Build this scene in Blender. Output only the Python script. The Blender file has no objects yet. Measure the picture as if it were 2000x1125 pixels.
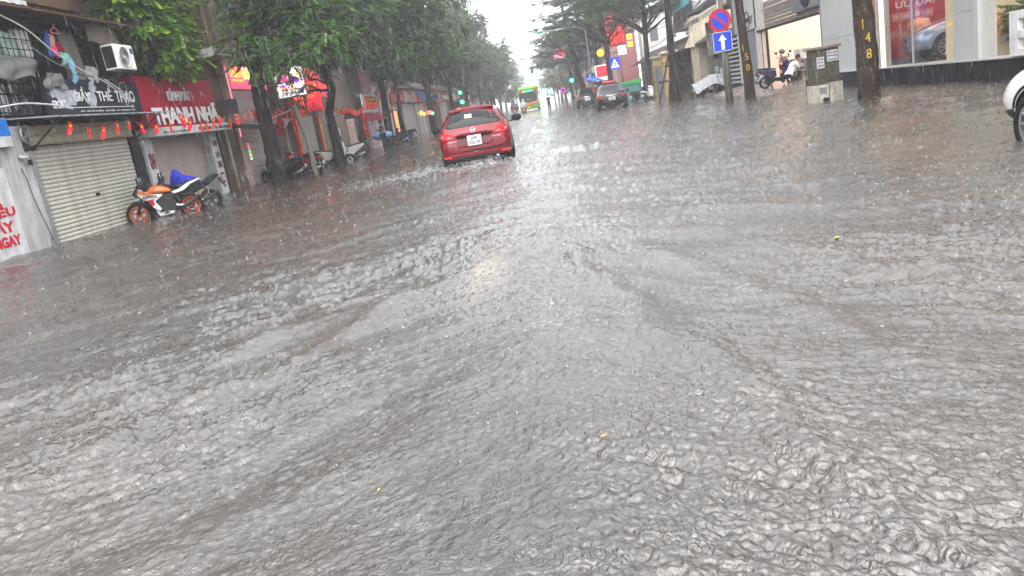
import bpy, bmesh, math, random
import numpy as np
from mathutils import Vector, Matrix, Euler
from mathutils.bvhtree import BVHTree
R = math.radians
random.seed(7); NR = np.random.RandomState(11)
scene = bpy.context.scene
C = bpy.data.collections.new("Street"); scene.collection.children.link(C)

# ------------------------------------------------------------ camera
CAM_H = 1.4; ROLL, PITCH, YAW = R(9.6), R(13.4), R(4.4)
fwd = Vector((-math.sin(YAW)*math.cos(PITCH), math.cos(YAW)*math.cos(PITCH), -math.sin(PITCH)))
r0 = Vector((math.cos(YAW), math.sin(YAW), 0)); u0 = r0.cross(fwd)
rr = math.cos(ROLL)*r0 - math.sin(ROLL)*u0; uu = math.sin(ROLL)*r0 + math.cos(ROLL)*u0
cam = bpy.data.cameras.new("camera"); cam.sensor_width = 36; cam.lens = 1500/2000*36
cam.clip_start = .1; cam.clip_end = 3000
co = bpy.data.objects.new("camera", cam); scene.collection.objects.link(co)
m = Matrix.Identity(4)
for i, a in enumerate((rr, uu, -fwd)):
    for k in range(3): m[k][i] = a[k]
m.translation = (0, 0, CAM_H); co.matrix_world = m
scene.camera = co

# ------------------------------------------------------------ sky, sun, exposure
w = bpy.data.worlds.new("World"); scene.world = w; w.use_nodes = True
nt = w.node_tree; bg = nt.nodes["Background"]
sky = nt.nodes.new("ShaderNodeTexSky"); sky.sky_type = 'NISHITA'; sky.sun_disc = False
sky.sun_elevation = R(56); sky.sun_rotation = R(192); sky.air_density = 1.0; sky.dust_density = 4.0; sky.ozone_density = 1.5
hs = nt.nodes.new("ShaderNodeHueSaturation"); hs.inputs['Saturation'].default_value = .22
nt.links.new(sky.outputs[0], hs.inputs['Color'])
mxs = nt.nodes.new("ShaderNodeMix"); mxs.data_type = 'RGBA'; mxs.inputs[0].default_value = .72
nt.links.new(hs.outputs[0], mxs.inputs[6]); mxs.inputs[7].default_value = (7.4, 7.6, 8.1, 1)   # the even cloud deck
nt.links.new(mxs.outputs[2], bg.inputs[0]); bg.inputs[1].default_value = .1
sl = bpy.data.lights.new("sun", 'SUN'); sl.energy = 1.5; sl.angle = R(85); sl.color = (1, .97, .93)
so = bpy.data.objects.new("sun", sl); scene.collection.objects.link(so)
so.rotation_euler = (R(34), 0, R(-12))
scene.view_settings.view_transform = 'Standard'; scene.view_settings.look = 'None'
scene.view_settings.exposure = 2.15; scene.view_settings.gamma = 1
scene.view_settings.use_curve_mapping = False
cy = scene.cycles
try:
    cy.max_bounces = 6; cy.diffuse_bounces = 2; cy.glossy_bounces = 3; cy.transmission_bounces = 4
    cy.volume_bounces = 2; cy.transparent_max_bounces = 12; cy.caustics_reflective = False; cy.caustics_refractive = False
    cy.sample_clamp_indirect = 4; cy.volume_step_rate = 4
except Exception: pass

# ------------------------------------------------------------ materials
MATS = {}
def srgb(h):
    h = h.lstrip('#'); c = [int(h[i:i+2], 16)/255 for i in (0, 2, 4)]
    return tuple((x/12.92 if x < .04045 else ((x+.055)/1.055)**2.4) for x in c)
def mat(name, col, rough=.6, metal=0., var=.25, scale=4., bump=.15, streak=0., spec=.12, coat=0., bscale=None, dist=.01, dirt=(.06,.05,.04)):
    if name in MATS: return MATS[name]
    if isinstance(col, str): col = srgb(col)
    mt = bpy.data.materials.new(name); mt.use_nodes = True; n = mt.node_tree.nodes; L = mt.node_tree.links
    b = n["Principled BSDF"]
    b.inputs['Roughness'].default_value = rough; b.inputs['Metallic'].default_value = metal
    b.inputs['Specular IOR Level'].default_value = spec; b.inputs['Coat Weight'].default_value = coat
    tc = n.new("ShaderNodeTexCoord"); nz = n.new("ShaderNodeTexNoise"); nz.inputs['Scale'].default_value = scale
    nz.inputs['Detail'].default_value = 6; nz.inputs['Roughness'].default_value = .62
    L.new(tc.outputs['Object'], nz.inputs['Vector'])
    mr = n.new("ShaderNodeMapRange"); mr.inputs[1].default_value = .3; mr.inputs[2].default_value = .7
    mr.inputs[3].default_value = 1-var; mr.inputs[4].default_value = 1+var*.6
    L.new(nz.outputs[0], mr.inputs[0])
    vm = n.new("ShaderNodeVectorMath"); vm.operation = 'SCALE'; vm.inputs[0].default_value = col[:3]
    L.new(mr.outputs[0], vm.inputs['Scale'])
    out = vm.outputs[0]
    if streak:
        mp = n.new("ShaderNodeMapping"); mp.inputs['Scale'].default_value = (5, 5, .7)
        L.new(tc.outputs['Object'], mp.inputs[0]); n2 = n.new("ShaderNodeTexNoise"); n2.inputs['Scale'].default_value = 1.6
        n2.inputs['Detail'].default_value = 5; L.new(mp.outputs[0], n2.inputs['Vector'])
        m2 = n.new("ShaderNodeMapRange"); m2.inputs[1].default_value = .42; m2.inputs[2].default_value = .72
        m2.inputs[3].default_value = 0; m2.inputs[4].default_value = streak; L.new(n2.outputs[0], m2.inputs[0])
        mx = n.new("ShaderNodeMix"); mx.data_type = 'RGBA'; L.new(m2.outputs[0], mx.inputs[0]); L.new(out, mx.inputs[6])
        mx.inputs[7].default_value = (*dirt, 1); out = mx.outputs[2]
    L.new(out, b.inputs['Base Color'])
    if bump:
        n3 = n.new("ShaderNodeTexNoise"); n3.inputs['Scale'].default_value = bscale or scale*9; n3.inputs['Detail'].default_value = 3
        L.new(tc.outputs['Object'], n3.inputs['Vector'])
        bp = n.new("ShaderNodeBump"); bp.inputs['Strength'].default_value = bump; bp.inputs['Distance'].default_value = dist
        L.new(n3.outputs[0], bp.inputs['Height']); L.new(bp.outputs[0], b.inputs['Normal'])
    MATS[name] = mt; return mt
def emit(name, col, strength, base=None):
    if name in MATS: return MATS[name]
    if isinstance(col, str): col = srgb(col)
    mt = bpy.data.materials.new(name); mt.use_nodes = True; b = mt.node_tree.nodes["Principled BSDF"]
    b.inputs['Base Color'].default_value = (*(base or col), 1); b.inputs['Emission Color'].default_value = (*col, 1)
    b.inputs['Emission Strength'].default_value = strength*.22; b.inputs['Roughness'].default_value = .4
    MATS[name] = mt; return mt
def glass(name, col=(.02,.025,.03), rough=.03):
    mt = mat(name, col, rough=rough, var=.1, bump=0, spec=.8); return mt
def clear_glass(name):
    if name in MATS: return MATS[name]
    mt = bpy.data.materials.new(name); mt.use_nodes = True; n = mt.node_tree.nodes; L = mt.node_tree.links
    b = n["Principled BSDF"]; b.inputs['Base Color'].default_value = (.9,.95,.95,1); b.inputs['Roughness'].default_value = .02
    tr = n.new("ShaderNodeBsdfTransparent"); ms = n.new("ShaderNodeMixShader"); g = n.new("ShaderNodeNewGeometry")
    dt = n.new("ShaderNodeVectorMath"); dt.operation = 'DOT_PRODUCT'; L.new(g.outputs['Incoming'], dt.inputs[0]); L.new(g.outputs['Normal'], dt.inputs[1])
    def M2(op, a, c):
        t = n.new("ShaderNodeMath"); t.operation = op; L.new(a, t.inputs[0]); t.inputs[1].default_value = c; return t.outputs[0]
    ab_ = M2('ABSOLUTE', dt.outputs['Value'], 0); sb_ = n.new("ShaderNodeMath"); sb_.operation = 'SUBTRACT'; sb_.inputs[0].default_value = 1; L.new(ab_, sb_.inputs[1])
    L.new(M2('ADD', M2('MULTIPLY', M2('POWER', sb_.outputs[0], 5), .9), .035), ms.inputs[0]); L.new(tr.outputs[0], ms.inputs[1]); L.new(b.outputs[0], ms.inputs[2])
    b.inputs['Metallic'].default_value = 1
    L.new(ms.outputs[0], n["Material Output"].inputs[0]); MATS[name] = mt; return mt

# ------------------------------------------------------------ mesh builders
class MB:
    def __init__(s): s.v = []; s.f = []
    def add(s, vs, fs):
        o = len(s.v); s.v += [tuple(v) for v in vs]; s.f += [tuple(i+o for i in f) for f in fs]; return s
    def box(s, x0, x1, y0, y1, z0, z1):
        return s.add([(x0,y0,z0),(x1,y0,z0),(x1,y1,z0),(x0,y1,z0),(x0,y0,z1),(x1,y0,z1),(x1,y1,z1),(x0,y1,z1)],
                     [(0,3,2,1),(4,5,6,7),(0,1,5,4),(1,2,6,5),(2,3,7,6),(3,0,4,7)])
    def tube(s, pts, rad, n=8, flat=1.):
        P = [Vector(p) for p in pts]; k = len(P)
        rad = list(rad) if hasattr(rad, '__len__') else [rad]*k
        vs = []; up = None
        for i, p in enumerate(P):
            d = (P[min(i+1,k-1)]-P[max(i-1,0)]).normalized()
            if up is None: up = Vector((0,0,1)) if abs(d.z) < .9 else Vector((1,0,0))
            a = d.cross(up).normalized(); b = d.cross(a).normalized()
            up = -b if False else up
            for j in range(n):
                t = 2*math.pi*j/n; vs.append(p + a*math.cos(t)*rad[i] + b*math.sin(t)*rad[i]*flat)
        fs = [(i*n+j, i*n+(j+1)%n, (i+1)*n+(j+1)%n, (i+1)*n+j) for i in range(k-1) for j in range(n)]
        fs += [tuple(range(n-1,-1,-1)), tuple(range((k-1)*n, k*n))]
        return s.add(vs, fs)
    def lathe(s, prof, c=(0,0,0), axis='z', n=16):
        vs = []; k = len(prof)
        for r_, h in prof:
            for j in range(n):
                t = 2*math.pi*j/n; a, b = r_*math.cos(t), r_*math.sin(t)
                p = {'z':(a,b,h),'x':(h,a,b),'y':(a,h,b)}[axis]; vs.append((c[0]+p[0],c[1]+p[1],c[2]+p[2]))
        fs = [(i*n+j, i*n+(j+1)%n, (i+1)*n+(j+1)%n, (i+1)*n+j) for i in range(k-1) for j in range(n)]
        if k == 2 and prof[0][0] > 1e-4 and abs(prof[0][0]-prof[1][0]) < 1e-6: fs += [tuple(range(n-1,-1,-1)), tuple(range((k-1)*n, k*n))]
        return s.add(vs, fs)
    def prism(s, poly, d0, d1, plane='xz'):      # polygon in a plane, thickness along the third axis
        def P(a, b, d): return {'xz':(a,d,b),'yz':(d,a,b),'xy':(a,b,d)}[plane]
        n = len(poly); vs = [P(a,b,d0) for a,b in poly]+[P(a,b,d1) for a,b in poly]
        return s.add(vs, [tuple(range(n)), tuple(range(2*n-1,n-1,-1))]+[(i,i+n,(i+1)%n+n,(i+1)%n) for i in range(n)])
    def ball(s, c, r, n=10, m=6, sc=(1,1,1)):
        prof = [(math.sin(math.pi*i/m), -math.cos(math.pi*i/m)) for i in range(m+1)]
        vs = []
        for a, h in prof:
            for j in range(n):
                t = 2*math.pi*j/n; vs.append((c[0]+r*sc[0]*a*math.cos(t), c[1]+r*sc[1]*a*math.sin(t), c[2]+r*sc[2]*h))
        return s.add(vs, [(i*n+j, i*n+(j+1)%n, (i+1)*n+(j+1)%n, (i+1)*n+j) for i in range(m) for j in range(n)])
    def build(s, name, mt, parent=None, smooth=False, bevel=0, label=None, loc=None, rot=None, seg=2, subsurf=0):
        me = bpy.data.meshes.new(name); me.from_pydata(s.v, [], s.f)
        bm = bmesh.new(); bm.from_mesh(me); bmesh.ops.remove_doubles(bm, verts=bm.verts, dist=1e-5)
        bmesh.ops.recalc_face_normals(bm, faces=bm.faces); bm.to_mesh(me); bm.free()
        return link(name, me, mt, parent, smooth, bevel, label, loc, rot, seg, subsurf)
def link(name, me, mt, parent=None, smooth=False, bevel=0, label=None, loc=None, rot=None, seg=2, subsurf=0):
    o = bpy.data.objects.new(name, me); C.objects.link(o)
    if mt: me.materials.append(mt)
    if parent: o.parent = parent
    if label: o['label'] = label
    if loc: o.location = loc
    if rot: o.rotation_euler = rot
    if smooth: me.polygons.foreach_set('use_smooth', [True]*len(me.polygons))
    if bevel:
        b = o.modifiers.new('b', 'BEVEL'); b.width = bevel; b.segments = seg; b.limit_method = 'ANGLE'; b.angle_limit = R(40)
    if subsurf:
        b = o.modifiers.new('s', 'SUBSURF'); b.levels = subsurf; b.render_levels = subsurf
    return o
def npmesh(name, V, F, mt, parent=None, smooth=False, label=None):   # numpy verts, quads or tris
    me = bpy.data.meshes.new(name); V = np.asarray(V, dtype=np.float32); F = np.asarray(F, dtype=np.int32)
    k = F.shape[1]; me.vertices.add(len(V)); me.vertices.foreach_set('co', V.ravel())
    me.loops.add(F.size); me.loops.foreach_set('vertex_index', F.ravel())
    me.polygons.add(len(F)); me.polygons.foreach_set('loop_start', np.arange(0, F.size, k, dtype=np.int32))
    me.polygons.foreach_set('loop_total', np.full(len(F), k, dtype=np.int32)); me.update(calc_edges=True); me.validate()
    return link(name, me, mt, parent, smooth, 0, label)
def tag(o, label, cat, group=None, kind=None):
    if label: o['label'] = label
    if cat: o['category'] = cat
    if group: o['group'] = group
    if kind: o['kind'] = kind
    return o
def thing(name, label, cat, loc=(0,0,0), rz=0, group=None):
    o = bpy.data.objects.new(name, None); C.objects.link(o); o.empty_display_size = .2
    o.location = loc; o.rotation_euler = (0,0,rz); return tag(o, label, cat, group)
def struct(o): o['kind'] = 'structure'; return o
def dup(root, loc, rz, label, group=None):
    def cp(o, par):
        c = o.copy(); C.objects.link(c); c.parent = par
        for ch in o.children: cp(ch, c)
        return c
    r = cp(root, None); r.location = loc; r.rotation_euler = (0,0,rz); r['label'] = label
    if group: r['group'] = group
    return r
# lettering, fitted into the box x0..x1, z0..z1 of a facade frame (x right, z up, front towards -y)
def letters(parent, s, x0, x1, z0, z1, mt, y=-.012, ext=.006, bold=.0, name='lettering', slant=0., vertical=False):
    cu = bpy.data.curves.new(name, 'FONT'); cu.body = s; cu.size = 1; cu.extrude = .01; cu.offset = bold; cu.resolution_u = 3
    cu.align_x = 'CENTER'; cu.shear = slant; cu.space_line = .85
    t = bpy.data.objects.new('t', cu); scene.collection.objects.link(t)
    dg = bpy.context.evaluated_depsgraph_get(); me = bpy.data.meshes.new_from_object(t.evaluated_get(dg))
    bpy.data.objects.remove(t); bpy.data.curves.remove(cu)
    n = len(me.vertices); a = np.empty(n*3, dtype=np.float32); me.vertices.foreach_get('co', a); a = a.reshape(-1,3)
    if n == 0: return None
    lo, hi = a.min(0), a.max(0)
    b = np.empty_like(a)
    b[:,0] = x0+(a[:,0]-lo[0])/(hi[0]-lo[0]+1e-9)*(x1-x0)
    b[:,2] = z0+(a[:,1]-lo[1])/(hi[1]-lo[1]+1e-9)*(z1-z0)
    b[:,1] = y-(a[:,2]-lo[2])/(hi[2]-lo[2]+1e-9)*ext
    me.vertices.foreach_set('co', b.ravel()); me.name = name; me.materials.clear()
    return link(name, me, mt, parent)
XL, XR = -11.1, 10.8
def left(name, label, cat, s, dx=0., z=0., group=None):   # frame on the left facade: x runs up the street, y into the house
    return thing(name, label, cat, (XL+dx, s, z), R(90), group)
def right(name, label, cat, s, dx=0., z=0., group=None):  # frame on the right facade: x runs towards the camera, y into the house
    return thing(name, label, cat, (XR+dx, s, z), R(-90), group)
# ------------------------------------------------------------ ground, water, haze
def grid_noise(x, y, seed):
    rs = np.random.RandomState(seed); T = 256
    ang = rs.rand(T, T)*2*np.pi; gx, gy = np.cos(ang), np.sin(ang)
    xi = np.floor(x).astype(np.int64); yi = np.floor(y).astype(np.int64); fx = x-xi; fy = y-yi
    def g(i, j):
        a = (xi+i) % T; b = (yi+j) % T; return gx[a,b]*(fx-i)+gy[a,b]*(fy-j)
    sx = fx*fx*fx*(fx*(fx*6-15)+10); sy = fy*fy*fy*(fy*(fy*6-15)+10)
    return ((g(0,0)*(1-sx)+g(1,0)*sx)*(1-sy)+(g(0,1)*(1-sx)+g(1,1)*sx)*sy)*1.5
CARX, CARY = -1.83, 19.5
rain_hits = [(q_.uniform(-2.6, 2.4), 1.9*(9/1.9)**q_.random(), q_.uniform(.02, .09)) for q_ in [random.Random(77)] for _ in range(420)]
def water_h(x, y, rings=False):
    x = np.asarray(x, float); y = np.asarray(y, float); h = np.zeros_like(x)
    wob = .35*grid_noise(x*.7, y*.5, 1); wl = 1/(1+np.exp((x+.1)*2.0)); calm = np.clip(.85+1.5*grid_noise(x*.45+3, y*.35, 14)+.6*grid_noise(x*1.7, y*1.2, 17), .30, 1.6)       # left / right wave trains, crossing in mid road
    for wt, sg in ((wl, -1), (1-wl, 1)):
        u = (sg*x*.55 + y*.835); v = (sg*x*.835 - y*.55)                       # across / along the crests
        h += wt*(.026*grid_noise(u*1.25+wob, v*.28+sg*9, 2) + .018*grid_noise(u*3.1+wob*2, v*.7+sg*5, 3)
             + (.0165*(.5-np.abs(grid_noise(u*7.2+wob*3, v*1.9+sg*3, 4))) + .0135*(.5-np.abs(grid_noise(u*15+wob*4, v*5+sg, 5)))
             + .0105*(.45-np.abs(grid_noise(u*27+wob*6, v*11, 6))) + .0052*grid_noise(u*52, v*30, 7)*np.clip(1.6-y*.12, 0, 1))*calm)
    h += .008*(.45-np.abs(grid_noise(x*11+wob*5, y*11, 12)))*(.2+1.6*np.abs(grid_noise(x*.8, y*.6, 13)))
    # ridges of an older wake opening towards the camera
    for x0, k_, off, am in ((-.4,-.50,0,.045),(-.55,-.50,-.55,.03),(-.6,-.50,-1.15,.022),(-.05,.17,0,.040),(.15,.24,.35,.026),(.3,.35,.8,.02)):
        dd = x-(x0+k_*(7.6-y)+off)-.12*grid_noise(x*.9, y*.9, 15); h += am*np.exp(-(dd/.13)**2)*np.clip((9-y)/3, 0, 1)*(.4+.9*np.abs(grid_noise(x*2, y*1.3, 16)))
    # wash behind the car and bow waves spreading sideways
    d = np.hypot((x-CARX)/1.5, (y-CARY+.9)/1.5)
    h += np.exp(-d*d)*.09*(.3+grid_noise(x*3.1, y*3.1, 8)+.8*np.abs(grid_noise(x*8, y*8, 9)))
    for sgn in (-1, 1):
        px = (x-CARX)*sgn; dd = (y-(CARY+.6)+(px-.9)*.25)
        h += .10*np.exp(-(dd/.30)**2)*np.clip((px-.4)/.8, 0, 1)*np.clip(1-px/8, 0, 1)*(.5+.9*np.abs(grid_noise(x*3, y*5, 10)))
    h *= 1.5*np.clip(.62+.10*y, .62, 1)
    if rings:
        k = np.where(y < 10)[0]; xk, yk = x[k], y[k]; add = np.zeros_like(xk)
        for cx, cy, r0_ in rain_hits:
            r_ = np.hypot(xk-cx, yk-cy); m_ = r_ < r0_+.05
            add[m_] += .0022*np.cos((r_[m_]-r0_)*2*np.pi/.022)*np.exp(-((r_[m_]-r0_)/.022)**2)
        h[k] += add
    return h
ang = np.concatenate([np.linspace(R(-85), R(-44.5), 45), np.linspace(R(-44), R(40), 660), np.linspace(R(40.5), R(85), 45)]); NA = len(ang)
dist = np.concatenate([[.02, .5, .9], 1/np.linspace(1/1.35, 1/40, 790), np.geomspace(40.5, 420, 110)]); ND = len(dist)
A, D = np.meshgrid(ang, dist)
wx = (D*np.sin(A-YAW)); wy = (D*np.cos(A-YAW))
wz = water_h(wx.ravel(), wy.ravel(), True).reshape(wx.shape)*np.clip(1.3-D/160, .1, 1)
V = np.stack([wx.ravel(), wy.ravel(), wz.ravel()], 1)
i = (np.arange(ND-1)[:,None]*NA+np.arange(NA-1)[None,:]).ravel()
F = np.stack([i, i+1, i+NA+1, i+NA], 1)
mt = bpy.data.materials.new("flood_water"); mt.use_nodes = True; n = mt.node_tree.nodes; L = mt.node_tree.links
b = n["Principled BSDF"]; geo = n.new("ShaderNodeNewGeometry")
def noise(scale, detail=4, sc=(1,1,1), rough=.55, rot=0, ty='FBM', distn=0):
    mp = n.new("ShaderNodeMapping"); mp.inputs['Scale'].default_value = sc; mp.inputs['Rotation'].default_value = (0,0,rot)
    L.new(geo.outputs['Position'], mp.inputs[0]); t = n.new("ShaderNodeTexNoise"); t.noise_dimensions = '3D'
    t.inputs['Scale'].default_value = scale; t.inputs['Detail'].default_value = detail; t.inputs['Roughness'].default_value = rough
    t.inputs['Distortion'].default_value = distn
    L.new(mp.outputs[0], t.inputs['Vector']); return t.outputs[0]
def mrange(x, a, b_, c, d, clamp=True):
    t = n.new("ShaderNodeMapRange"); t.clamp = clamp; L.new(x, t.inputs[0])
    for k, v_ in enumerate((a, b_, c, d)): t.inputs[k+1].default_value = v_
    return t.outputs[0]
def math_(op, a, b_=None):
    t = n.new("ShaderNodeMath"); t.operation = op
    for k, v_ in enumerate((a, b_)):
        if v_ is None: continue
        if isinstance(v_, (int, float)): t.inputs[k].default_value = v_
        else: L.new(v_, t.inputs[k])
    return t.outputs[0]
silt = noise(.35, 5, (1,.6,1)); mxc = n.new("ShaderNodeMix"); mxc.data_type = 'RGBA'
sepx = n.new("ShaderNodeSeparateXYZ"); L.new(geo.outputs['Position'], sepx.inputs[0])
L.new(math_('MULTIPLY', mrange(silt, .35, .65, .15, 1), mrange(sepx.outputs[0], -.5, 5, .45, 1)), mxc.inputs[0]); mxc.inputs[6].default_value = (.024,.021,.017,1); mxc.inputs[7].default_value = (.052,.039,.026,1)  # silt brown, plus the cream building's warm reflection painted in towards the right
# foam: froth round the car, in its wake and thin ragged streaks down the middle of the road
sep = n.new("ShaderNodeSeparateXYZ"); L.new(geo.outputs['Position'], sep.inputs[0])
def blob(cx, cy, sx, sy):
    a = math_('DIVIDE', math_('SUBTRACT', sep.outputs[0], cx), sx); b2 = math_('DIVIDE', math_('SUBTRACT', sep.outputs[1], cy), sy)
    return math_('EXPONENT', math_('MULTIPLY', math_('ADD', math_('MULTIPLY', a, a), math_('MULTIPLY', b2, b2)), -1))
f1 = blob(CARX, CARY-1.1, 1.3, 1.0); f2 = blob(CARX-2.2, CARY+.3, 1.9, .8); f3 = blob(CARX+1.7, CARY+.4, 1.1, 1.2); f4 = blob(-.7, 9, 1.6, 8)
f5 = blob(-6.0, 20.6, 2.6, .7)
fm = math_('ADD', math_('ADD', f1, math_('MULTIPLY', f2, .75)), math_('ADD', math_('MULTIPLY', f3, .75), math_('ADD', math_('MULTIPLY', f4, .30), math_('MULTIPLY', f5, .5))))
fn = noise(4.5, 8, (1,.8,1), .72, distn=1.2)
foam = mrange(math_('ADD', fn, math_('MULTIPLY', fm, .24)), .68, .84, 0, .8)
fn2 = noise(1.3, 9, (1.4,.55,1), .75, R(-25), distn=.8)
foam2 = math_('MULTIPLY', mrange(fn2, .52, .68, .0, .35), mrange(noise(22, 4, rough=.7), .48, .62, 0, 1))
mxf = n.new("ShaderNodeMix"); mxf.data_type = 'RGBA'; L.new(math_('MAXIMUM', foam, foam2), mxf.inputs[0]); L.new(mxc.outputs[2], mxf.inputs[6]); mxf.inputs[7].default_value = (.30,.30,.29,1)
L.new(mxf.outputs[2], b.inputs['Base Color'])
L.new(mrange(foam, 0, .8, .05, .5), b.inputs['Roughness']); b.inputs['IOR'].default_value = 1.88; b.inputs['Specular IOR Level'].default_value = .5
hb = noise(26, 5, (1,1,1), .62, distn=.9); hb2 = noise(7, 4, (1.5,.8,1), .6, R(35))
bp1 = n.new("ShaderNodeBump"); bp1.inputs['Strength'].default_value = 1; bp1.inputs['Distance'].default_value = .016; L.new(hb2, bp1.inputs['Height'])
bp = n.new("ShaderNodeBump"); bp.inputs['Strength'].default_value = 1; bp.inputs['Distance'].default_value = .012; L.new(hb, bp.inputs['Height']); L.new(bp1.outputs[0], bp.inputs['Normal'])
# rain rings
vo = n.new("ShaderNodeTexVoronoi"); vo.inputs['Scale'].default_value = 6; vo.voronoi_dimensions = '2D'; L.new(geo.outputs['Position'], vo.inputs['Vector'])
ring = math_('MULTIPLY', math_('SINE', math_('MULTIPLY', vo.outputs['Distance'], 70.)), mrange(vo.outputs['Distance'], .05, .42, 1, 0))
bp3 = n.new("ShaderNodeBump"); bp3.inputs['Strength'].default_value = .8; bp3.inputs['Distance'].default_value = .0013; L.new(ring, bp3.inputs['Height']); L.new(bp.outputs[0], bp3.inputs['Normal'])
L.new(bp3.outputs[0], b.inputs['Normal'])
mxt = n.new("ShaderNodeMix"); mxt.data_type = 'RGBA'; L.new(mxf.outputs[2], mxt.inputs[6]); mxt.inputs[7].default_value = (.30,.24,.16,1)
L.new(math_('MULTIPLY', blob(-.70, 6.5, .17, 1.0), mrange(noise(9, 5, rough=.7), .35, .6, .03, .42)), mxt.inputs[0]); L.new(mxt.outputs[2], b.inputs['Base Color'])   # ragged warm tan streak mixed into the water colour
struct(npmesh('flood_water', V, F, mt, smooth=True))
WATER = mt
struct(MB().box(-400, 400, -60, 425, -.9, -.45).build('road', mat('asphalt', (.05,.05,.05), .8)))
struct(MB().box(-14, -7.2, -20, 400, -.44, -.16).build('pavement', mat('paving', (.2,.19,.17), .8, scale=2)))
struct(MB().box(6.9, 14, -20, 400, -.44, -.16).build('pavement', mat('paving', (.2,.19,.17), .8)))

# splash droplets and little crowns thrown up by the rain
def scatter_ground(n_, ymin, ymax, p=1.0):
    y = ymin*(ymax/ymin)**(NR.rand(n_)**p); x = (NR.rand(n_)*2-1)*(y*.78+.6)-y*.07
    k = (x > -11) & (x < 10.6); return x[k], y[k]
def octa(xs, ys, zs, rx, rz):
    n_ = len(xs); base = np.array([(1,0,0),(-1,0,0),(0,1,0),(0,-1,0),(0,0,1),(0,0,-1)], float)
    f_ = np.array([(0,2,4),(2,1,4),(1,3,4),(3,0,4),(2,0,5),(1,2,5),(3,1,5),(0,3,5)])
    V_ = base[None]*np.stack([rx,rx,rz],1)[:,None,:]+np.stack([xs,ys,zs],1)[:,None,:]
    F_ = f_[None]+(np.arange(n_)*6)[:,None,None]; return V_.reshape(-1,3), F_.reshape(-1,3)
xs, ys = scatter_ground(27000, 2.4, 60, .38)
wz_ = water_h(xs, ys); r_ = (.0010+.0024*NR.rand(len(xs))**2)*(1+ys*.055)
Vd, Fd = octa(xs, ys, wz_+r_*.8+NR.rand(len(xs))**3*.05, r_, r_*(.8+NR.rand(len(xs))*1.2))
dropm = mat('splash_white', (.42,.43,.44), .15, var=.1, bump=0, spec=.8)
tag(npmesh('splash_drops', Vd, Fd, dropm, smooth=True), 'white drops splashing up all over the flooded road', 'splashes', kind='stuff')
# crowns: small jagged rings
cx_, cy_ = scatter_ground(3000, 2.6, 40, .42); nn = 8; V_ = []; F_ = []
t = np.arange(nn)*2*np.pi/nn; cz_ = water_h(cx_, cy_); rad = (.003+.006*NR.rand(len(cx_)))*(1+cy_*.04)
jag = .4+NR.rand(len(cx_), nn)
ring0 = np.stack([cx_[:,None]+rad[:,None]*np.cos(t), cy_[:,None]+rad[:,None]*np.sin(t), (cz_[:,None]-.002)*np.ones((1,nn))], 2)
ring1 = np.stack([cx_[:,None]+rad[:,None]*1.25*np.cos(t), cy_[:,None]+rad[:,None]*1.25*np.sin(t), cz_[:,None]+rad[:,None]*jag*.7], 2)
V_ = np.concatenate([ring0, ring1], 1).reshape(-1,3); q = np.arange(nn)
f0 = np.stack([q, (q+1)%nn, (q+1)%nn+nn, q+nn], 1); F_ = (f0[None]+(np.arange(len(cx_))*2*nn)[:,None,None]).reshape(-1,4)
crm = bpy.data.materials.new("splash_clear"); crm.use_nodes = True; cn = crm.node_tree.nodes; cL = crm.node_tree.links
cn["Principled BSDF"].inputs['Base Color'].default_value = (.45,.46,.48,1); cn["Principled BSDF"].inputs['Roughness'].default_value = .08
ct_ = cn.new("ShaderNodeBsdfTransparent"); cm2 = cn.new("ShaderNodeMixShader"); cm2.inputs[0].default_value = .42
cL.new(ct_.outputs[0], cm2.inputs[1]); cL.new(cn["Principled BSDF"].outputs[0], cm2.inputs[2]); cL.new(cm2.outputs[0], cn["Material Output"].inputs[0])
tag(npmesh('splash_crowns', V_, F_, crm, smooth=True), 'tiny jagged crowns where raindrops hit the flood water', 'splashes', kind='stuff')
bx_, by_ = scatter_ground(420, 1.9, 8, .8); bz_ = water_h(bx_, by_); V_ = []; F_ = []; o_ = 0
for x_, y_, z_ in zip(bx_, by_, bz_):
    mb = MB(); mb.ball((x_, y_, z_), .004+.007*random.random(), 10, 6, (1,1,.8)); V_ += mb.v; F_ += [tuple(i_+o_ for i_ in f_) for f_ in mb.f]; o_ += len(mb.v)
tag(npmesh('bubbles', V_, F_, clear_glass('bubble_film'), smooth=True), 'clear rain bubbles riding on the near water', 'bubbles', kind='stuff')
# froth thrown up round the wheels of the car
N = 5400; ang_ = NR.rand(N)*2*np.pi
gx_ = np.concatenate([CARX+NR.randn(N//3)*.85, CARX-1.0-np.abs(NR.randn(N//3))*1.6, CARX+1.0+np.abs(NR.randn(N//3))*.6])
gy_ = np.concatenate([CARY-.35-np.abs(NR.randn(N//3))*.8, CARY-.2+NR.randn(N//3)*.9, CARY+.3+NR.randn(N//3)*.9])
k = ~((np.abs(gx_-CARX-.12) < .84) & (gy_ > CARY-.05)); gx_ = gx_[k]; gy_ = gy_[k]
dd_ = np.hypot(gx_-CARX, gy_-CARY); rz_ = .003+.009*NR.rand(len(gx_))**2
zz = water_h(gx_, gy_)+np.abs(NR.randn(len(gx_)))*.05*np.exp(-np.maximum(0,dd_-1.1)*1.2)
Vd, Fd = octa(gx_, gy_, zz, rz_*1.3, rz_)
tag(npmesh('spray', Vd, Fd, crm, smooth=True), 'white froth thrown up round the wheels of the red car', 'spray', kind='stuff')
hz = MB().box(-90, 90, -12, 560, -1.4, 24).build('haze', None); hz['kind'] = 'stuff'; hz['label'] = 'rain haze filling the street'; hz['category'] = 'haze'
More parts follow.
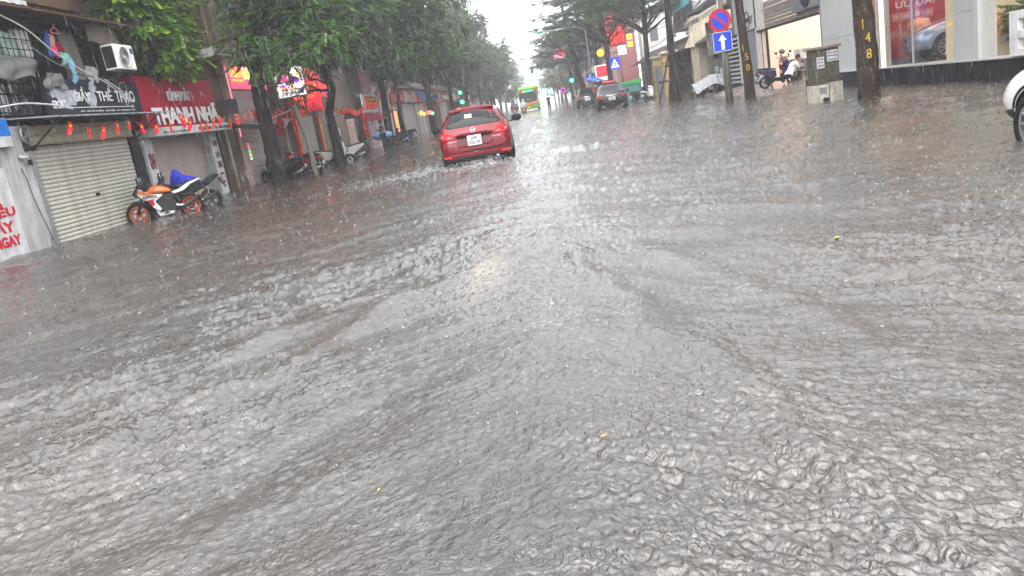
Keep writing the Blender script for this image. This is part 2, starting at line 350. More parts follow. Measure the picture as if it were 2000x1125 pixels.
hm = bpy.data.materials.new("haze"); hm.use_nodes = True; nn_ = hm.node_tree.nodes; nn_.remove(nn_["Principled BSDF"])
pv = nn_.new("ShaderNodeVolumePrincipled"); pv.inputs['Color'].default_value = (.97,.98,1,1); pv.inputs['Density'].default_value = .0013
pv.inputs['Anisotropy'].default_value = .2
hm.node_tree.links.new(pv.outputs[0], nn_["Material Output"].inputs['Volume']); hz.data.materials.append(hm)
# ------------------------------------------------------------ shared materials
white = mat('white_paint', (.56,.56,.55), .55, streak=.25)
dwhite = mat('dirty_white_plaster', (.45,.445,.44), .8, streak=.4, scale=2)
black = mat('black_plastic', (.012,.012,.013), .4, bump=.05)
dark = mat('dark_grime', (.020,.017,.016), .8, scale=2, streak=.4)
steel = mat('galvanised', (.35,.36,.37), .4, metal=.7)
rust = mat('rusty_iron', (.10,.055,.04), .8, var=.5, scale=6)
redp = mat('red_cloth', (.62,.012,.018), .6)
yellowp = mat('yellow_print', (.85,.55,.03), .6, var=.05, bump=0)
redtext = mat('red_print', (.50,.01,.035), .5, var=.05, bump=0)
whitetext = mat('white_print', (.70,.70,.70), .5, var=.05, bump=0)
maroontext = mat('maroon_print', (.17,.012,.03), .5, var=.05, bump=0)
blackp = mat('black_print', (.02,.02,.025), .5, var=.05, bump=0)
plaster_br = mat('brown_plaster', (.17,.115,.08), .85, scale=1.5, streak=.6, var=.4)
plaster_gr = mat('grey_plaster', (.30,.28,.25), .85, scale=1.5, streak=.6, var=.35)
plaster_cream = mat('cream_plaster', (.50,.44,.33), .85, scale=1.5, streak=.5, var=.3)
plaster_pink = mat('pink_plaster', (.50,.26,.25), .85, scale=1.5, streak=.4, var=.3)
pane = glass('window_glass')

def slat_shutter(root, x0, x1, z0, z1, n, m, y=.05, name='slat', single=True, amp=.018):
    """roller shutter of n curved slats; each slat its own piece when single"""
    h = (z1-z0)/n
    prof = [(-.000, .04), (0, .04), (-.30*amp/.018*.018, .10), (-amp, .35), (-amp*1.05, .6), (-amp*.6, .86), (.004, .93), (.006, 1.)]
    P = [(y+a, b*h) for a, b in prof]+[(y+.03, h), (y+.03, 0)]
    def one(mb, zz): mb.prism([(a, zz+b) for a, b in P], x0, x1, 'yz')
    if single:
        mb = MB(); one(mb, 0); o = mb.build(name, m, root); o.location.z = z0; me = o.data
        for k in range(1, n):
            c = o.copy(); C.objects.link(c); c.parent = root; c.location = (random.uniform(-.006,.006), random.uniform(-.005,.005), z0+k*h); c.rotation_euler = (0, random.uniform(-.0012,.0012), 0)
    else:
        mb = MB()
        for k in range(n): one(mb, z0+k*h)
        o = mb.build('slats', m, root); o['kind'] = 'stuff'

# --- neighbour with the white pillar, boards with red lettering
h0 = left('white_shophouse', 'white plastered house end with a black cable at the far left edge', 'house', 15.85)
MB().box(-8, 0, .12, 6, -.3, 9).build('wall', dwhite, h0)
MB().box(-.42, .50, -.06, .5, -.3, 2.62).build('pillar', dwhite, h0, bevel=.02)
MB().box(.45, .57, -.085, -.062, -.3, 2.5).build('guide_rail', steel, h0)
pts = [(.04,-.09,1.75),(.10,-.10,1.5),(.14,-.09,1.1),(.24,-.10,.6),(.32,-.10,.3),(.36,-.1,.12),(.40,-.1,.02)]
MB().tube(pts, .009, 6).build('cable', black, h0, smooth=True)
MB().tube([(.33,-.1,.2),(.26,-.11,.12),(.30,-.1,.05),(.22,-.11,.02)], .007, 5).build('cable', black, h0, smooth=True)
bd = left('shop_board', 'white board with large red letters standing in the water at far left', 'board', 15.85, .02)
MB().box(-2.4, -.44, -.05, .06, -.2, 1.80).build('panel', white, bd, bevel=.01)
for s_, za, zb, xa, xb in (('NHIỀU', .84, 1.12, -1.75, -.52), ('GIẤY', .52, .86, -1.65, -.68), ('NGAY', .24, .46, -1.40, -.60)):
    letters(bd, s_, xa, xb, za, zb, redtext, y=-.055, bold=.04)
lb = left('lightbox_sign', 'white box sign with blue top stripe above the red lettered board', 'sign', 15.85, .06)
MB().box(-2.2, -.10, -.12, .06, 2.20, 2.78).build('case', white, lb, bevel=.01)
MB().box(-2.2, -.098, -.124, -.121, 2.42, 2.77).build('stripe', mat('blue_print', (.01,.16,.55), .4), lb)
cm = left('security_camera', 'small white security camera and black box on the white pillar', 'camera', 15.98, .1, 1.92)
MB().tube([(-.06,0,.06),(.1,-.06,.02)], [.035,.04], 10).build('housing', white, cm, smooth=True)
MB().box(.10,.19,-.09,-.03,-.14,-.02).build('junction_box', black, cm, bevel=.008)
MB().tube([(0,0,.04),(.02,.06,.08)], .012, 6).build('bracket', white, cm)

# --- first shop: cream shutter, dark balcony, torn black sign
h1 = left('old_shophouse', 'grimy dark shophouse with cream roller shutter and barred balcony', 'house', 16.4)
MB().box(0, 5.3, 1.0, 6, 2.7, 9.5).box(0, 5.3, .2, 6, -.3, 2.75).box(-.05, .02, .0, 2, 2.7, 9.5).build('wall', mat('sooty_wall', (.035,.026,.021), .9, scale=1.2, var=.5, streak=.5), h1)
MB().box(4.14, 4.62, -.05, .3, -.3, 2.1).box(4.14, 4.62, .0, .3, 2.1, 2.7).build('jamb', black, h1)
MB().box(0, 5.2, .35, 1.0, 5.2, 5.32).box(0,5.2,.1,1.0,2.76,2.9).build('floor_slab', dark, h1)
sh = mat('cream_enamel', (.52,.50,.43), .45, streak=.4, scale=2, var=.12, dirt=(.16,.14,.11))
slat_shutter(h1, .02, 4.12, -.12, 2.18, 24, sh, y=.03)
MB().box(0, 4.2, -.14, .15, 2.20, 2.60).build('shutter_box', mat('tan_enamel', (.42,.37,.27), .5, streak=.3), h1, bevel=.03)
MB().box(0, 4.2, -.155, -.142, 2.38, 2.40).box(-.05,4.2,-.16,.1,2.18,2.215).build('rib', mat('tan_shade', (.30,.26,.19), .5), h1)
MB().box(2.0, 2.14, -.035, .0, .86, .93).build('lock', black, h1, bevel=.01)
aw = left('metal_awning', 'thin grey metal awning sheet over the cream shutter', 'awning', 16.4)
ab = MB(); n_ = 28
for k in range(n_):
    x0, x1 = -.35+k*.2, -.35+(k+1)*.2
    ab.prism([(.1,2.80),(-.95,2.70),(-.95,2.672+.01*(k%2)),(.1,2.772)], x0, x1, 'yz')
ab.build('sheet', mat('zinc', (.42,.45,.48), .35, metal=.5, streak=.3), aw)
for x in (0.1, 4.45):
    MB().tube([(x,.02,2.05),(x,-.85,2.66)], .02, 6).build('strut', dark, aw)
mo = left('shutter_motor', 'grey round shutter pulley wheel at left end of the cream shutter', 'motor', 16.35, .12, 2.42)
MB().lathe([(.19,-.03),(.21,-.02),(.21,.03),(.19,.04),(.16,.03),(.16,-.02),(.19,-.03)], axis='y', n=20).build('rim', steel, mo, smooth=True)
for k in range(5):
    a = k*2*math.pi/5; MB().tube([(0,0,0),(.17*math.cos(a),0,.17*math.sin(a))], .025, 6).build('spoke', steel, mo)
MB().lathe([(.001,-.05),(.06,-.05),(.06,.05),(.001,.05)], axis='y', n=12).build('hub', steel, mo)
MB().box(-.16,.22,.02,.2,-.34,-.12).build('bracket', dark, mo, bevel=.02)

# torn black sign
sg = left('torn_sign', 'torn black sports shoe sign with peeling white lettering above the shutter', 'sign', 17.3, .22)
MB().box(0, 4.05, .0, .14, 2.79, 3.62).build('panel', mat('black_sheet', (.014,.018,.026), .5, streak=.2), sg, bevel=.01)
def blob2(cx, cz, rx, rz, n=16, sd=1):
    q = random.Random(sd); return [(cx+rx*math.cos(2*math.pi*k/n)*(.6+.55*q.random()), cz+rz*math.sin(2*math.pi*k/n)*(.6+.55*q.random())) for k in range(n)]
torn = mat('peeled_vinyl', (.36,.38,.42), .6, var=.5, scale=7)
for cx, cz, rx, rz, sd in ((.42,3.30,.36,.20,3),(.95,3.25,.34,.15,4),(.72,3.12,.42,.18,9),(1.65,3.14,.26,.2,5),(1.85,3.42,.16,.16,6),(.5,3.46,.3,.05,8)):
    MB().prism(blob2(cx, cz, rx, rz, 18, sd), -.008-.001*sd, -.001).build('peeled_patch', torn, sg)
for s_, a, b_, c, d in (('GIẦY', .95, 1.62, 3.10, 3.44), ('THỂ', 1.95, 2.62, 3.10, 3.48), ('THAO', 2.78, 3.72, 3.06, 3.36), ('SPORT', .06, .58, 2.94, 3.12)):
    letters(sg, s_, a, b_, c, d, whitetext, y=-.02, bold=.012)
letters(sg, 'ĐC: 106 LÊ DUẨN - HÀ NỘI - ĐT: 098.666.1106', 1.1, 3.6, 2.84, 2.90, whitetext, y=-.006)
MB().box(.2,3.6,-.012,-.001,2.95,2.965).build('line', whitetext, sg)
sw = MB(); pts = [(3.25+.22*math.cos(a)*(.7+.3*math.sin(a)), -.03, 3.28+.30*math.sin(a)) for a in np.linspace(0, 6.6, 22)]
sw.tube(pts, .012, 5); sw.tube([(3.25+.45*math.cos(a), -.03, 3.22+.12*math.sin(a)) for a in np.linspace(-.9,1.2,10)], .012, 5)
sw.build('swirl', torn, sg, smooth=True)

# barred balcony cages
def grille(root, x0, x1, z0, z1, nx, nz, y, m, r=.011, name='bar'):
    MB().tube([(x0,y,z0),(x1,y,z0)], r*1.6, 5).tube([(x0,y,z1),(x1,y,z1)], r*1.6, 5).build('rail', m, root)
    for k in range(nx+1):
        x = x0+(x1-x0)*k/nx; MB().tube([(x,y,z0),(x,y,z1)], r, 4).build(name, m, root)
    for k in range(1, nz):
        z = z0+(z1-z0)*k/nz; MB().tube([(x0,y-.012,z),(x1,y-.012,z)], r, 4).build('rail', m, root)
cg = left('balcony_cage', 'black iron cage of bars on the upper balcony at the left', 'grille', 15.3, .12)
grille(cg, 0, 2.9, 4.02, 4.86, 16, 4, 0, black)
lg = left('barred_window', 'dark barred window below the balcony beside the torn sign', 'window', 16.0, .02)
MB().box(0, 1.25, .05, .2, 2.85, 3.75).build('pane', pane, lg); grille(lg, 0, 1.25, 2.85, 3.75, 8, 4, 0, black)
rg = left('barred_window', 'tall barred opening between the grey tarpaulin and the air conditioner', 'window', 19.1, .02)
MB().box(0, .8, .1, .2, 3.7, 4.9).build('pane', pane, rg); grille(rg, 0, .8, 3.7, 4.9, 5, 7, 0, black)
# things kept behind the bars
for k, (x, z, w_, h_, c_, lab) in enumerate(((15.55,4.1,.55,.6,(.55,.66,.72),'pale blue plastic tub behind the balcony bars'),(16.2,4.1,.5,.62,(.60,.62,.60),'white plastic sack behind the balcony bars'),(16.85,4.1,.45,.5,(.45,.6,.5),'pale green plastic sack behind the balcony bars'),(17.4,4.1,.4,.62,(.66,.66,.66),'white carton at right end behind the balcony bars'))):
    o = MB().box(-w_/2,w_/2,-.12,.14,0,h_).build('storage_bundle', mat('bundle%d'%k, c_, .6, var=.4), None, bevel=.06, loc=(XL-.1, x, z), rot=(0,0,R(90)))
    tag(o, lab, 'bundle')
def cloth(name, x, z, w_, h_, c_, lab, dx=.2, s_=0, sd=1, cat='clothes', fold=6, group=None, taper=.3):
    q = random.Random(sd); nx, nz = 14, 12; vs = []; fs = []
    for j in range(nz+1):
        for i_ in range(nx+1):
            a = i_/nx-.5; b_ = j/nz; ww = w_*(1-taper*abs(math.sin(b_*2.4+sd)))
            vs.append((a*ww+.03*math.sin(b_*5+sd), .035*math.sin(a*fold*math.pi+sd+b_*2)*(.3+b_)+.02*math.sin(b_*9+a*5), -b_*h_*(1-.13*math.sin(a*7+sd))))
    for j in range(nz):
        for i_ in range(nx): k = j*(nx+1)+i_; fs.append((k,k+1,k+nx+2,k+nx+1))
    mb = MB(); mb.add(vs, fs); o = mb.build(name, mat('cloth_'+str(c_), c_, .85, var=.2), None, smooth=True, loc=(XL+dx, x, z), rot=(0,0,R(90)))
    so_ = o.modifiers.new('t', 'SOLIDIFY'); so_.thickness = .008
    return tag(o, lab, cat, group)
cloth('hanging_cloth', 18.05, 4.62, .30, .38, (.62,.28,.18), 'orange shirt hanging on the balcony line', sd=2)
cloth('hanging_cloth', 18.0, 4.33, .22, .22, (.75,.05,.16), 'bright pink garment hanging low on the balcony line', sd=3, dx=.25)
cloth('hanging_cloth', 18.3, 4.45, .26, .42, (.22,.01,.03), 'dark red shirt hanging on the balcony line', sd=4, dx=.22)
cloth('hanging_cloth', 18.45, 4.18, .24, .62, (.22,.45,.62), 'pale blue towel hanging lowest on the balcony line', sd=5, dx=.28)
cloth('hanging_cloth', 18.22, 4.2, .36, .26, (.20,.42,.35), 'teal and white garment hanging on the balcony line', sd=6, dx=.3)
cloth('hanging_cloth', 17.85, 4.68, .14, .52, (.05,.08,.35), 'narrow navy garment at left of the orange shirt', sd=8, dx=.24)
hg = left('clothes_hanger', 'pink plastic hanger hooked over the clothes line', 'hanger', 18.15, .3, 4.72)
MB().tube([(-.18,0,-.06),(-.05,0,.02),(0,0,.05),(.05,0,.02),(.18,0,-.06),(.15,0,-.09),(-.15,0,-.09),(-.18,0,-.06)], .012, 6).build('frame', mat('pink_plastic', (.8,.2,.35), .4), hg, smooth=True)
MB().tube([(0,0,.05),(0,0,.1),(.03,0,.13),(.05,0,.1)], .008, 5).build('hook', mat('pink_plastic', (.8,.2,.35), .4), hg, smooth=True)
cloth('tarpaulin', 18.85, 4.75, .75, 1.35, (.13,.12,.10), 'grey brown tarpaulin hanging beside the clothes', sd=11, dx=.1, cat='tarpaulin', fold=3, taper=.2)
cloth('tarpaulin', 16.3, 4.02, 1.6, .45, (.15,.15,.145), 'pale sagging tarpaulin under the balcony bars', sd=12, dx=.32, cat='tarpaulin', fold=4, taper=.12)
cloth('tarpaulin', 17.6, 3.72, .8, .34, (.16,.16,.155), 'crumpled grey plastic sheet at the corner of the torn sign', sd=14, dx=.3, cat='tarpaulin', fold=5)
cloth('tarpaulin', 19.9, 4.95, 1.3, .5, (.13,.11,.09), 'brown tarpaulin stretched above the air conditioner', sd=17, dx=.42, cat='tarpaulin', fold=3, taper=.05)
cloth('tarpaulin', 19.35, 3.95, .5, .45, (.28,.29,.28), 'small white plastic sheet left of the air conditioner', sd=18, dx=.2, cat='tarpaulin', fold=3)
rf = left('rusty_roof', 'rusty corrugated roof edge over the old balcony', 'roof', 15.0)
cr = MB()
for k in range(44):
    a, b_ = k*.14, (k+1)*.14; dz = .025*(k % 2)
    cr.add([(a,-.75,4.98+dz),(b_,-.75,4.98+.025*((k+1)%2)),(b_,.9,5.3+.025*((k+1)%2)),(a,.9,5.3+dz)], [(0,1,2,3)])
cr.build('corrugated_sheet', rust, rf)
MB().tube([(-.1,-.72,4.95),(6.2,-.72,4.95)], .03, 6).tube([(0,.3,5.1),(0,-.72,4.92)],.03,6).tube([(3,.3,5.1),(3,-.72,4.92)],.03,6).build('beam', rust, rf)
MB().box(-.5,5.5,.2,1,5.4,6.3).build('upper_wall', mat('brown_stain', (.11,.065,.04), .9, var=.6, scale=1.5), rf)
MB().box(-1.6,2.4,-.3,-.25,5.1,5.25).build('white_pipe', white, rf)

# air conditioner
ac = left('air_conditioner', 'white air conditioner unit with round fan on the old shopfront', 'air conditioner', 19.72, .72, 3.82)
MB().box(0, .92, 0, .34, 0, .62).build('case', mat('aircon_white', (.72,.71,.66), .45, streak=.15), ac, bevel=.02)
MB().box(-.006, 0, .03, .31, .05, .57).build('side_grille', black, ac)
MB().lathe([(.25,.0),(.27,-.02),(.25,-.035),(.235,-.02),(.235,.0)], c=(.40,0,.31), axis='y', n=28).build('fan_ring', white, ac, smooth=True)
fb = MB()
for r_ in (.06,.1,.14,.18,.22): fb.lathe([(r_,-.012),(r_+.008,-.018),(r_+.008,-.004)], c=(.40,0,.31), axis='y', n=24)
fb.build('fan_grille', steel, ac)
MB().lathe([(.001,-.003),(.235,-.003),(.235,.002)], c=(.40,0,.31), axis='y', n=24).build('fan_opening', mat('fan_grey', (.25,.24,.22), .6), ac)
MB().lathe([(.001,-.02),(.05,-.02),(.05,.0)], c=(.40,0,.31), axis='y', n=12).build('fan_hub', white, ac)
MB().box(.76,.87,-.006,-.001,.40,.54).build('badge', mat('navy_print', (.02,.04,.15), .4), ac)
MB().box(-.05,.97,.02,.05,-.05,-.005).box(-.05,.97,.28,.31,-.05,-.005).tube([(.9,.02,-.03),(.9,.6,-.4)], .018, 5).tube([(.1,.02,-.03),(.1,.6,-.4)], .018, 5).build('bracket', dark, ac)
# loose cables
def cable(name, pts, r, lab, m=white, cat='cable'):
    P = [Vector(p) for p in pts]; Q = []
    for i_ in range(len(P)-1):
        p0, p1, p2, p3 = P[max(i_-1,0)], P[i_], P[i_+1], P[min(i_+2, len(P)-1)]
        for t in np.linspace(0, 1, 7)[:-1]:
            Q.append(.5*((2*p1)+(-p0+p2)*t+(2*p0-5*p1+4*p2-p3)*t*t+(-p0+3*p1-3*p2+p3)*t**3))
    Q.append(P[-1]); return tag(MB().tube(Q, r, 6).build(name, m, None, smooth=True), lab, cat)
cable('cable', [(XL+.5,15.2,5.0),(XL+.6,16.5,4.6),(XL+.62,17.3,4.15),(XL+.6,18.2,3.78),(XL+.5,19.3,3.52),(XL+.45,20.1,3.2),(XL+.45,20.0,3.35),(XL+.4,19.5,3.6)], .016, 'white cable sagging across the balcony bars to the torn sign')
cable('cable', [(XL+.5,15.0,4.6),(XL+.55,16.3,4.35),(XL+.5,17.5,3.9),(XL+.5,18.6,3.7)], .010, 'thin grey cable under the white cable on the balcony', steel)
cable('cable', [(XL+.4,15.2,2.95),(XL+.5,16,3.02),(XL+.5,17,2.98),(XL+.4,17.8,2.9)], .02, 'pale pipe lying along the awning at the left', white)
# small red edge: old wires
cable('cable', [(XL+.3,18.4,3.72),(XL+.34,19.4,3.66),(XL+.3,20.6,3.68),(XL+.3,21.4,3.64)], .012, 'dark wires running along the top of the torn sign', black)

# --- second shop: dark red eyewear shop
h2 = left('eyewear_shop', 'dark red eyewear shop with white lettering and a pinkish shutter', 'shop', 21.3)
MB().box(-.0, 5.1, .3, 6, -.3, 3.8).box(0,5.1,.9,6,3.8,9.5).build('wall', plaster_gr, h2)
red = mat('crimson_sheet', (.36,.006,.028), .4, var=.15, scale=1.2, streak=.18, dirt=(.08,.005,.01))
for a, b_ in ((.0,1.33),(1.33,2.66),(2.66,3.99),(3.99,5.2)):
    MB().box(a+.006, b_-.006, -.12, .2, 2.34, 3.78).build('fascia_panel', red, h2, bevel=.008)
letters(h2, 'KÍNH MẮT', 1.75, 3.25, 3.10, 3.55, whitetext, y=-.17, ext=.03, bold=.004)
letters(h2, 'THANH NHÃ', .55, 5.02, 2.42, 3.02, whitetext, y=-.19, ext=.03, bold=.03)
MB().box(0, 5.35, -.42, .2, 2.09, 2.33).build('address_band', white, h2, bevel=.015)
letters(h2, 'ĐC: 108 LÊ DUẨN', .45, 1.95, 2.15, 2.25, blackp, y=-.425, bold=.02)
letters(h2, 'ĐT: 024 3942 3742 - 0904 108108', 2.75, 5.2, 2.15, 2.25, blackp, y=-.425, bold=.02)
MB().box(-.05, .42, -.02, .25, -.3, 2.07).build('left_panel', white, h2, bevel=.01)
for s_, a, b_ in (('KÍNH', 1.22, 1.78), ('MẮT', .52, 1.02)):
    letters(h2, s_, .03, .36, a, b_, maroontext, y=-.025, bold=.03)
MB().box(4.32, 4.86, -.02, .25, -.3, 2.07).build('right_panel', white, h2, bevel=.01)
for s_, a, b_ in (('KÍNH', 1.62, 1.86), ('THỜI', 1.22, 1.48), ('TRANG', .88, 1.12)):
    letters(h2, s_, 4.42, 4.76, a, b_, maroontext, y=-.025, bold=.03)
MB().lathe([(.001,-.03),(.19,-.03),(.19,-.02)], c=(4.59,0,.55), axis='y', n=24).build('number_disc', maroontext, h2)
letters(h2, '108', 4.47, 4.71, .44, .66, whitetext, y=-.033, bold=.01)
pk = mat('taupe_shutter', (.40,.33,.30), .5, streak=.2, var=.12, scale=1.5, dirt=(.12,.09,.08))
slat_shutter(h2, .45, 3.98, -.2, 2.06, 42, pk, y=.2, single=False, amp=.008)
MB().box(3.98, 4.10, .05, .26, -.3, 2.07).box(4.14, 4.3, .0, .25, -.3, 2.07).build('guide_rail', steel, h2)
MB().box(-.0,5.1,-.05,.5,3.80,3.86).build('roof_edge', dark, h2)
MB().box(0,5.1,.55,.9,3.86,5.2).build('upper_wall', dark, h2)
# upper storeys over shop two
u2 = left('upper_house', 'beige upper house wall with drain pipe above the eyewear shop', 'house', 22.8, -.9)
MB().box(0, 3.4, .02, 5, 4.4, 9.5).build('wall', plaster_cream, u2)
for k, x in enumerate((2.35, 2.62, 2.9)): MB().tube([(x,-.06,4.2),(x,-.06,9)], .055, 8).build('drain_pipe', steel, u2, smooth=True)
MB().box(-.3,2.0,-.6,.02,4.25,4.34).build('ledge', mat('white_ledge', (.6,.6,.6),.6, streak=.4), u2)
MB().box(3.0,3.3,-.05,.0,4.6,6.4).build('window', pane, u2)
tag(MB().box(0,1.5,-.3,.5,0,.36).build('parapet_box', dwhite, None, bevel=.02, loc=(XL+.15,26.6,4.52), rot=(0,0,R(90))), 'white concrete parapet block sticking out behind the first tree', 'parapet')
# dark projecting board
db = thing('projecting_board', 'blank dark grey board projecting over the pavement beside the eyewear shop', 'sign', (-11.1, 27.1, 2.58))
MB().box(-.4, .62, -.06, .06, 0, .52).build('panel', mat('charcoal_sheet', (.05,.045,.05), .5), db, bevel=.01)
MB().tube([(-.4,0,.4),(-.9,0,.4)], .025, 6).build('bracket', dark, db)
# fabric canopy with a red cloth
cp = left('fabric_canopy', 'sagging grey fabric canopy below the dark board', 'canopy', 26.4, .2)
vs = []; fs = []
for j in range(9):
    for i_ in range(13):
        a, b_ = i_/12, j/8; vs.append((a*3.9, -b_*1.25, 2.35-.25*b_-.22*math.sin(a*math.pi*2.2)**2-.1*a*b_+.5*max(0,a-.6)))
for j in range(8):
    for i_ in range(12): k = j*13+i_; fs.append((k,k+1,k+14,k+13))
mb = MB(); mb.add(vs, fs); o = mb.build('sheet', mat('canopy_cloth', (.20,.17,.165), .6, streak=.3), cp, smooth=True); s_ = o.modifiers.new('t','SOLIDIFY'); s_.thickness = .012
MB().tube([(0,-1.25,2.1),(3.9,-1.25,2.52)], .02, 6).build('pole', steel, cp)
cloth('hanging_cloth', 28.9, 2.25, .95, .62, (.25,.008,.02), 'dark red cloth hanging from the fabric canopy', dx=1.35, sd=21, taper=.25)
# brown pillar wall
h3 = left('brown_wall_house', 'brown stained wall with a drain pipe between the two shutters', 'house', 26.45)
MB().box(0, 1.75, .05, 6, -.3, 2.6).box(0, 1.75, .25, 6, 2.6, 9.5).build('wall', plaster_br, h3)
MB().tube([(.62,.0,-.2),(.62,.0,2.5)], .05, 8).build('drain_pipe', mat('grey_pipe', (.33,.30,.27), .6), h3, smooth=True)
MB().box(.0,.45,.03,.2,-.3,2.1).build('side_door', mat('brown_door', (.09,.05,.035), .6), h3)
MB().box(1.25,1.72,-.02,.1,4.0,9.0).build('pilaster', plaster_br, h3)

# --- third shop: pink lit shutter and glowing sign
h4 = left('neon_shop', 'shop with pink lit shutter under a glowing coloured sign behind the first tree', 'shop', 28.25)
MB().box(0, 5.3, .3, 6, -.3, 9.5).build('wall', plaster_gr, h4)
lt = mat('pale_shutter', (.50,.44,.43), .45, streak=.12, var=.1)
slat_shutter(h4, .25, 3.1, -.1, 3.5, 44, lt, y=.15, single=False, amp=.018)
for a_ in (-.02, 3.12): MB().box(a_, a_+.235, -.02, .3, -.3, 4.4).build('frame_post', mat('pink_frame', (.55,.36,.33), .5), h4)
MB().box(3.35,5.3,.1,.3,-.3,4.0).build('side_wall', plaster_br, h4)
bk = MB().box(.25, 3.9, -.05, .1, 3.55, 4.38).build('sign_box', emit('sign_pink', (.55,.10,.20), 1.0), h4)
letters(h4, 'HIỂN', .32, 1.5, 3.95, 4.33, emit('neon_orange', (1,.25,.03), 3.2), y=-.07, bold=.03, ext=.02)
letters(h4, 'LONG', 1.6, 3.0, 3.90, 4.33, emit('neon_yellow', (1,.75,.12), 3.2), y=-.07, bold=.03, ext=.02)
letters(h4, 'VÀNG BẠC', .35, 1.5, 3.78, 3.90, emit('neon_orange', (1,.25,.03), 3.2), y=-.07, ext=.02)
letters(h4, 'MUA BÁN TRAO ĐỔI', .35, 2.0, 3.60, 3.72, emit('neon_red', (1,.03,.05), 3.5), y=-.07, ext=.02)
letters(h4, 'VÀNG 9999', 2.1, 3.6, 3.60, 3.80, emit('neon_purple', (.45,.1,1), 2.6), y=-.07, ext=.02)
MB().box(3.15,3.22,-.12,-.03,.2,4.3).build('light_strip', emit('added_strip_pink', (1,.25,.33), 1.5), h4)  # this strip and the next are added to throw pink on the shutter
MB().box(0.02,.05,-.05,-.02,1.8,4.3).build('light_strip', emit('added_strip_pink', (1,.25,.33), 1.5), h4)
ls = left('led_strip_sign', 'small multicoloured vertical light strip at the foot of the pink shutter', 'sign', 28.05, .25, .95)
for k, c_ in enumerate(((1,.1,.2),(1,.2,.4),(.2,1,.3),(1,.8,.1),(.5,1,.8))):
    MB().box(.04,.14,-.05,0,.5-.13*k,.60-.13*k).build('lamp', emit('led%d'%k, c_, .8), ls)
# lit projecting signs
wl = thing('lit_sign', 'bright white lit sign with coloured flower print projecting behind the first trunk', 'sign', (-11.1, 33, 3.15))
MB().box(.22, 1.40, -.1, .1, 0, 1.15).build('lightbox', emit('lit_white', (1,.93,.95), 1.1), wl, bevel=.02)
MB().box(.18, 1.44, -.07, .07, -.04, 1.19).build('frame', steel, wl)
for k, (cx, cz, rx, rz, c_) in enumerate(((.60,.72,.16,.16,(.75,.02,.25)),(.85,.65,.2,.12,(.8,.1,.5)),(1.12,.62,.16,.14,(.45,.05,.75)),(.5,.45,.14,.07,(.5,.1,.8)),(.75,.88,.1,.08,(.9,.2,.3)),(1.2,.85,.1,.08,(.95,.6,.1)))):
    MB().prism(blob2(cx, cz, rx, rz, 14, k+40), -.112-.002*k, -.101).build('print', emit('print%d'%k, c_, .9), wl)
letters(wl, 'BIA HƠI', .35, 1.1, .27, .42, emit('neon_orange', (1,.25,.03), 3.2), y=-.115)
letters(wl, 'QUÁN', .5, 1.1, .07, .20, mat('blue_print', (.01,.16,.55), .4), y=-.115, bold=.02)
MB().box(1.16,1.32,-.12,-.101,.06,.22).build('blue_square', mat('blue_print', (.01,.16,.55), .4), wl)
td = thing('lit_sign', 'red sign reading Tiến Đạt in yellow letters behind the flag bunting', 'sign', (-11.2, 35.2, 2.5))
MB().box(.1, 1.42, -.06, .06, 0, 1.45).build('panel', emit('sign_red', (.75,.012,.03), 1.0), td)
letters(td, 'NAM', .85, 1.33, .98, 1.22, emit('neon_amber', (1,.35,.04), 1.5), y=-.07, bold=.02)
letters(td, 'TIẾN ĐẠT', .25, 1.3, .52, .86, emit('neon_amber', (1,.35,.04), 1.5), y=-.07, bold=.02)
letters(td, 'NHẬN LÀM HÀNG', .65, 1.36, .30, .42, emit('sign_pink', (.55,.10,.20), 1.0), y=-.07)
ga = thing('red_led_garland', 'glowing red string of lights draped in front of the red sign', 'garland', (-10.9, 34.6, 3.0))
q = random.Random(5); mb = MB()
for k in range(150):
    t = q.random(); x = .75+t*1.0+q.gauss(0,.08); z = 1.5-t*1.5+q.gauss(0,.12)
    mb.ball((x, q.gauss(0,.08), z), .022, 5, 3)
for k in range(60): mb.ball((1.3+q.gauss(0,.25), q.gauss(0,.08), .1+q.gauss(0,.25)), .02, 5, 3)
mb.build('lamps', emit('led_red', (1,.01,.05), 3.5), ga)['kind'] = 'stuff'
# small red repair sign
rs_ = left('repair_sign', 'small red repair shop sign with yellow letters in a white frame', 'sign', 46.6, .6)
MB().box(-.25, 4.0, -.03, .05, 2.25, 3.3).build('frame', white, rs_)
MB().box(.4, 3.6, -.05, -.032, 2.42, 3.18).build('panel', mat('sign_red_matt', (.42,.02,.02), .5), rs_)
for s_, a, b_ in (('SỬA CHỮA', 2.95, 3.12), ('ĐIỆN THOẠI', 2.70, 2.87), ('UY TÍN', 2.46, 2.62)): letters(rs_, s_, .8, 3.2, a, b_, yellowp, y=-.055, bold=.02)

# --- fourth shop behind trunks and on up the street
h5 = left('grey_shutter_shop', 'shop with a pale grey closed shutter between the two nearest trunks', 'shop', 33.6)
MB().box(0, 6.2, .3, 6, -.3, 9).build('wall', plaster_gr, h5)
slat_shutter(h5, 1.6, 4.6, -.1, 2.5, 40, mat('grey_shutter', (.36,.33,.29), .5, streak=.2), y=.15, single=False)
for a_ in (1.0, 4.7): MB().box(a_, a_+.5, -.05, .3, -.3, 2.6).build('pillar', plaster_br, h5)
for k, x in enumerate((1.1, 4.8)):
    MB().box(x, x+.28, -.10, -.06, .2, 2.3).build('banner', mat('red_banner', (.5,.02,.02), .6), h5)
    letters(h5, '\n'.join('PHÚCLỘC'), x+.06, x+.22, .3, 2.2, yellowp, y=-.105, bold=.03)
MB().box(0, 6.2, -.1, .3, 2.6, 3.3).build('fascia', mat('maroon_fascia', (.12,.02,.02), .6), h5)
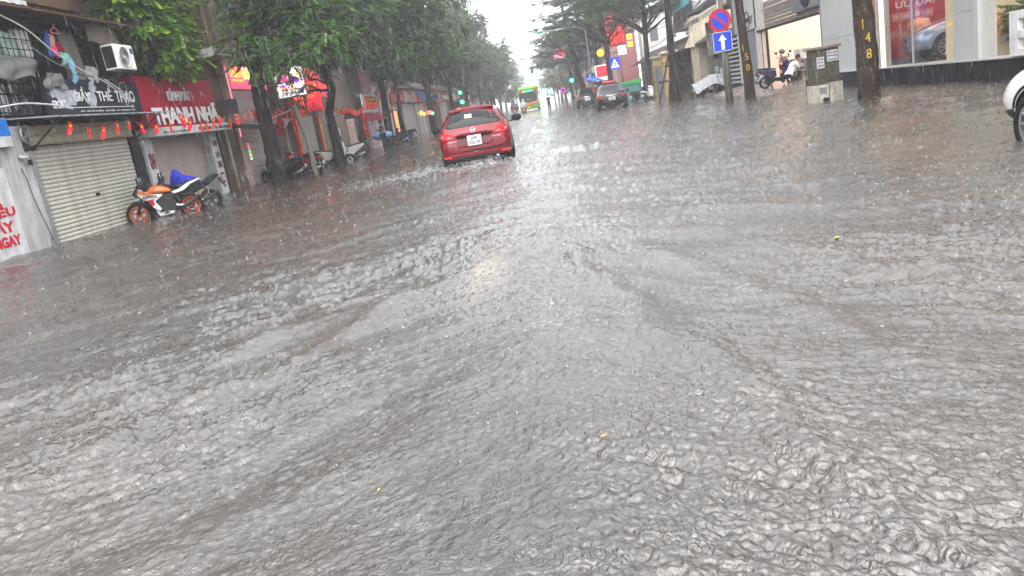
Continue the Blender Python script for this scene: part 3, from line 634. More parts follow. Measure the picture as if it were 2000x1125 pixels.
h6 = left('grey_stall_house', 'grey brick fronted shop with pasted notices past the second trunk', 'shop', 39.9)
MB().box(0, 10.4, .3, 6, -.3, 8.5).build('wall', mat('grey_brown_wall', (.20,.16,.14), .85, streak=.5), h6)
MB().box(1.0, 4.5, .1, .3, -.3, 1.9).build('stone_front', mat('pebbled', (.20,.17,.13), .9, var=.7, scale=9), h6)
MB().box(1.5, 2.6, .05, .1, 1.2, 1.6).build('notice', white, h6)
MB().box(5.2, 9.5, .2, .3, -.3, 2.4).build('shutter', dark, h6)
MB().box(4.6, 5.0, -.3, .1, -.3, 2.0).build('post', mat('pinkish_post', (.45,.32,.30), .7), h6)
h7 = left('columned_house', 'pink and white house with tall white pilasters past the small red sign', 'house', 50.3)
MB().box(0, 6.5, .2, 6, -.3, 8.5).build('wall', plaster_pink, h7)
for k, x in enumerate((.3, 2.6, 5.6)):
    f = MB().box(x, x+.75, -.25, .2, -.3, 3.5).build('pilaster', mat('pinkish_white', (.66,.52,.52), .7), h7)
    MB().box(x-.2, x+.95, -.4, .2, 3.5, 3.62).box(x-.1,x+.85,-.32,.2,3.38,3.5).box(x-.3,x+1.05,-.45,.2,3.62,3.85).build('capital', mat('pinkish_white', (.66,.52,.52), .7), f)
for x in (1.15, 3.6): MB().box(x+.1, x+1.2, .12, .2, .2, 3.2).build('door', dark, h7)
for x, z in ((1.3,5),(3.9,5)): 
    f = MB().box(x, x+1, .1, .2, z, z+1.5).build('window', pane, h7)
    MB().box(x-.08,x+1.08,.06,.1,z-.1,z).box(x-.08,x+1.08,.06,.1,z+1.5,z+1.6).build('frame', white, f)
# rest of the left side up to the vanishing haze
cols = [plaster_gr, plaster_cream, plaster_pink, plaster_br, mat('rose_wall', (.40,.20,.20), .8, streak=.4), mat('pale_wall', (.5,.48,.45), .8, streak=.4)]
desc = ['grey', 'cream', 'dusty pink', 'brown stained', 'rose red', 'pale white']
signs = [('neon_red', (1,.03,.05), 'red'), ('neon_amber', (1,.35,.04), 'amber'), ('sign_pink2', (.8,.3,.4), 'pink'), ('neon_green', (.05,1,.35), 'green')]
q = random.Random(12); s0 = 57.
ORD = 'first second third fourth fifth sixth seventh eighth ninth tenth eleventh twelfth thirteenth fourteenth fifteenth sixteenth seventeenth eighteenth nineteenth twentieth twenty-first twenty-second'.split()
for k in range(22):
    wd = q.uniform(5, 7.5); ht = q.uniform(8, 13); ci = (k*5+q.randrange(2)) % 6; si = signs[q.randrange(4)]
    b_ = left('shophouse', f'{desc[ci]} shophouse behind the left trees, the {ORD[k]} beyond the columned house', 'house', s0)
    MB().box(0, wd-.05, .2+q.random()*.3, 8, -.3, ht).build('wall', cols[ci], b_)
    MB().box(.4, wd-.5, .1, .2, -.2, 2.7).build('shutter', [dark, lt, pk, plaster_br][q.randrange(4)], b_)
    MB().box(.1, wd-.2, -.25, .2, 2.8, 3.7).build('sign_board', mat('board%d'%(k%5), [(.35,.03,.04),(.5,.45,.42),(.05,.1,.25),(.3,.1,.1),(.45,.2,.2)][k%5], .5), b_)
    lit = k in (3, 6, 9)
    MB().box(.6, wd*(.5 if lit else .85), -.28, -.252, 3.0, 3.45).build('sign_face', emit(si[0]+'_far', si[1], 1.0) if lit else mat('face%d'%(k%4), [(.5,.12,.12),(.55,.5,.48),(.12,.12,.3),(.45,.30,.12)][k%4], .5), b_)
    z = 4.5
    while z < ht-2:
        for x in np.arange(.6, wd-1.4, 1.7):
            f = MB().box(x, x+1, .05, .2, z, z+1.5).build('window', pane, b_)
            MB().box(x-.06,x+1.06,.0,.05,z-.08,z).box(x-.06,x+1.06,.0,.05,z+1.5,z+1.58).build('frame', white, f)
        MB().box(0, wd-.05, -.5, .2, z-.6, z-.45).build('balcony_slab', plaster_gr, b_)
        z += 3.2
    s0 += wd
# bunting of national flags
star = mat('star_yellow', (.80,.50,.02), .6, bump=0)
def bunting(pts, lab, step=.42, sz=.30):
    P = [Vector(p) for p in pts]; Q = []
    for i_ in range(len(P)-1):
        n_ = max(2, int((P[i_+1]-P[i_]).length/.1)); sag = .08*(P[i_+1]-P[i_]).length
        for t in np.linspace(0, 1, n_)[:-1]: Q.append(P[i_].lerp(P[i_+1], t)-Vector((0,0,sag*4*t*(1-t))))
    Q.append(P[-1])
    b0 = thing('flag_bunting', lab, 'bunting', tuple(Q[0]), 0, 'strings of red flags with yellow stars')
    MB().tube([v-Q[0] for v in Q], .006, 4).build('cord', black, b0)
    d = 0; nx = .15; qq = random.Random(len(lab))
    for i_ in range(1, len(Q)):
        d += (Q[i_]-Q[i_-1]).length
        if d >= nx:
            nx += step*qq.uniform(.85,1.15); p = Q[i_]-Q[0]; t = (Q[i_]-Q[i_-1]).normalized(); t.z = 0; t.normalize()
            g = Vector((-t.y, t.x, 0)); sw = qq.uniform(-.12,.12); tw = qq.uniform(-.5,.5); hgt = sz*qq.uniform(.9,1.25)
            tt = (t*math.cos(tw)+g*math.sin(tw)); vs = []
            for j in range(5):
                b_ = j/4; w_ = sz*.5*(1-.80*b_)
                for a in (-1,-.33,.33,1): vs.append(p+tt*(w_*a*.62+sw*b_)+g*(.03*math.sin(a*2+j))+Vector((0,0,-hgt*b_)))
            fs = [(j*4+a,j*4+a+1,j*4+a+5,j*4+a+4) for j in range(4) for a in range(3)]
            mb = MB(); mb.add(vs, fs); f = mb.build('flag', redp, b0)
            f.modifiers.new('t','SOLIDIFY').thickness = .004
            nrm = tt.cross(Vector((0,0,-1))).normalized(); c_ = p+tt*sw*.35+Vector((0,0,-hgt*.33)); sv = []
            for a in range(10):
                r_ = (.036 if a % 2 == 0 else .015)*sz/.26; an = math.pi/2+a*math.pi/5; sv.append(tt*(r_*math.cos(an))+Vector((0,0,r_*math.sin(an))))
            for sd in (-1, 1):
                mb = MB(); mb.add([c_+nrm*.02*sd+v for v in sv]+[c_+nrm*.034*sd], [(a,(a+1)%10,10) for a in range(10)]); mb.build('star', star, f)
bunting([(-10.0,16.2,2.60),(-10.05,18.6,2.58),(-9.95,21.4,2.60)], 'string of red flags under the metal awning', .62, .28)
bunting([(-9.95,21.4,2.62),(-10,24.2,2.55),(-9.9,26.6,2.72)], 'string of red flags across the eyewear shop front', .55)
bunting([(-9.9,26.6,2.70),(-9.9,29.5,2.68),(-9.6,33.3,2.82),(-9.6,36,2.75)], 'string of red flags between the first and second trunks', .40)
bunting([(-9.2,33.6,3.0),(-9.4,38,2.6),(-9.5,43,2.9),(-9.8,48.7,3.4)], 'string of red flags from the second to the third trunk', .5, .28)
bunting([(-9.8,48.9,2.2),(-10,53,2.9),(-10,57,4.6)], 'string of red flags rising past the third trunk', .55, .32)
bunting([(-10,58,4.6),(-9.9,64,3.2),(-9.6,72,2.6)], 'far string of red flags falling behind the third trunk', .7, .34)
# brass coloured banners and small street things along the left
cloth('red_banner', 31.6, 2.6, .35, 2.0, (.45,.01,.02), 'long red cloth hanging behind the first trunk', dx=1.0, sd=31, cat='banner', taper=.4)
cloth('red_banner', 44.2, 2.2, .7, 1.2, (.5,.02,.03), 'red flag hanging beside the small repair sign', dx=1.0, sd=33, cat='flag', taper=.2)
# ------------------------------------------------------------ trees
def bark(name, col):
    return mat(name, col, .85, var=.6, scale=3, bump=.9, bscale=14, dist=.04, streak=.4, dirt=(.012,.010,.009))
bk1 = bark('wet_bark', (.017,.014,.012)); bk2 = bark('brown_bark', (.036,.023,.016))
def leafmat(name, c1, c2, tr=.35):
    mt = bpy.data.materials.new(name); mt.use_nodes = True; n = mt.node_tree.nodes; L = mt.node_tree.links; b = n["Principled BSDF"]
    g = n.new("ShaderNodeNewGeometry"); t = n.new("ShaderNodeTexNoise"); t.inputs['Scale'].default_value = .9; t.inputs['Detail'].default_value = 3
    L.new(g.outputs['Position'], t.inputs['Vector'])
    ad = n.new("ShaderNodeMath"); ad.operation = 'MULTIPLY_ADD'; L.new(g.outputs['Random Per Island'], ad.inputs[0]); ad.inputs[1].default_value = .5; L.new(t.outputs[0], ad.inputs[2])
    mr = n.new("ShaderNodeMapRange"); mr.inputs[1].default_value = .45; mr.inputs[2].default_value = 1.05; L.new(ad.outputs[0], mr.inputs[0])
    mx = n.new("ShaderNodeMix"); mx.data_type = 'RGBA'; L.new(mr.outputs[0], mx.inputs[0]); mx.inputs[6].default_value = (*c1,1); mx.inputs[7].default_value = (*c2,1)
    L.new(mx.outputs[2], b.inputs['Base Color']); b.inputs['Roughness'].default_value = .38
    tl = n.new("ShaderNodeBsdfTranslucent"); L.new(mx.outputs[2], tl.inputs[0]); ms = n.new("ShaderNodeMixShader"); ms.inputs[0].default_value = tr
    L.new(b.outputs[0], ms.inputs[1]); L.new(tl.outputs[0], ms.inputs[2]); L.new(ms.outputs[0], n["Material Output"].inputs[0]); return mt
lf_bright = leafmat('bright_leaf', (.055,.15,.015), (.24,.42,.04)); lf_mid = leafmat('green_leaf', (.022,.07,.016), (.11,.23,.035))
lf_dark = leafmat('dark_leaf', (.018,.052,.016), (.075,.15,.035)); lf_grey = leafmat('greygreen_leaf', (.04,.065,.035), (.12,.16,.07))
def spray(kind, rs):
    """template of one leafy twig: leaflets as folded rhombs either side of a drooping stem, unit length along x"""
    V_ = []; F_ = []
    nl = {'pinnate': 9, 'broad': 5, 'tier': 8}[kind]; L_, W_ = {'pinnate': (.30,.105), 'broad': (.46,.20), 'tier': (.26,.12)}[kind]
    for i_ in range(nl):
        t = (i_+.8)/nl; dr = -.32*t*t if kind != 'tier' else -.06*t*t
        for sd in (-1, 1):
            a = sd*(1.05 if kind == 'pinnate' else .85)+rs.uniform(-.25,.25); l = L_*rs.uniform(.75,1.2); wv = W_*rs.uniform(.8,1.2)
            o = np.array([t, 0, dr]); d = np.array([math.cos(a), math.sin(a), -.45*rs.uniform(.3,1.3) if kind != 'tier' else rs.uniform(-.15,.1)]); d /= np.linalg.norm(d)
            s_ = np.array([-d[1], d[0], 0]); s_ /= np.linalg.norm(s_); up = np.cross(d, s_)*.25
            k = len(V_); V_ += [o, o+d*l*.5+s_*wv+up*wv, o+d*l, o+d*l*.5-s_*wv+up*wv]; F_ += [(k,k+1,k+2),(k,k+2,k+3)]
    return np.array(V_), np.array(F_)
def crown_mesh(name, parent, clumps, n_, size, kind, m, seed):
    rs = np.random.RandomState(seed); temps = [spray(kind, random.Random(seed*9+i_)) for i_ in range(4)]
    vol = np.array([c[3]*c[4]*c[5] for c in clumps])**.7; pr = vol/vol.sum()
    Vs = []; Fs = []; off = 0
    for k in range(n_):
        c = clumps[rs.choice(len(clumps), p=pr)]
        d = rs.randn(3); d /= np.linalg.norm(d); r_ = rs.uniform(.45, 1.05)**.6
        p = np.array(c[:3])+d*r_*np.array(c[3:6])
        out = np.array([d[0], d[1], d[2]*.35 if kind != 'tier' else 0])+rs.randn(3)*.35; 
        if kind == 'tier': out[2] *= .15
        out /= np.linalg.norm(out)+1e-6
        s_ = np.cross([0,0,1.], out); s_ /= np.linalg.norm(s_)+1e-6; up = np.cross(out, s_)
        T, F_ = temps[k % 4]; sc = size*rs.uniform(.6, 1.35)
        M_ = np.stack([out, s_, up], 0)*sc
        Vs.append(T@M_+p); Fs.append(F_+off); off += len(T)
    return npmesh(name, np.concatenate(Vs), np.concatenate(Fs), m, parent)
def limb(mb, p0, p1, r0, r1, rs, n=7, w=.12):
    pts = []; rad = []
    for i_ in range(n):
        t = i_/(n-1); p = Vector(p0).lerp(Vector(p1), t)+Vector((rs.uniform(-w,w), rs.uniform(-w,w), rs.uniform(-w,w)*.5))*(0 if i_ in (0,n-1) else 1)
        p.z += .25*math.sin(math.pi*t)*(Vector(p1)-Vector(p0)).length*.15; pts.append(p); rad.append(r0+(r1-r0)*t)
    mb.tube(pts, rad, 8)
def trunk_mesh(mb, pts, rad, seed, n=12):
    # fluted, flaring trunk
    rs = random.Random(seed); P = [Vector(p) for p in pts]; k0 = len(mb.v); vs = []; m_ = 5*(len(P)-1)+1; lob = [rs.uniform(0,6.28) for _ in range(3)]
    for i_ in range(m_):
        t = i_/5; a = min(int(t), len(P)-2); f = t-a; c = P[a].lerp(P[a+1], f); r_ = rad[a]+(rad[a+1]-rad[a])*f
        for j in range(n):
            th = 2*math.pi*j/n; rr_ = r_*(1+.09*math.sin(3*th+lob[0]+i_*.15)+.07*math.sin(5*th+lob[1]-i_*.2)+.04*math.sin(i_*1.9+th*2)+rs.uniform(-.025,.025))
            vs.append((c.x+rr_*math.cos(th), c.y+rr_*math.sin(th), c.z))
    fs = [(i_*n+j, i_*n+(j+1)%n, (i_+1)*n+(j+1)%n, (i_+1)*n+j) for i_ in range(m_-1) for j in range(n)]+[tuple(range((m_-1)*n, m_*n))]
    mb.add(vs, fs)
def tree(x, y, tr, rad, clumps, n_, size, kind, m, lab, seed, bm_=bk1, group=None, limbs=True, name='street_tree', z=0):
    t = thing(name, lab, 'tree', (x, y, z), 0, group); rs = random.Random(seed)
    mb = MB(); trunk_mesh(mb, [(0,0,-.3)]+tr, rad, seed); top = Vector(tr[-1])
    mb.build('trunk', bm_, t, smooth=True)
    if limbs:
        lb_ = MB()
        for c in clumps:
            k = max(0, len(tr)-1-(c[2] < top.z)); st = Vector(tr[k]) if c[2] > tr[k][2]-.5 else Vector(tr[max(0,k-1)])
            limb(lb_, st, c[:3], rad[-1]*.65, .03, rs)
            for j in range(3):
                e = Vector(c[:3])+Vector((rs.uniform(-.7,.7)*c[3], rs.uniform(-.7,.7)*c[4], rs.uniform(-.5,.6)*c[5]))
                limb(lb_, Vector(c[:3]).lerp(st, .35), e, .045, .012, rs, 5, .06)
        lb_.build('limbs', bm_, t, smooth=True)
    crown_mesh('crown', t, clumps, n_, size, kind, m, seed)
    return t
def rnd_clumps(seed, R_, z0, z1, k, flat=.6, cx=0, cy=0, r=(1.0,1.9)):
    rs = random.Random(seed); out = []
    for i_ in range(k):
        a = i_*2.4+rs.uniform(-.4,.4); f = math.sqrt((i_+.5)/k); z = rs.uniform(z0, z1); env = R_*math.sin(math.pi*min(1,max(.22,(z-z0+.8)/(z1-z0+1.6))))**.7
        rr_ = rs.uniform(*r); out.append((cx+env*f*math.cos(a), cy+env*f*math.sin(a), z, rr_, rr_, rr_*flat))
    return out
# leafy creeper of ficus over the eyewear shop
cl = [(0,0,5.0,.75,1.2,.9),(.1,.9,4.6,.7,.9,.8),(.15,-.6,5.8,.8,1.1,.9),(.2,.4,6.6,1.0,1.5,1.0),(.1,1.6,4.2,.55,.7,.6),(.2,1.3,5.3,.7,.9,.9),(.2,2.1,3.9,.4,.5,.42),(.1,.5,3.95,.4,.6,.35),(.2,-1.4,6.8,.9,1,.9),(.2,2.1,4.9,.6,.7,.7)]
cl = [(a,(b-.35)*.92,c-3.5,d*.9,e*.85,f*.85) for a,b,c,d,e,f in cl]
tree(-10.75, 22.4, [(0,.1,.4),(-.1,.2,1.2),(-.1,.2,2.2)], [.08,.08,.07,.05], cl, 1500, .36, 'broad', lf_bright, 'bright green leafy tree bush hanging over the dark red eyewear shop', 3, name='hanging_tree', z=3.9)
# first two big trees
cl = [(.3,-.8,4.1,.95,.8,.42),(1.6,-.8,4.15,.95,.8,.42),(2.7,-.6,4.5,.75,.7,.45),(-.35,-.7,4.75,.65,.7,.5),(.9,0,3.95,.8,.6,.33),(.4,.2,5.4,1.1,1.2,.8),(2.0,.2,5.5,1.1,1.2,.8),(-.2,.5,6.3,1.0,1.2,.9),
      (1.2,.3,6.9,1.5,1.5,1),(2.7,.5,6.7,1,1.2,.9),(.5,.5,8.3,1.9,1.9,1.2),(2.3,1,8.6,1.7,1.9,1.1),(1,0,10,2.2,2.2,1.2),(1.2,1.6,5.8,1.2,1.2,.8)]
cl = [(a+.35,)+tuple(r) for a,*r in cl]
tree(-9.45, 26.6, [(0,0,.6),(-.02,.05,1.9),(.02,0,3.2),(.15,.1,4.8),(.1,.1,7.2)], [.36,.25,.22,.22,.20,.12], cl, 2300, .42, 'pinnate', lf_mid, 'nearest big street tree on the left with a dark fluted trunk and bright lower sprays', 21)
cl = rnd_clumps(31, 3.6, 5.0, 11.0, 15, .62)+[(1.6,-1.4,4.6,1.0,1.0,.5),(-.9,.3,4.0,1.1,1.0,.6),(-1.3,-.6,3.2,.7,.7,.6),(1.9,.8,5.0,1.1,1.1,.6)]
tree(-9.1, 33.5, [(.05,0,.8),(.0,0,2.2),(.35,0,3.2),(.05,.1,4.6),(-.3,.2,7.5)], [.27,.21,.19,.18,.15,.10], cl, 2300, .46, 'pinnate', lf_dark, 'second street tree on the left whose trunk bends like an elbow', 22)
specs = [(-9.75,48.9,.24,4.4,13.5,4.6,22,2600,lf_dark,'third street tree on the left with a straight thick trunk and dense dark crown'),
         (-10.2,56.2,.17,4.6,11,3.6,14,1500,lf_mid,'slim street tree close behind the third trunk, wrapped by bunting'),
         (-9.4,66,.26,5.2,14.5,3.5,17,1700,lf_dark,'street tree with a tall dense crown overhanging the road above the red car'),
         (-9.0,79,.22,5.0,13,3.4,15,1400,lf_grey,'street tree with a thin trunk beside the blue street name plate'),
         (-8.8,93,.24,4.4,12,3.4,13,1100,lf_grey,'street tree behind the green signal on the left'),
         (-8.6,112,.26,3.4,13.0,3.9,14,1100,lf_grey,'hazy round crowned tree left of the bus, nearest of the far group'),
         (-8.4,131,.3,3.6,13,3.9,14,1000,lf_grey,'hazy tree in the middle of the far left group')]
for k, (x, y, r_, z0, z1, R_, nc, ns, m_, lab) in enumerate(specs):
    tree(x, y, [(0,0,1),(.1,0,z0*.7),(.0,.1,z0+1.5),(.2,0,z0+4)], [r_*1.3,r_,r_*.85,r_*.75,r_*.4], rnd_clumps(50+k, R_, z0, z1, nc, .62, cx=.6), ns, .55+.003*y, 'pinnate', m_, lab, 60+k)
q = random.Random(3)
for k, (x, y) in enumerate(((-10.5,152),(-10.5,175),(-10.5,200),(-10.5,230),(-10,262),(-9.5,300))):
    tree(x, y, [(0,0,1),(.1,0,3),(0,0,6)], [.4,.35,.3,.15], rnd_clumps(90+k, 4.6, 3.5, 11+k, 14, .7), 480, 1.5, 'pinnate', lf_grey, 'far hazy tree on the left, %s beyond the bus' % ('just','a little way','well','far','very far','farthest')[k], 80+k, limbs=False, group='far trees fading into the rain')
# right side trees with tiered crowns
def tiers(seed, R_, z0, z1, n_, cx=0, cy=0):
    rs = random.Random(seed); out = []
    for i_ in range(n_):
        z = z0+(z1-z0)*i_/(n_-1); rad_ = R_*(1-.45*i_/(n_-1)); k = 5
        for j in range(k):
            a = j*2*math.pi/k+i_*.9+rs.uniform(-.3,.3); f = rs.uniform(.5,.75)
            out.append((cx+rad_*f*math.cos(a), cy+rad_*f*math.sin(a), z+rs.uniform(-.2,.2), rad_*.42, rad_*.42, .22))
    return out
tree(7.45, 44.6, [(.0,0,2),(.05,0,4),(.12,0,6),(.15,0,8)], [.27,.21,.18,.17,.14], tiers(1,4.5,8.0,12,5), 2200, .5, 'tier', lf_mid, 'dark right hand tree held by crossed wooden props, beside the grey boxes', 101)
tree(9.1, 66.9, [(.0,0,2),(.1,0,5),(.25,0,8)], [.26,.22,.20,.17], tiers(2,5,6.9,12,6), 2800, .66, 'tier', lf_mid, 'dark right hand trunk in front of the white and black scooter', 102)
tree(6.4, 73, [(.05,0,2),(.1,0,5),(-.1,0,8)], [.26,.23,.2,.16], tiers(3,4.5,6.7,11,5,-.3), 2400, .65, 'tier', lf_mid, 'right hand tree with its trunk beside the blue pedestrian sign', 103)
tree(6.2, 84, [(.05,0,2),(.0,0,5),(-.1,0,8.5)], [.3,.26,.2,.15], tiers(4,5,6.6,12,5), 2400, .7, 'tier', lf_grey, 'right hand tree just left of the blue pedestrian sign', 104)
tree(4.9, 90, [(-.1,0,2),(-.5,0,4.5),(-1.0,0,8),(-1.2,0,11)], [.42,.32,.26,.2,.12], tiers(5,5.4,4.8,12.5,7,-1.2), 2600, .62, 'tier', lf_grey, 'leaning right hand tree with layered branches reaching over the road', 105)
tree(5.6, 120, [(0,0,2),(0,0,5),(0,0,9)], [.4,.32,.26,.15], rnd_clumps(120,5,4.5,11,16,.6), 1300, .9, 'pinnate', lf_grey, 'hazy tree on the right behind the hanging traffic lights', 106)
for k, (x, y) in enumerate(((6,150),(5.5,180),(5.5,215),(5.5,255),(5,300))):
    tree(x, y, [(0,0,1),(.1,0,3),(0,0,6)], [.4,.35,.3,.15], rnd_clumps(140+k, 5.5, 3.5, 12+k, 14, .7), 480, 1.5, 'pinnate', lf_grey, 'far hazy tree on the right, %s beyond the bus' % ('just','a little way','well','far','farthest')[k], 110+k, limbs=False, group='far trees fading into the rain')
# two near trunks with painted numbers; their crowns are above the picture
for (x, y, num, sd, r_, lean, rz_) in ((8.42,21.0,'148',131,.25,-.10,5.2),(8.1,31.5,'150',132,.19,-.10,8)):
    t = tree(x, y, [(.0,0,1.2),(lean*.6,0,2.6),(lean,0,4),(lean*1.3,0,rz_+1)], [r_*1.08,r_,r_*.92,r_*.86,r_*.75] if num=='148' else [r_*1.15,r_,r_*.85,r_*.8,r_*.7], tiers(sd,3.6,rz_,rz_+3,3), 800, .45, 'tier', lf_mid, ('nearest right hand trunk with number 148 painted in yellow, right of the brick stub' if num == '148' else 'slimmer right hand trunk numbered 150 in yellow, beside the no parking sign'), sd, bm_=bk2)
    for j, ch in enumerate(num):
        z = (1.86, 1.52, 1.12)[j]-(0 if num == '148' else -.10); o = letters(t, ch, -.08, (-.055 if ch == '1' else .06), z-.12, z+.12, mat('old_yellow_paint', (.50,.34,.03), .7, var=.5, scale=20), y=0, ext=.01, name='painted_digit')
        if ch == '1': pass
        o.rotation_euler = (0,0,R(14)); o.location = (.0+(-.05 if j == 0 else .01*j)+lean*.4+.0, -(r_*1.08 if num == '148' else r_*1.1)*.985-.0, 0); o['label'] = 'hand painted yellow digit ' + ch
# props round the propped tree and beside the left trees
pr = thing('tree_props', 'crossed dark wooden props tied round the right hand tree', 'props', (7.45, 44.6, 0))
for k, (a, r_) in enumerate(((math.pi*1.0,1.05),(-.2,1.4),(math.pi*.55,1.1),(-math.pi*.45,1.0),(-math.pi*.72,.9),(.35,1.2))):
    MB().tube([(r_*math.cos(a), r_*math.sin(a), -.3),(.18*math.cos(a), .18*math.sin(a), 2.5)], .045, 6).build('prop', bk2 if k % 2 else bk1, pr)
for z, r_ in ((1.95,.42),(1.15,.82)):
    MB().tube([(-r_*1.1,-r_*.6,z-.05),(r_*1.15,-r_*.7,z+.1)], .04, 6).build('rail', bk1, pr); MB().tube([(-r_,r_*.5,z),(r_*1.1,r_*.6,z)], .04, 6).build('rail', bk1, pr)
tag(MB().tube([(-9.2,26.9,2.6),(-8.9,26.7,1.3),(-8.75,26.3,-.2)], .10, 8).build('leaning_post', mat('grey_wood', (.20,.19,.17), .8, streak=.4), None, smooth=True, loc=(0.15,1.9,0)), 'pale grey leaning post right of the nearest left trunk', 'post')
# ------------------------------------------------------------ right side
alu = mat('white_cladding', (.42,.43,.43), .4, streak=.12, var=.08, scale=1)
alug = mat('grey_cladding', (.17,.19,.20), .4, streak=.15, var=.1, scale=1)
plinth = mat('black_granite', (.008,.008,.013), .15, spec=.05, streak=.12, dirt=(.08,.08,.09))
warm = mat('warm_interior', (.78,.70,.63), .6, var=.06, scale=1)
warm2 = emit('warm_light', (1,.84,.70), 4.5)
# dealership showroom nearest (world y 12 .. 30.9), frame origin at its far end
def RX(y): return 30.9-y                                  # local x of a world y
sr = right('showroom', 'white clad car showroom with big glass windows on a black plinth', 'showroom', 30.9)
MB().box(0, 24, .0, .5, -.3, .52).build('plinth', plinth, sr, bevel=.01)
MB().box(0,24,-.06,.55,.52,.56).build('sill', alu, sr)
for a, b_, m_ in ((RX(30.9),RX(27.9),alu),(RX(27.85),RX(26.1),alu),(RX(21.4),RX(20.35),alu)):
    w_ = (b_-a)/2 if b_-a > 2 else b_-a; x = a
    while x < b_-.01:
        for z0_, z1_ in ((.56,1.75),(1.755,3.2),(3.205,5)): MB().box(x+.004, x+w_-.004, .02, .45, z0_, z1_-.005).build('cladding_panel', m_, sr)
        x += w_
MB().box(RX(26.35),RX(26.1)+.0,-.0,.02,.56,5).build('red_return', mat('rose_return', (.35,.14,.13), .5), sr)
MB().box(RX(20.35), RX(20.12), -.05, .4, .56, 5).build('frame', alu, sr)
MB().box(0, 24, .02, 10, 5.0, 8.5).build('upper_wall', alug, sr)
MB().box(-.1, 24, -.02, 8, 4.0, 4.2).box(0,24,6,6.2,.5,4).build('ceiling', mat('showroom_grey', (.5,.45,.4), .6), sr)
for k in range(5): MB().box(1.5+k*4.5, 5+k*4.5, .7, 5.2, 3.93, 3.97).build('light_panel', emit('ceiling_light', (1,.86,.70), 3.0), sr)
MB().box(0, 24, .5, 6, .30, .50).build('floor', mat('showroom_floor', (.35,.30,.30), .2), sr)
# windows
for x0_, x1_ in ((RX(26.1),RX(25.8)),(RX(25.72),RX(23.75)),(RX(23.70),RX(21.45))):
    pass
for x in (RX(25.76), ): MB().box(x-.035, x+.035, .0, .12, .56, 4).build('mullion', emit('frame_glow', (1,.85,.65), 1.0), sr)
MB().box(RX(23.74), RX(23.72), .02, .08, .56, 4).build('mullion', alu, sr)
cg_ = clear_glass('shop_glass')
for a, b_ in ((26.1,25.8),(25.72,23.75),(23.71,21.42),(20.1,17.0)): MB().box(RX(a), RX(b_), .04, .06, .58, 3.9).build('pane', cg_, sr)
# red display wall inside first window with a poster on it
dw = thing('display_wall', 'dark red promotion wall with price tags behind the showroom glass', 'display wall', (10.9, 28.5, .5))
MB().box(.0, 4.6, 0, .1, 0, 3.5).build('panel', mat('display_red', (.36,.02,.035), .4), dw)
MB().box(.1, 4.5, -.35, 0, 0, .18).build('base', mat('bluegrey', (.2,.22,.3), .4), dw)
for a, b_, s_ in ((1.45,2.12,'50 Triệu'),(2.2,2.85,'20 Triệu')):
    MB().box(a, b_, -.012, 0, 1.42, 1.70).build('price_frame', mat('price_red', (.50,.16,.13), .5), dw)
    letters(dw, s_, a+.06, b_-.06, 1.48, 1.63, whitetext, y=-.014)
letters(dw, 'ƯU ĐÃI', 1.6, 2.9, 1.85, 2.1, whitetext, y=-.004)
for k in range(6): MB().box(.9+k*.45, 1.2+k*.45, -.01, 0, .8+.08*(k%2), 1.05+.08*(k%2)).build('note', mat('note_rose', (.45,.16,.16), .5), dw)
tag(MB().lathe([(.001,0),(.30,.05),(.36,.3),(.3,.55),(.001,.6)], n=16).build('display_stool', mat('peach', (.75,.36,.28), .4), None, smooth=True, loc=(12.75, 27.4, 1.3)), 'peach round object beside the bonnet of the displayed blue car', 'ornament')
MB().box(.0,.6,.4,.45,0,1).build('pedestal', white, tag(thing('display_plinth', 'white display block under the peach round object', 'plinth', (12.45, 27.0, .5)), None, None))
cwl = thing('cream_partition', 'cream partition wall behind the second showroom window', 'partition', (10.95, 21.95, .5)); MB().box(0, 4, 0, .1, 0, 3.4).build('panel', mat('cream_wall', (.72,.62,.42), .6, var=.06), cwl)
so_k = thing('wall_socket', 'white socket plate low on the cream showroom wall', 'socket', (12.3, 21.85, .78))
MB().box(0, .3, 0, .08, 0, .25).build('plate', white, so_k, bevel=.01); MB().lathe([(.001,-.012),(.05,-.012),(.05,0)], c=(.16,0,.1), axis='y', n=12).build('hole', alug, so_k)
pl = thing('potted_plant', 'green palm plant behind the showroom glass beside the letter E', 'plant', (12.75, 21.2, .5)); 
crown_mesh('leaves', pl, [(0,0,1.0,.35,.3,.3),(-.35,0,.85,.3,.2,.2)], 90, .40, 'pinnate', lf_mid, 5)
MB().tube([(0,0,0),(0,-.1,.9)], .03, 6).build('stem', bk2, pl); MB().lathe([(.12,0),(.18,.35),(.16,.35),(.001,.3)], n=14).build('pot', white, pl)
E_ = right('letter_sign', 'big white standing letter E cut by the right edge of the picture', 'sign', 18.62, -.12, .56)
MB().prism([(0,0),(1.0,0),(1.0,.16),(.32,.16),(.32,.38),(.85,.38),(.85,.56),(.32,.56),(.32,.80),(1.0,.80),(1.0,.98),(0,.98)], -.05, .08).build('letter', white, E_, bevel=.008)

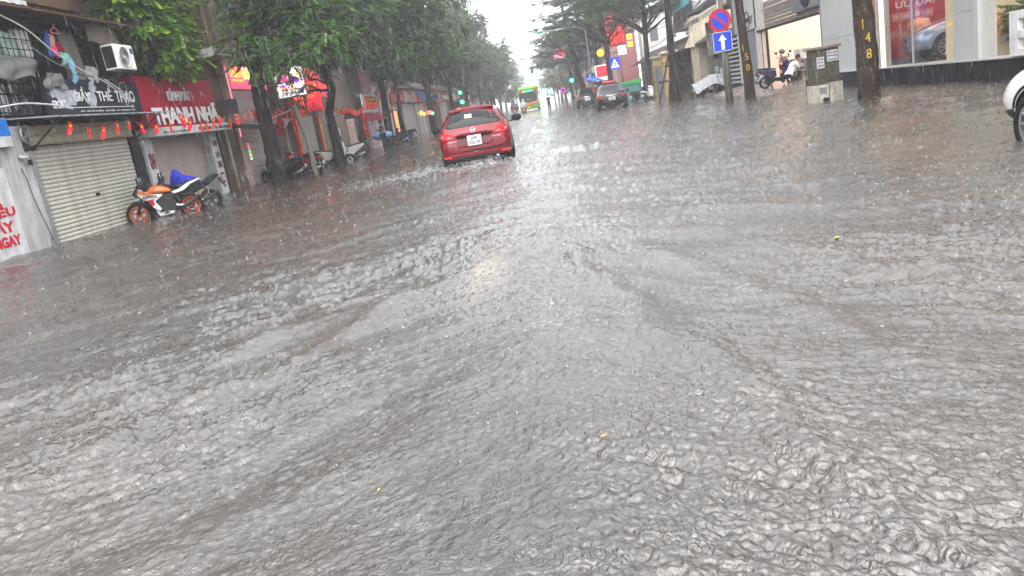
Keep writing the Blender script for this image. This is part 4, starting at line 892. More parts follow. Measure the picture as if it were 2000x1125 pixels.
# MINI bay (world y 30.9 .. 45.6)
def MX(y): return 45.6-y
mn = right('car_bay', 'car dealer bay with rolled up shutter, white louvres and round emblem panel', 'garage', 45.6)
MB().box(MX(31.0), MX(30.95), .0, .4, .3, 5).build('jamb', alug, mn)
MB().box(MX(45.6), MX(39.9), .3, 8, -.3, 6).build('wall', alug, mn)
MB().box(MX(43.9), MX(39.6), -.02, .3, 2.95, 4.9).build('emblem_panel', alu, mn, bevel=.01)
for z0_, z1_ in ((.35,2.9),): MB().box(MX(42.1), MX(40.0), .05, .3, z0_, z1_).build('cladding_panel', alug, mn)
MB().box(MX(43.3), MX(42.15), -.05, .3, .3, 2.93).build('white_post', alu, mn, bevel=.01)
for k in range(11): MB().prism([(-.14,.42+k*.225),(.12,.42+k*.225+.10),(.12,.42+k*.225+.13),(-.14,.42+k*.225+.07)], MX(45.5), MX(43.35), 'yz').build('louvre', alu, mn)
MB().box(MX(45.5), MX(43.3), .15,.3,.3,2.95).build('recess', dark, mn)
MB().box(MX(45.6), MX(39.9), -.08, .3, -.3, .34).build('plinth', plinth, mn)
lo = MB().lathe([(.37,-.05),(.42,-.05),(.42,-.02),(.37,-.02),(.37,-.05)], c=(MX(41.15),0,3.45), axis='y', n=32).build('emblem_ring', blackp, mn)
letters(mn, 'MINI', MX(41.45), MX(40.85), 3.33, 3.57, blackp, y=-.03, bold=.02)
for sd in (-1, 1):
    for j in range(4): MB().box(MX(41.15)+sd*.44 if sd > 0 else MX(41.15)-.44-(.62-.1*j), MX(41.15)+.44+(.62-.1*j) if sd > 0 else MX(41.15)-.44, -.05, -.02, 3.55-.10*j, 3.585-.10*j).build('emblem_wing', blackp, mn)
MB().box(MX(39.85), MX(38.9), -.02, .3, .3, 6).build('door_post', mat('warm_cladding', (.50,.47,.44), .4, streak=.1), mn)
MB().box(MX(38.9), MX(31.0), .25, .55, 4.1, 6.2).build('lintel', alug, mn)
slat_shutter(mn, MX(39.4), MX(34.3), 2.80, 4.2, 18, mat('bronze_shutter', (.22,.19,.17), .45, var=.1), y=.2, amp=.02)
slat_shutter(mn, MX(34.2), MX(31.0), 2.80, 3.05, 3, mat('bronze_shutter', (.22,.19,.17), .45, var=.1), y=.2, amp=.02)
MB().box(MX(34.2), MX(31.0), .02, .2, 3.05, 4.9).build('panel_above', alug, mn, bevel=.01)
MB().lathe([(.001,-.03),(.5,-.03),(.5,.02)], c=(MX(32.5),0,3.62), axis='y', n=24).build('round_emblem', mat('navy_disc', (.01,.015,.06), .3), mn)
MB().box(MX(39.4), MX(31.0), -.1, .2, 2.72, 2.80).build('bottom_bar', dark, mn)
MB().box(MX(39.9), MX(31.0), 5.8, 6, .3, 4.2).build('back_wall', warm, mn)
for a_ in (39.3, 31.05): MB().box(MX(a_), MX(a_-.05), .3, 5.8, .3, 4.2).build('side_wall', warm, mn)
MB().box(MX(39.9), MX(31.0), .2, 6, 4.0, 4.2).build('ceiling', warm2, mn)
MB().box(MX(39.9), MX(31.0), -.0, 6, .0, .34).build('floor', mat('pale_tiles', (.42,.36,.32), .15), mn)
MB().box(MX(38.85),MX(38.2),.0,.06,.35,2.75).build('glass_door', mat('peach_door', (.75,.55,.45), .25), mn); MB().box(MX(38.2),MX(38.1),-.02,.08,.35,2.75).box(MX(38.9),MX(38.85),-.02,.08,.35,2.75).build('door_frame', black, mn)
rp = MB(); pr_ = [(-2.3,-.4),(-2.3,-.08),(-1.55,.20),(0,.335),(0,-.4)]
rp.add([(XR+a, 31.1, b_) for a, b_ in pr_]+[(XR+a, 41.5, b_) for a, b_ in pr_], [(0,1,2,3,4),(9,8,7,6,5)]+[(i_,i_+5,(i_+1)%5+5,(i_+1)%5) for i_ in range(5)])
struct(rp.build('ramp', mat('wet_tiles', (.24,.20,.18), .12, var=.4, scale=3)))
# reception counter boxes inside the bay
ct = right('counter', 'cream counter with boxes standing in the lit bay', 'counter', 35.3, .15, .34)
MB().box(0, 1.5, 0, .7, 0, .85).build('cabinet', mat('cream_counter', (.62,.52,.44), .5), ct, bevel=.01); MB().box(-.04,1.54,-.04,.74,.85,.9).build('top', white, ct)
for k, x in enumerate((.05,.5)): tag(MB().box(-.2,.2,-.2,.2,0,.36).build('carton', white, None, bevel=.01, loc=(XR+.5, 35.1-x, 1.25)), ('left' if k == 0 else 'right')+' hand white carton on the cream counter in the bay', 'box')
bo = tag(MB().box(-.11,.11,-.11,.11,-.3,.62).build('bollard', mat('bollard_black', (.03,.035,.045), .5), None, bevel=.02, loc=(7.97,24.0,0)), 'short black bollard left of the brick utility stub', 'bollard')

# brick utility stub
bs = thing('utility_stub', 'mossy brick utility stub with rental notices and a concrete cap', 'utility box', (7.88, 22.6, 0), R(8))
brm = mat('mossy_brick', (.085,.075,.058), .9, var=.7, scale=9, streak=.4); mor = mat('mortar', (.15,.14,.12), .9, var=.5)
MB().box(-.33, .33, -.25, .25, .45, 1.43).build('core', mor, bs)
n_ = 0; bme = None
for r_ in range(13):
    z = .46+r_*.0745; off = .11 if r_ % 2 else 0
    for sd in range(4):
        half = .33 if sd % 2 == 0 else .25; x = -half-off
        while x < half-.02:
            a, b_ = max(x+.004, -half), min(x+.216, half); x += .22
            if b_-a < .03: continue
            d = random.uniform(.25,.256) if sd % 2 == 0 else random.uniform(.33,.336)
            mb = MB(); mb.box(a, b_, -d-.008, -d+.01, z, z+.067); o = mb.build('brick', brm, bs); o.rotation_euler = (0,0,R(90)*sd)
MB().box(-.40,.40,-.32,.32,1.43,1.50).build('cap', mat('concrete_cap', (.22,.18,.15), .9, streak=.4), bs, bevel=.01)
ctile = mat('cracked_white_tile', (.42,.40,.34), .6, var=.3, streak=.45, scale=6)
MB().box(-.38,-.03,-.31,.29,-.3,.47).box(.0,.38,-.31,.29,-.3,.50).build('base_panel', ctile, bs, bevel=.01)
MB().box(-.3,-.1,-.318,-.31,.22,.40).build('old_note', mat('grey_note', (.18,.19,.19), .7, var=.6, scale=20), bs)
MB().prism(blob2(-.14,.06,.12,.07,9,77), -.318, -.311).build('hole', dark, bs)
n1 = MB().box(-.01,.31,-.272,-.262,1.07,1.36).build('notice', white, bs); n2 = MB().box(-.31,-.10,-.272,-.262,.92,1.22).build('notice', white, bs)
for s_, a, b_ in (('CHO THUÊ', 1.27, 1.34), ('PHÒNG TRỌ', 1.18, 1.25), ('ĐT: 0904.427.484', 1.095, 1.14)): letters(bs, s_, .01, .29, a, b_, mat('navy_print', (.02,.04,.15), .4), y=-.274, bold=.03, ext=.003)
for s_, a, b_ in (('CHO THUÊ', 1.14, 1.19), ('PHÒNG TRỌ', 1.05, 1.10), ('0.904.427', .955, 1.01)): letters(bs, s_, -.29, -.12, a, b_, mat('navy_print', (.02,.04,.15), .4), y=-.274, bold=.03, ext=.003)

# road sign pole
sp = thing('sign_pole', 'grey post with round no parking sign above a blue one way arrow sign', 'road sign', (7.3, 31.45, 0))
MB().tube([(0,0,-.3),(-.02,0,2.2),(-.05,0,5.2)], [.15,.13,.11], 10).build('concrete_post', mat('post_concrete', (.16,.15,.13), .85, streak=.5, var=.4), sp, smooth=True)
MB().tube([(-.09,-.14,.9),(-.15,-.14,4.0)], .03, 8).build('pole', steel, sp, smooth=True)
blue = mat('sign_blue', (.01,.05,.50), .35, var=.12, bump=0); sred = mat('sign_red_paint', (.42,.01,.02), .35, var=.12, bump=0)
ns = MB().lathe([(.001,-.005),(.43,-.005),(.43,.01),(.001,.01)], c=(-.13,-.19,3.12), axis='y', n=40).build('no_parking_disc', sred, sp)
MB().lathe([(.001,-.012),(.31,-.012),(.31,.0)], c=(-.13,-.19,3.12), axis='y', n=40).build('blue_field', blue, ns)
MB().add([(-.13+.31*math.cos(a)+.045*math.cos(a+R(90))*k, -.204-.001, 3.12+.31*math.sin(a)+.045*math.sin(a+R(90))*k) for a, k in ((R(135),1),(R(135),-1),(R(-45),1),(R(-45),-1))], [(0,1,3,2)] if False else [(0,1,2,3)]).build('slash', sred, ns)
ow = MB().box(-.46,.26,-.20,-.19,1.97,2.70).build('one_way_plate', blue, sp, bevel=.004)
for a,b_,c,d in ((-.455,.255,2.68,2.695),(-.455,.255,1.975,1.99),(-.455,-.44,1.975,2.695),(.24,.255,1.975,2.695)): MB().box(a,b_,-.204,-.199,c,d).build('border', whitetext, ow)
MB().prism([(-.165,2.04),(-.035,2.04),(-.035,2.38),(.06,2.38),(-.10,2.60),(-.26,2.38),(-.165,2.38)], -.206, -.2).build('arrow', whitetext, ow)

# grey kiosk boxes and gate behind the propped tree
kb = right('grey_switch_house', 'grey steel switchgear housing with doors and number plate behind the covered motorbike', 'switchgear', 50.2, -.25)
gk = mat('grey_enamel', (.135,.15,.14), .5, streak=.45, var=.3)
MB().box(0, 4.5, 0, 2, -.3, 2.45).build('cabinet', gk, kb, bevel=.02)
for x in (.15,1.65,3.1): MB().box(x, x+1.25, -.03, .0, .15, 1.9).build('door', gk, kb, bevel=.01)
MB().box(0,4.5,-.1,2,2.45,2.52).build('roof', gk, kb)
for k in range(6): MB().box(1.8,2.9,-.045,-.03,1.95+k*.06,1.98+k*.06).build('vent_slat', dark, kb)
for x, z, w_, h_ in ((1.9,1.05,.9,.42),(3.3,.85,.9,.5)): MB().box(x, x+w_, -.05,-.03, z, z+h_).build('plate', white, kb)
letters(kb, '5', 1.97, 2.15, 1.12, 1.40, blackp, y=-.055, bold=.03); letters(kb, 'LÊ DUẨN', 2.25, 2.7, 1.28, 1.38, blackp, y=-.055); letters(kb, 'TRẠM ĐIỆN', 2.25, 2.7, 1.12, 1.22, blackp, y=-.055)
ub = right('meter_box', 'tall beige grey meter box hanging above the switchgear', 'meter box', 48.6, -.55, 2.15)
MB().box(0, 2.2, 0, .7, 0, 1.9).build('case', mat('beige_grey', (.30,.29,.25), .5, streak=.4), ub, bevel=.03); MB().box(.4,1.5,-.02,0,.7,1.25).build('notice', white, ub)
letters(ub, 'MUA BÁN', .5, 1.4, 1.05, 1.18, blackp, y=-.025); letters(ub, 'THUÊ NHÀ', .5, 1.4, .9, 1.02, blackp, y=-.025); letters(ub, '0904', .5, 1.4, .75, .87, redtext, y=-.025)
aw = right('cream_canopy', 'weathered cream metal canopy at the top over the meter box', 'awning', 49.6, -.9, 4.0)
MB().prism([(-.7,0),(.9,.75),(.9,.95),(-.7,.28)], 0, 4.6, 'yz').build('hood', mat('cream_tin', (.45,.41,.33), .6, streak=.5), aw, bevel=.02)
for k in range(6): MB().box(.2+k*.75,.25+k*.75,-.72,-.69,-.02,.26).build('seam', dark, aw)
gh = right('dark_stall_house', 'dark timber house with tiled lean-to roof and blue shed behind the gate pillars', 'house', 70)
MB().box(-24, 19.6, 1.2, 5, -.3, 3.6).build('wall', mat('dark_timber', (.075,.065,.06), .9, streak=.5, var=.5), gh)
rl = MB()
for k in range(185): rl.prism([(-.1,3.1+.02*(k%2)),(2.2,4.3+.02*(k%2)),(2.2,4.36+.02*(k%2)),(-.1,3.16+.02*(k%2))], -22+k*.225, -22+(k+1)*.225, 'yz')
rl.build('tiled_roof', mat('dark_tiles', (.085,.06,.06), .8, var=.5), gh)
for k in range(-12, 9): MB().box(3.2+k*1.8, 4.2+k*1.8, 1.12, 1.2, .8, 2.2).build('window', pane, gh)
for k in range(-20, 14): MB().tube([(2.5+k*1.2,1.0,.0),(2.5+k*1.2,1.0,3.1)], .04, 5).build('post', dark, gh)
tq = right('turquoise_shed', 'white upper room with a turquoise corrugated roof at the top right', 'shed', 71, 1.5, 4.9)
MB().box(0, 9, 0, 4, 0, 1.6).build('wall', mat('pale_panel', (.55,.57,.58), .6, streak=.3), tq)
tr_ = MB()
for k in range(50): tr_.prism([(-.8,1.25+.03*(k%2)),(1.6,3.2+.03*(k%2)),(1.6,3.23+.03*(k%2)),(-.8,1.28+.03*(k%2))], -.6+k*.21, -.6+(k+1)*.21, 'yz')
tr_.build('roof', mat('turquoise_tin', (.03,.36,.42), .45, streak=.2), tq)
for x in (1,3,5,7): MB().box(x, x+.5, -.04, 0, .5, 1.1).build('window', pane, tq)
wg = thing('white_gable_house', 'pale plastered upper house wall rising behind the dark timber roof', 'house', (12.2, 92, 0)); MB().box(0,7,0,3,-.3,8.6).build('wall', mat('pale_wall', (.5,.48,.45), .8, streak=.4), wg); MB().prism([(-.4,8.6),(7.4,8.6),(3.5,10)], -.3, 3.2).build('roof', dark, wg)
for x in (1.0,3.0,5.0): MB().box(x, x+.9, -.05, 0, 5.5, 7.0).build('window', pane, wg)
yel = mat('ochre_plaster', (.40,.27,.13), .8, streak=.5, var=.25)
for k, (x, y, lab) in enumerate(((9.35,57.5,'near ochre gate pillar with a moulded cap behind the scooter'),(9.9,66.5,'farther ochre gate pillar half hidden by the dark trunk'))):
    g = thing('gate_pillar', lab, 'pillar', (x, y, 0), 0, 'ochre gate pillars')
    MB().box(-.45,.45,-.45,.45,-.3,2.35).build('shaft', yel, g, bevel=.02); MB().box(-.52,.52,-.52,.52,2.35,2.48).box(-.45,.45,-.45,.45,2.48,2.95).build('neck', yel, g)
    MB().box(-.62,.62,-.62,.62,2.95,3.08).box(-.5,.5,-.5,.5,3.08,3.15).build('cap', mat('pale_cap', (.42,.38,.32), .8, streak=.4), g, bevel=.02)
    MB().box(-.3,.3,-.48,-.451,.4,2.1).build('raised_panel', yel, g)
yw = right('ochre_wall', 'low ochre wall with pilasters between the gate pillars and the green bin', 'wall', 78, -.6)
MB().box(0,11,0,.3,-.3,2.0).build('wall', yel, yw)
for k in range(7): MB().box(.4+k*1.6,.8+k*1.6,-.1,0,-.3,2.05).build('pilaster', yel, yw)
MB().box(-.1,11.1,-.12,.35,2.05,2.2).build('coping', mat('pale_cap', (.42,.38,.32), .8, streak=.4), yw)
gt = thing('iron_gate', 'grey sheet iron gate between the two ochre pillars', 'gate', (9.6, 62, 0)); MB().box(-.05,.05,-3.9,3.9,-.2,2.2).build('sheet', mat('gate_grey', (.20,.21,.21), .6, streak=.4), gt)
for k in range(9): MB().box(-.09,-.05,-3.8+k*.93,-3.7+k*.93,-.2,2.3).build('rib', gk, gt)
cw = thing('cream_house_end', 'narrow cream house end with slanting shade behind the propped tree', 'house', (10.9, 54.5, 0)); MB().box(0,6,0,2.6,-.3,5.0).build('wall', plaster_cream, cw)
MB().prism([(0,5.2),(6,5.2),(3,7)], 0, 3.5).build('roof', dark, cw); MB().prism([(-.9,3.0),(-.0,3.0),(-.0,4.6)], -.02, .06).build('shade', plaster_cream, cw)
gb = thing('waste_container', 'green lidded waste container with blue side beside the black taxi', 'container', (7.0, 62, 0))
MB().box(-.75,.75,-.6,.6,-.2,1.25).build('body', mat('teal_bin', (.05,.16,.17), .5, streak=.4), gb, bevel=.04); MB().prism([(-.8,1.25),(.8,1.25),(.8,1.62),(-.8,1.45)], -.65, .65).build('lid', mat('green_lid', (.03,.25,.07), .5), gb, bevel=.02)
# far right: rose tower with neon, small signs
rt = right('rose_shop_tower', 'rose red building with vertical glowing red neon characters', 'building', 112, -.6)
MB().box(0, 13, .2, 2.2, -.3, 15).build('wall', mat('rose_cladding', (.34,.12,.13), .7, streak=.2), rt)
for k in range(3):
    for j in range(3):
        f = MB().box(1+k*3.6, 2.4+k*3.6, .14, .2, 4.6+j*3.2, 6.2+j*3.2).build('window', pane, rt); MB().box(.9+k*3.6,2.5+k*3.6,.1,.14,6.2+j*3.2,6.3+j*3.2).build('frame', white, f)
MB().box(0,13,.1,.2,0.2,3).build('shopfront', mat('dark_red_front', (.14,.03,.04), .6), rt)
nb = thing('neon_sign', 'large glowing red neon board with yellow boxes on the right', 'sign', (7.0, 80, 4.6))
MB().box(-.2,2.1,.05,.2,.5,3.6).build('panel', mat('neon_backing', (.28,.03,.04), .6), nb)
for k, s_ in enumerate(('HẢI', 'SẢN', 'BIỂN')): letters(nb, '\n'.join(s_), -.1+k*.72, .45+k*.72, .6+.1*k, 3.5, emit('neon_red_hot', (1,.012,.012), 3), y=-.02, bold=.05, ext=.05)
MB().box(1.2,2.0,.0,.1,-.4,.45).build('white_panel', emit('lit_white2', (1,.9,.9), 1.6), nb)
for z in (.2,.9): MB().box(2.2,2.7,-.05,.1,z,z+.5).build('yellow_box', emit('amber_box', (1,.50,.02), 1.8), nb)
yc = thing('round_lamp_sign', 'glowing yellow disc sign hanging left of the neon board', 'sign', (6.45, 80, 4.7)); MB().lathe([(.001,-.1),(.36,-.1),(.36,.1),(.001,.1)], axis='y', n=24).build('disc', emit('amber_disc', (1,.45,.03), 1.9), yc); MB().tube([(.3,.1,.2),(1.2,.2,.3)], .04, 5).build('bracket', dark, yc)
rs2 = thing('lit_sign', 'red lit panel in a white frame above the parked cars', 'sign', (5.7, 80, 2.05)); MB().box(0,1.35,0,.1,0,1.5).build('frame', emit('lit_white3', (1,.9,.92), .9), rs2); MB().box(.1,1.3,-.02,0,.35,1.4).build('panel', emit('sign_red_hot', (1,.03,.04), 1.6), rs2)
letters(rs2, 'LẨU', .3, 1.1, .95, 1.3, emit('sign_dark_red', (.5,.0,.01), .5), y=-.03, bold=.02); letters(rs2, 'NƯỚNG', .2, 1.2, .5, .8, emit('sign_dark_red', (.5,.0,.01), .5), y=-.03, bold=.02)
bn = thing('banner_sign', 'narrow pale blue vertical sign left of the rose building', 'sign', (5.2, 90, 4.4)); MB().box(0,.75,0,.08,0,2.0).build('panel', mat('pale_blue', (.30,.40,.62), .5), bn); letters(bn, '\n'.join('KHÁCHSẠN'), .25,.5,.15,1.85, whitetext, y=-.02)
pk_ = thing('rooftop_sign', 'pink rooftop sign showing between the layered branches', 'sign', (2.9, 118, 6.5)); MB().box(-.2,1.6,0,.15,0,1.4).build('panel', emit('pink_sign', (.8,.25,.35), .5), pk_); letters(pk_, 'KARA', 0,1.4,.5,1.1, emit('neon_red', (1,.03,.05), 3.5), y=-.02)
rfb = [(5.5, 100,'rose'),(5.8,112,'grey'),(5.6,126,'cream'),(5.6,142,'pink'),(5.5,160,'rose'),(5.5,182,'grey'),(5.4,210,'cream'),(5.4,240,'grey')]
for k, (x, y, c_) in enumerate(rfb):
    b_ = thing('shophouse', f'hazy {c_} shophouse on the right, the {ORD[k]} beyond the rose red building', 'house', (x+3.4, y+11, 0), R(-90))
    MB().box(0, 11, .2, 2.5, -.3, 9+3*(k%3)).build('wall', {'rose':cols[4],'grey':cols[0],'cream':cols[1],'pink':cols[2]}[c_], b_)
    MB().box(.5, 10.5, -.3, .2, 2.9, 3.8).build('sign_board', mat('board%d'%(k%5), (.3,.1,.1), .5), b_)
    for j in range(4):
        for i_ in range(2): MB().box(1+j*2.5, 2.2+j*2.5, .14, .2, 4.8+i_*3, 6.2+i_*3).build('window', pane, b_)
# road signs
def plate_sign(x, y, z0, w_, h_, lab, arrow=True, top=None):
    t = thing('road_sign', lab, 'road sign', (x, y, 0)); MB().tube([(w_/2,.05,-.3),(w_/2-.03,.05,z0+h_)], .05, 8).build('pole', steel, t)
    p = MB().box(0, w_, -.02, .0, z0, z0+h_).build('plate', blue, t)
    if arrow: MB().prism([(w_*.4,z0+.1*h_),(w_*.6,z0+.1*h_),(w_*.6,z0+.55*h_),(w_*.75,z0+.55*h_),(w_*.5,z0+.9*h_),(w_*.25,z0+.55*h_),(w_*.4,z0+.55*h_)], -.03, -.021).build('arrow', mat('pinkish_print', (.75,.65,.8), .5), p)
    else:
        MB().prism([(w_*.08,z0+.14*h_),(w_*.92,z0+.14*h_),(w_*.5,z0+.9*h_)], -.03, -.021).build('triangle', whitetext, p)
        m_ = MB(); cx, cz = w_*.5, z0+.4*h_; s_ = h_*.36
        m_.tube([(cx,-.04,cz+s_*.05),(cx+s_*.02,-.04,cz+s_*.45)], s_*.09, 6); m_.ball((cx+s_*.03,-.04,cz+s_*.62), s_*.1, 8, 6)
        for a, b_, c, d in ((0,.08,-.22,-.45),(0,.05,.2,-.45),(.02,.4,-.22,.12),(.02,.4,.22,.15)): m_.tube([(cx+s_*a,-.04,cz+s_*b_),(cx+s_*c,-.04,cz+s_*d)], s_*.055, 5)
        m_.build('walking_figure', blackp, p)
    return t
plate_sign(5.42, 60, 2.52, .75, .88, 'blue square pedestrian crossing sign on the right above the taxi', False)
plate_sign(4.45, 75, 2.1, .65, .78, 'small blue one way arrow sign above the blue umbrella')
bl = thing('street_name_sign', 'dark blue street name plate on a thin pole over the left pavement', 'street sign', (-9.75, 70, 0)); MB().tube([(.75,0,-.2),(.7,0,3.6)], .04, 6).build('pole', steel, bl); MB().box(-.1,.65,-.02,.02,2.8,3.15).build('plate', mat('indigo', (.06,.07,.30), .4), bl); letters(bl, 'LÊ DUẨN', 0,.55,2.9,3.05, whitetext, y=-.03)
# traffic lights
green = emit('signal_green', (.05,1,.35), 7); teal = emit('signal_teal', (.05,.95,.65), 6)
def lamp_head(t, x, y, z, on, r_=.13, m_=green):
    MB().box(x-.17, x+.17, y, y+.25, z-.55, z+.55).build('housing', black, t, bevel=.03)
    for j in range(3):
        MB().lathe([(.001,-.03),(r_,-.03),(r_,.0)], c=(x,y,z+.36-.36*j), axis='y', n=16).build('lens', m_ if j == on else mat('dark_lens', (.03,.03,.03), .3), t)
def disc(t, x, y, z, r_, m_): MB().lathe([(.001,-.05),(r_,-.05),(r_,.05),(.001,.05)], c=(x,y,z), axis='y', n=20).build('countdown_lamp', m_, t)
t1 = thing('traffic_light', 'overhead green traffic light on a mast arm above the bus', 'traffic light', (5.0, 120, 0)); MB().tube([(0,0,-.3),(0,0,5.3),(-.3,0,5.5),(-5.6,0,5.6)], [.12,.1,.08,.05], 8).build('mast_arm', steel, t1, smooth=True)
lamp_head(t1, -5.8, -.1, 5.25, 2, .2); disc(t1, -5.2, -.15, 5.15, .22, green)
t2 = thing('traffic_light', 'teal green traffic light on the right beside the leaning tree', 'traffic light', (3.75, 92, 0)); MB().tube([(0,0.1,-.3),(0,0.1,3.4)], .07, 8).build('pole', steel, t2); lamp_head(t2, 0, -.05, 3.1, 2, .22, teal)
t3 = thing('traffic_light', 'green traffic light with round green counter above it on the left', 'traffic light', (-9.0, 90, 0)); MB().tube([(0,.3,-.3),(0,.3,3.5)], .07, 8).build('pole', steel, t3); lamp_head(t3, 0, 0, 2.75, 2, .22); disc(t3, -.05, 0, 3.42, .2, green)
t4 = thing('traffic_light', 'small far green light behind the pedestrian', 'traffic light', (1.2, 150, 0)); MB().tube([(0,.3,-.3),(0,.3,3)], .07, 8).build('pole', steel, t4); lamp_head(t4, 0, 0, 2.3, 0, .2); disc(t4, .1, 0, 1.6, .14, green)
sl_ = thing('street_lamp', 'thin arm with a green lamp head reaching out over the road at upper right', 'street lamp', (4.6, 70, 0)); MB().tube([(0,0,-.3),(0,0,6.4),(-1,0,6.8),(-3.7,0,6.82)], [.09,.07,.05,.03], 8).build('arm', steel, sl_, smooth=True)
MB().ball((-3.9,0,6.84), .28, 12, 8, (1.2,.8,.5)).build('lamp_head', mat('green_shell', (.06,.35,.16), .4), sl_, smooth=True)
pc = thing('round_sign', 'far round pink and blue no stopping sign on a thin lamp mast', 'road sign', (3.3, 118, 0)); MB().tube([(0,.1,-.3),(-.3,.1,4.4),(-1.9,.1,4.5)], .06, 6).build('pole', steel, pc); MB().lathe([(.001,-.02),(.42,-.02),(.42,.02)], c=(0,0,1.9), axis='y', n=20).build('disc', mat('faded_pink', (.75,.08,.30), .5), pc); MB().lathe([(.001,-.04),(.26,-.04),(.26,.0)], c=(0,0,1.9), axis='y', n=20).build('field', blue, pc)
tag(MB().tube([(x_, 60+.4*math.sin(x_), 7.9-.03*(100-(x_-2)**2)*.02) for x_ in np.linspace(-9,9,24)], .018, 5).build('overhead_wire', black, None), 'thin overhead wire crossing the pale sky gap', 'wire')
for k, (yy, zz) in enumerate(((46,5.3),(50,5.6),(58,4.3))):
    tag(MB().tube([(7.5+.15*t_+.0*k, yy-22+t_*2.2, zz-.5*math.sin(math.pi*t_/20)) for t_ in range(0, 21)], .022, 5).build('overhead_cable', black, None), ('upper dark cable between the right hand trunks','topmost dark cable over the meter box','low dark cable sagging past the ochre pillars')[k], 'cable')
# lanterns and stall lights on the left in the distance
for k, (px_, y, z, c1) in enumerate(((-9.6,62,1.75,(1,.35,.05)),(-9.2,64,1.7,(1,.15,.1)),(-8.9,84,1.6,(1,.2,.1)))):
    l_ = thing('stall_light', ('orange glowing stall lamp left of the striped poles','red and green glowing stall lamp by the striped poles','red and yellow glowing lamp just left of the red car')[k], 'lamp', (px_, y, z))
    MB().ball((0,0,0), .2, 10, 6, (1.2,.6,.9)).build('shade', emit('stall%d'%k, c1, 2.2), l_, smooth=True); MB().ball((.25,0,-.1), .13, 8, 6).build('bulb', emit('bulb%d'%k, ((1,.8,.1),(.3,1,.3),(1,.7,.1))[k], 2), l_, smooth=True); MB().tube([(0,0,.15),(0,0,.9),(-1,0,.95)], .02, 4).build('wire', black, l_)
q = random.Random(8)
for k in range(7):
    x = -9.5+q.uniform(-.4,.8); y = 60+k*3.2
    tag(MB().tube([(x,y,-.2),(x+q.uniform(-.3,.3),y,2.5)], .045, 6).build('tent_pole', mat('pinkish_post', (.45,.32,.30), .7) if k % 2 else steel, None), f'{("pink","pale")[1-k%2]} thin stall pole, {("first","second","third","fourth","fifth","sixth","seventh")[k]} along the left pavement stalls', 'pole', 'poles of the pavement stalls')
ol = thing('orange_lit_doorway', 'shop doorway glowing orange behind the third trunk', 'doorway', (-10.9, 57.2, 0), R(90)); MB().box(0,1.5,-.05,.1,.2,2.2).build('glow_panel', emit('orange_room', (1,.35,.12), 1.1), ol); MB().box(-.1,0,-.08,.1,0,2.3).box(1.5,1.6,-.08,.1,0,2.3).build('frame', dark, ol)
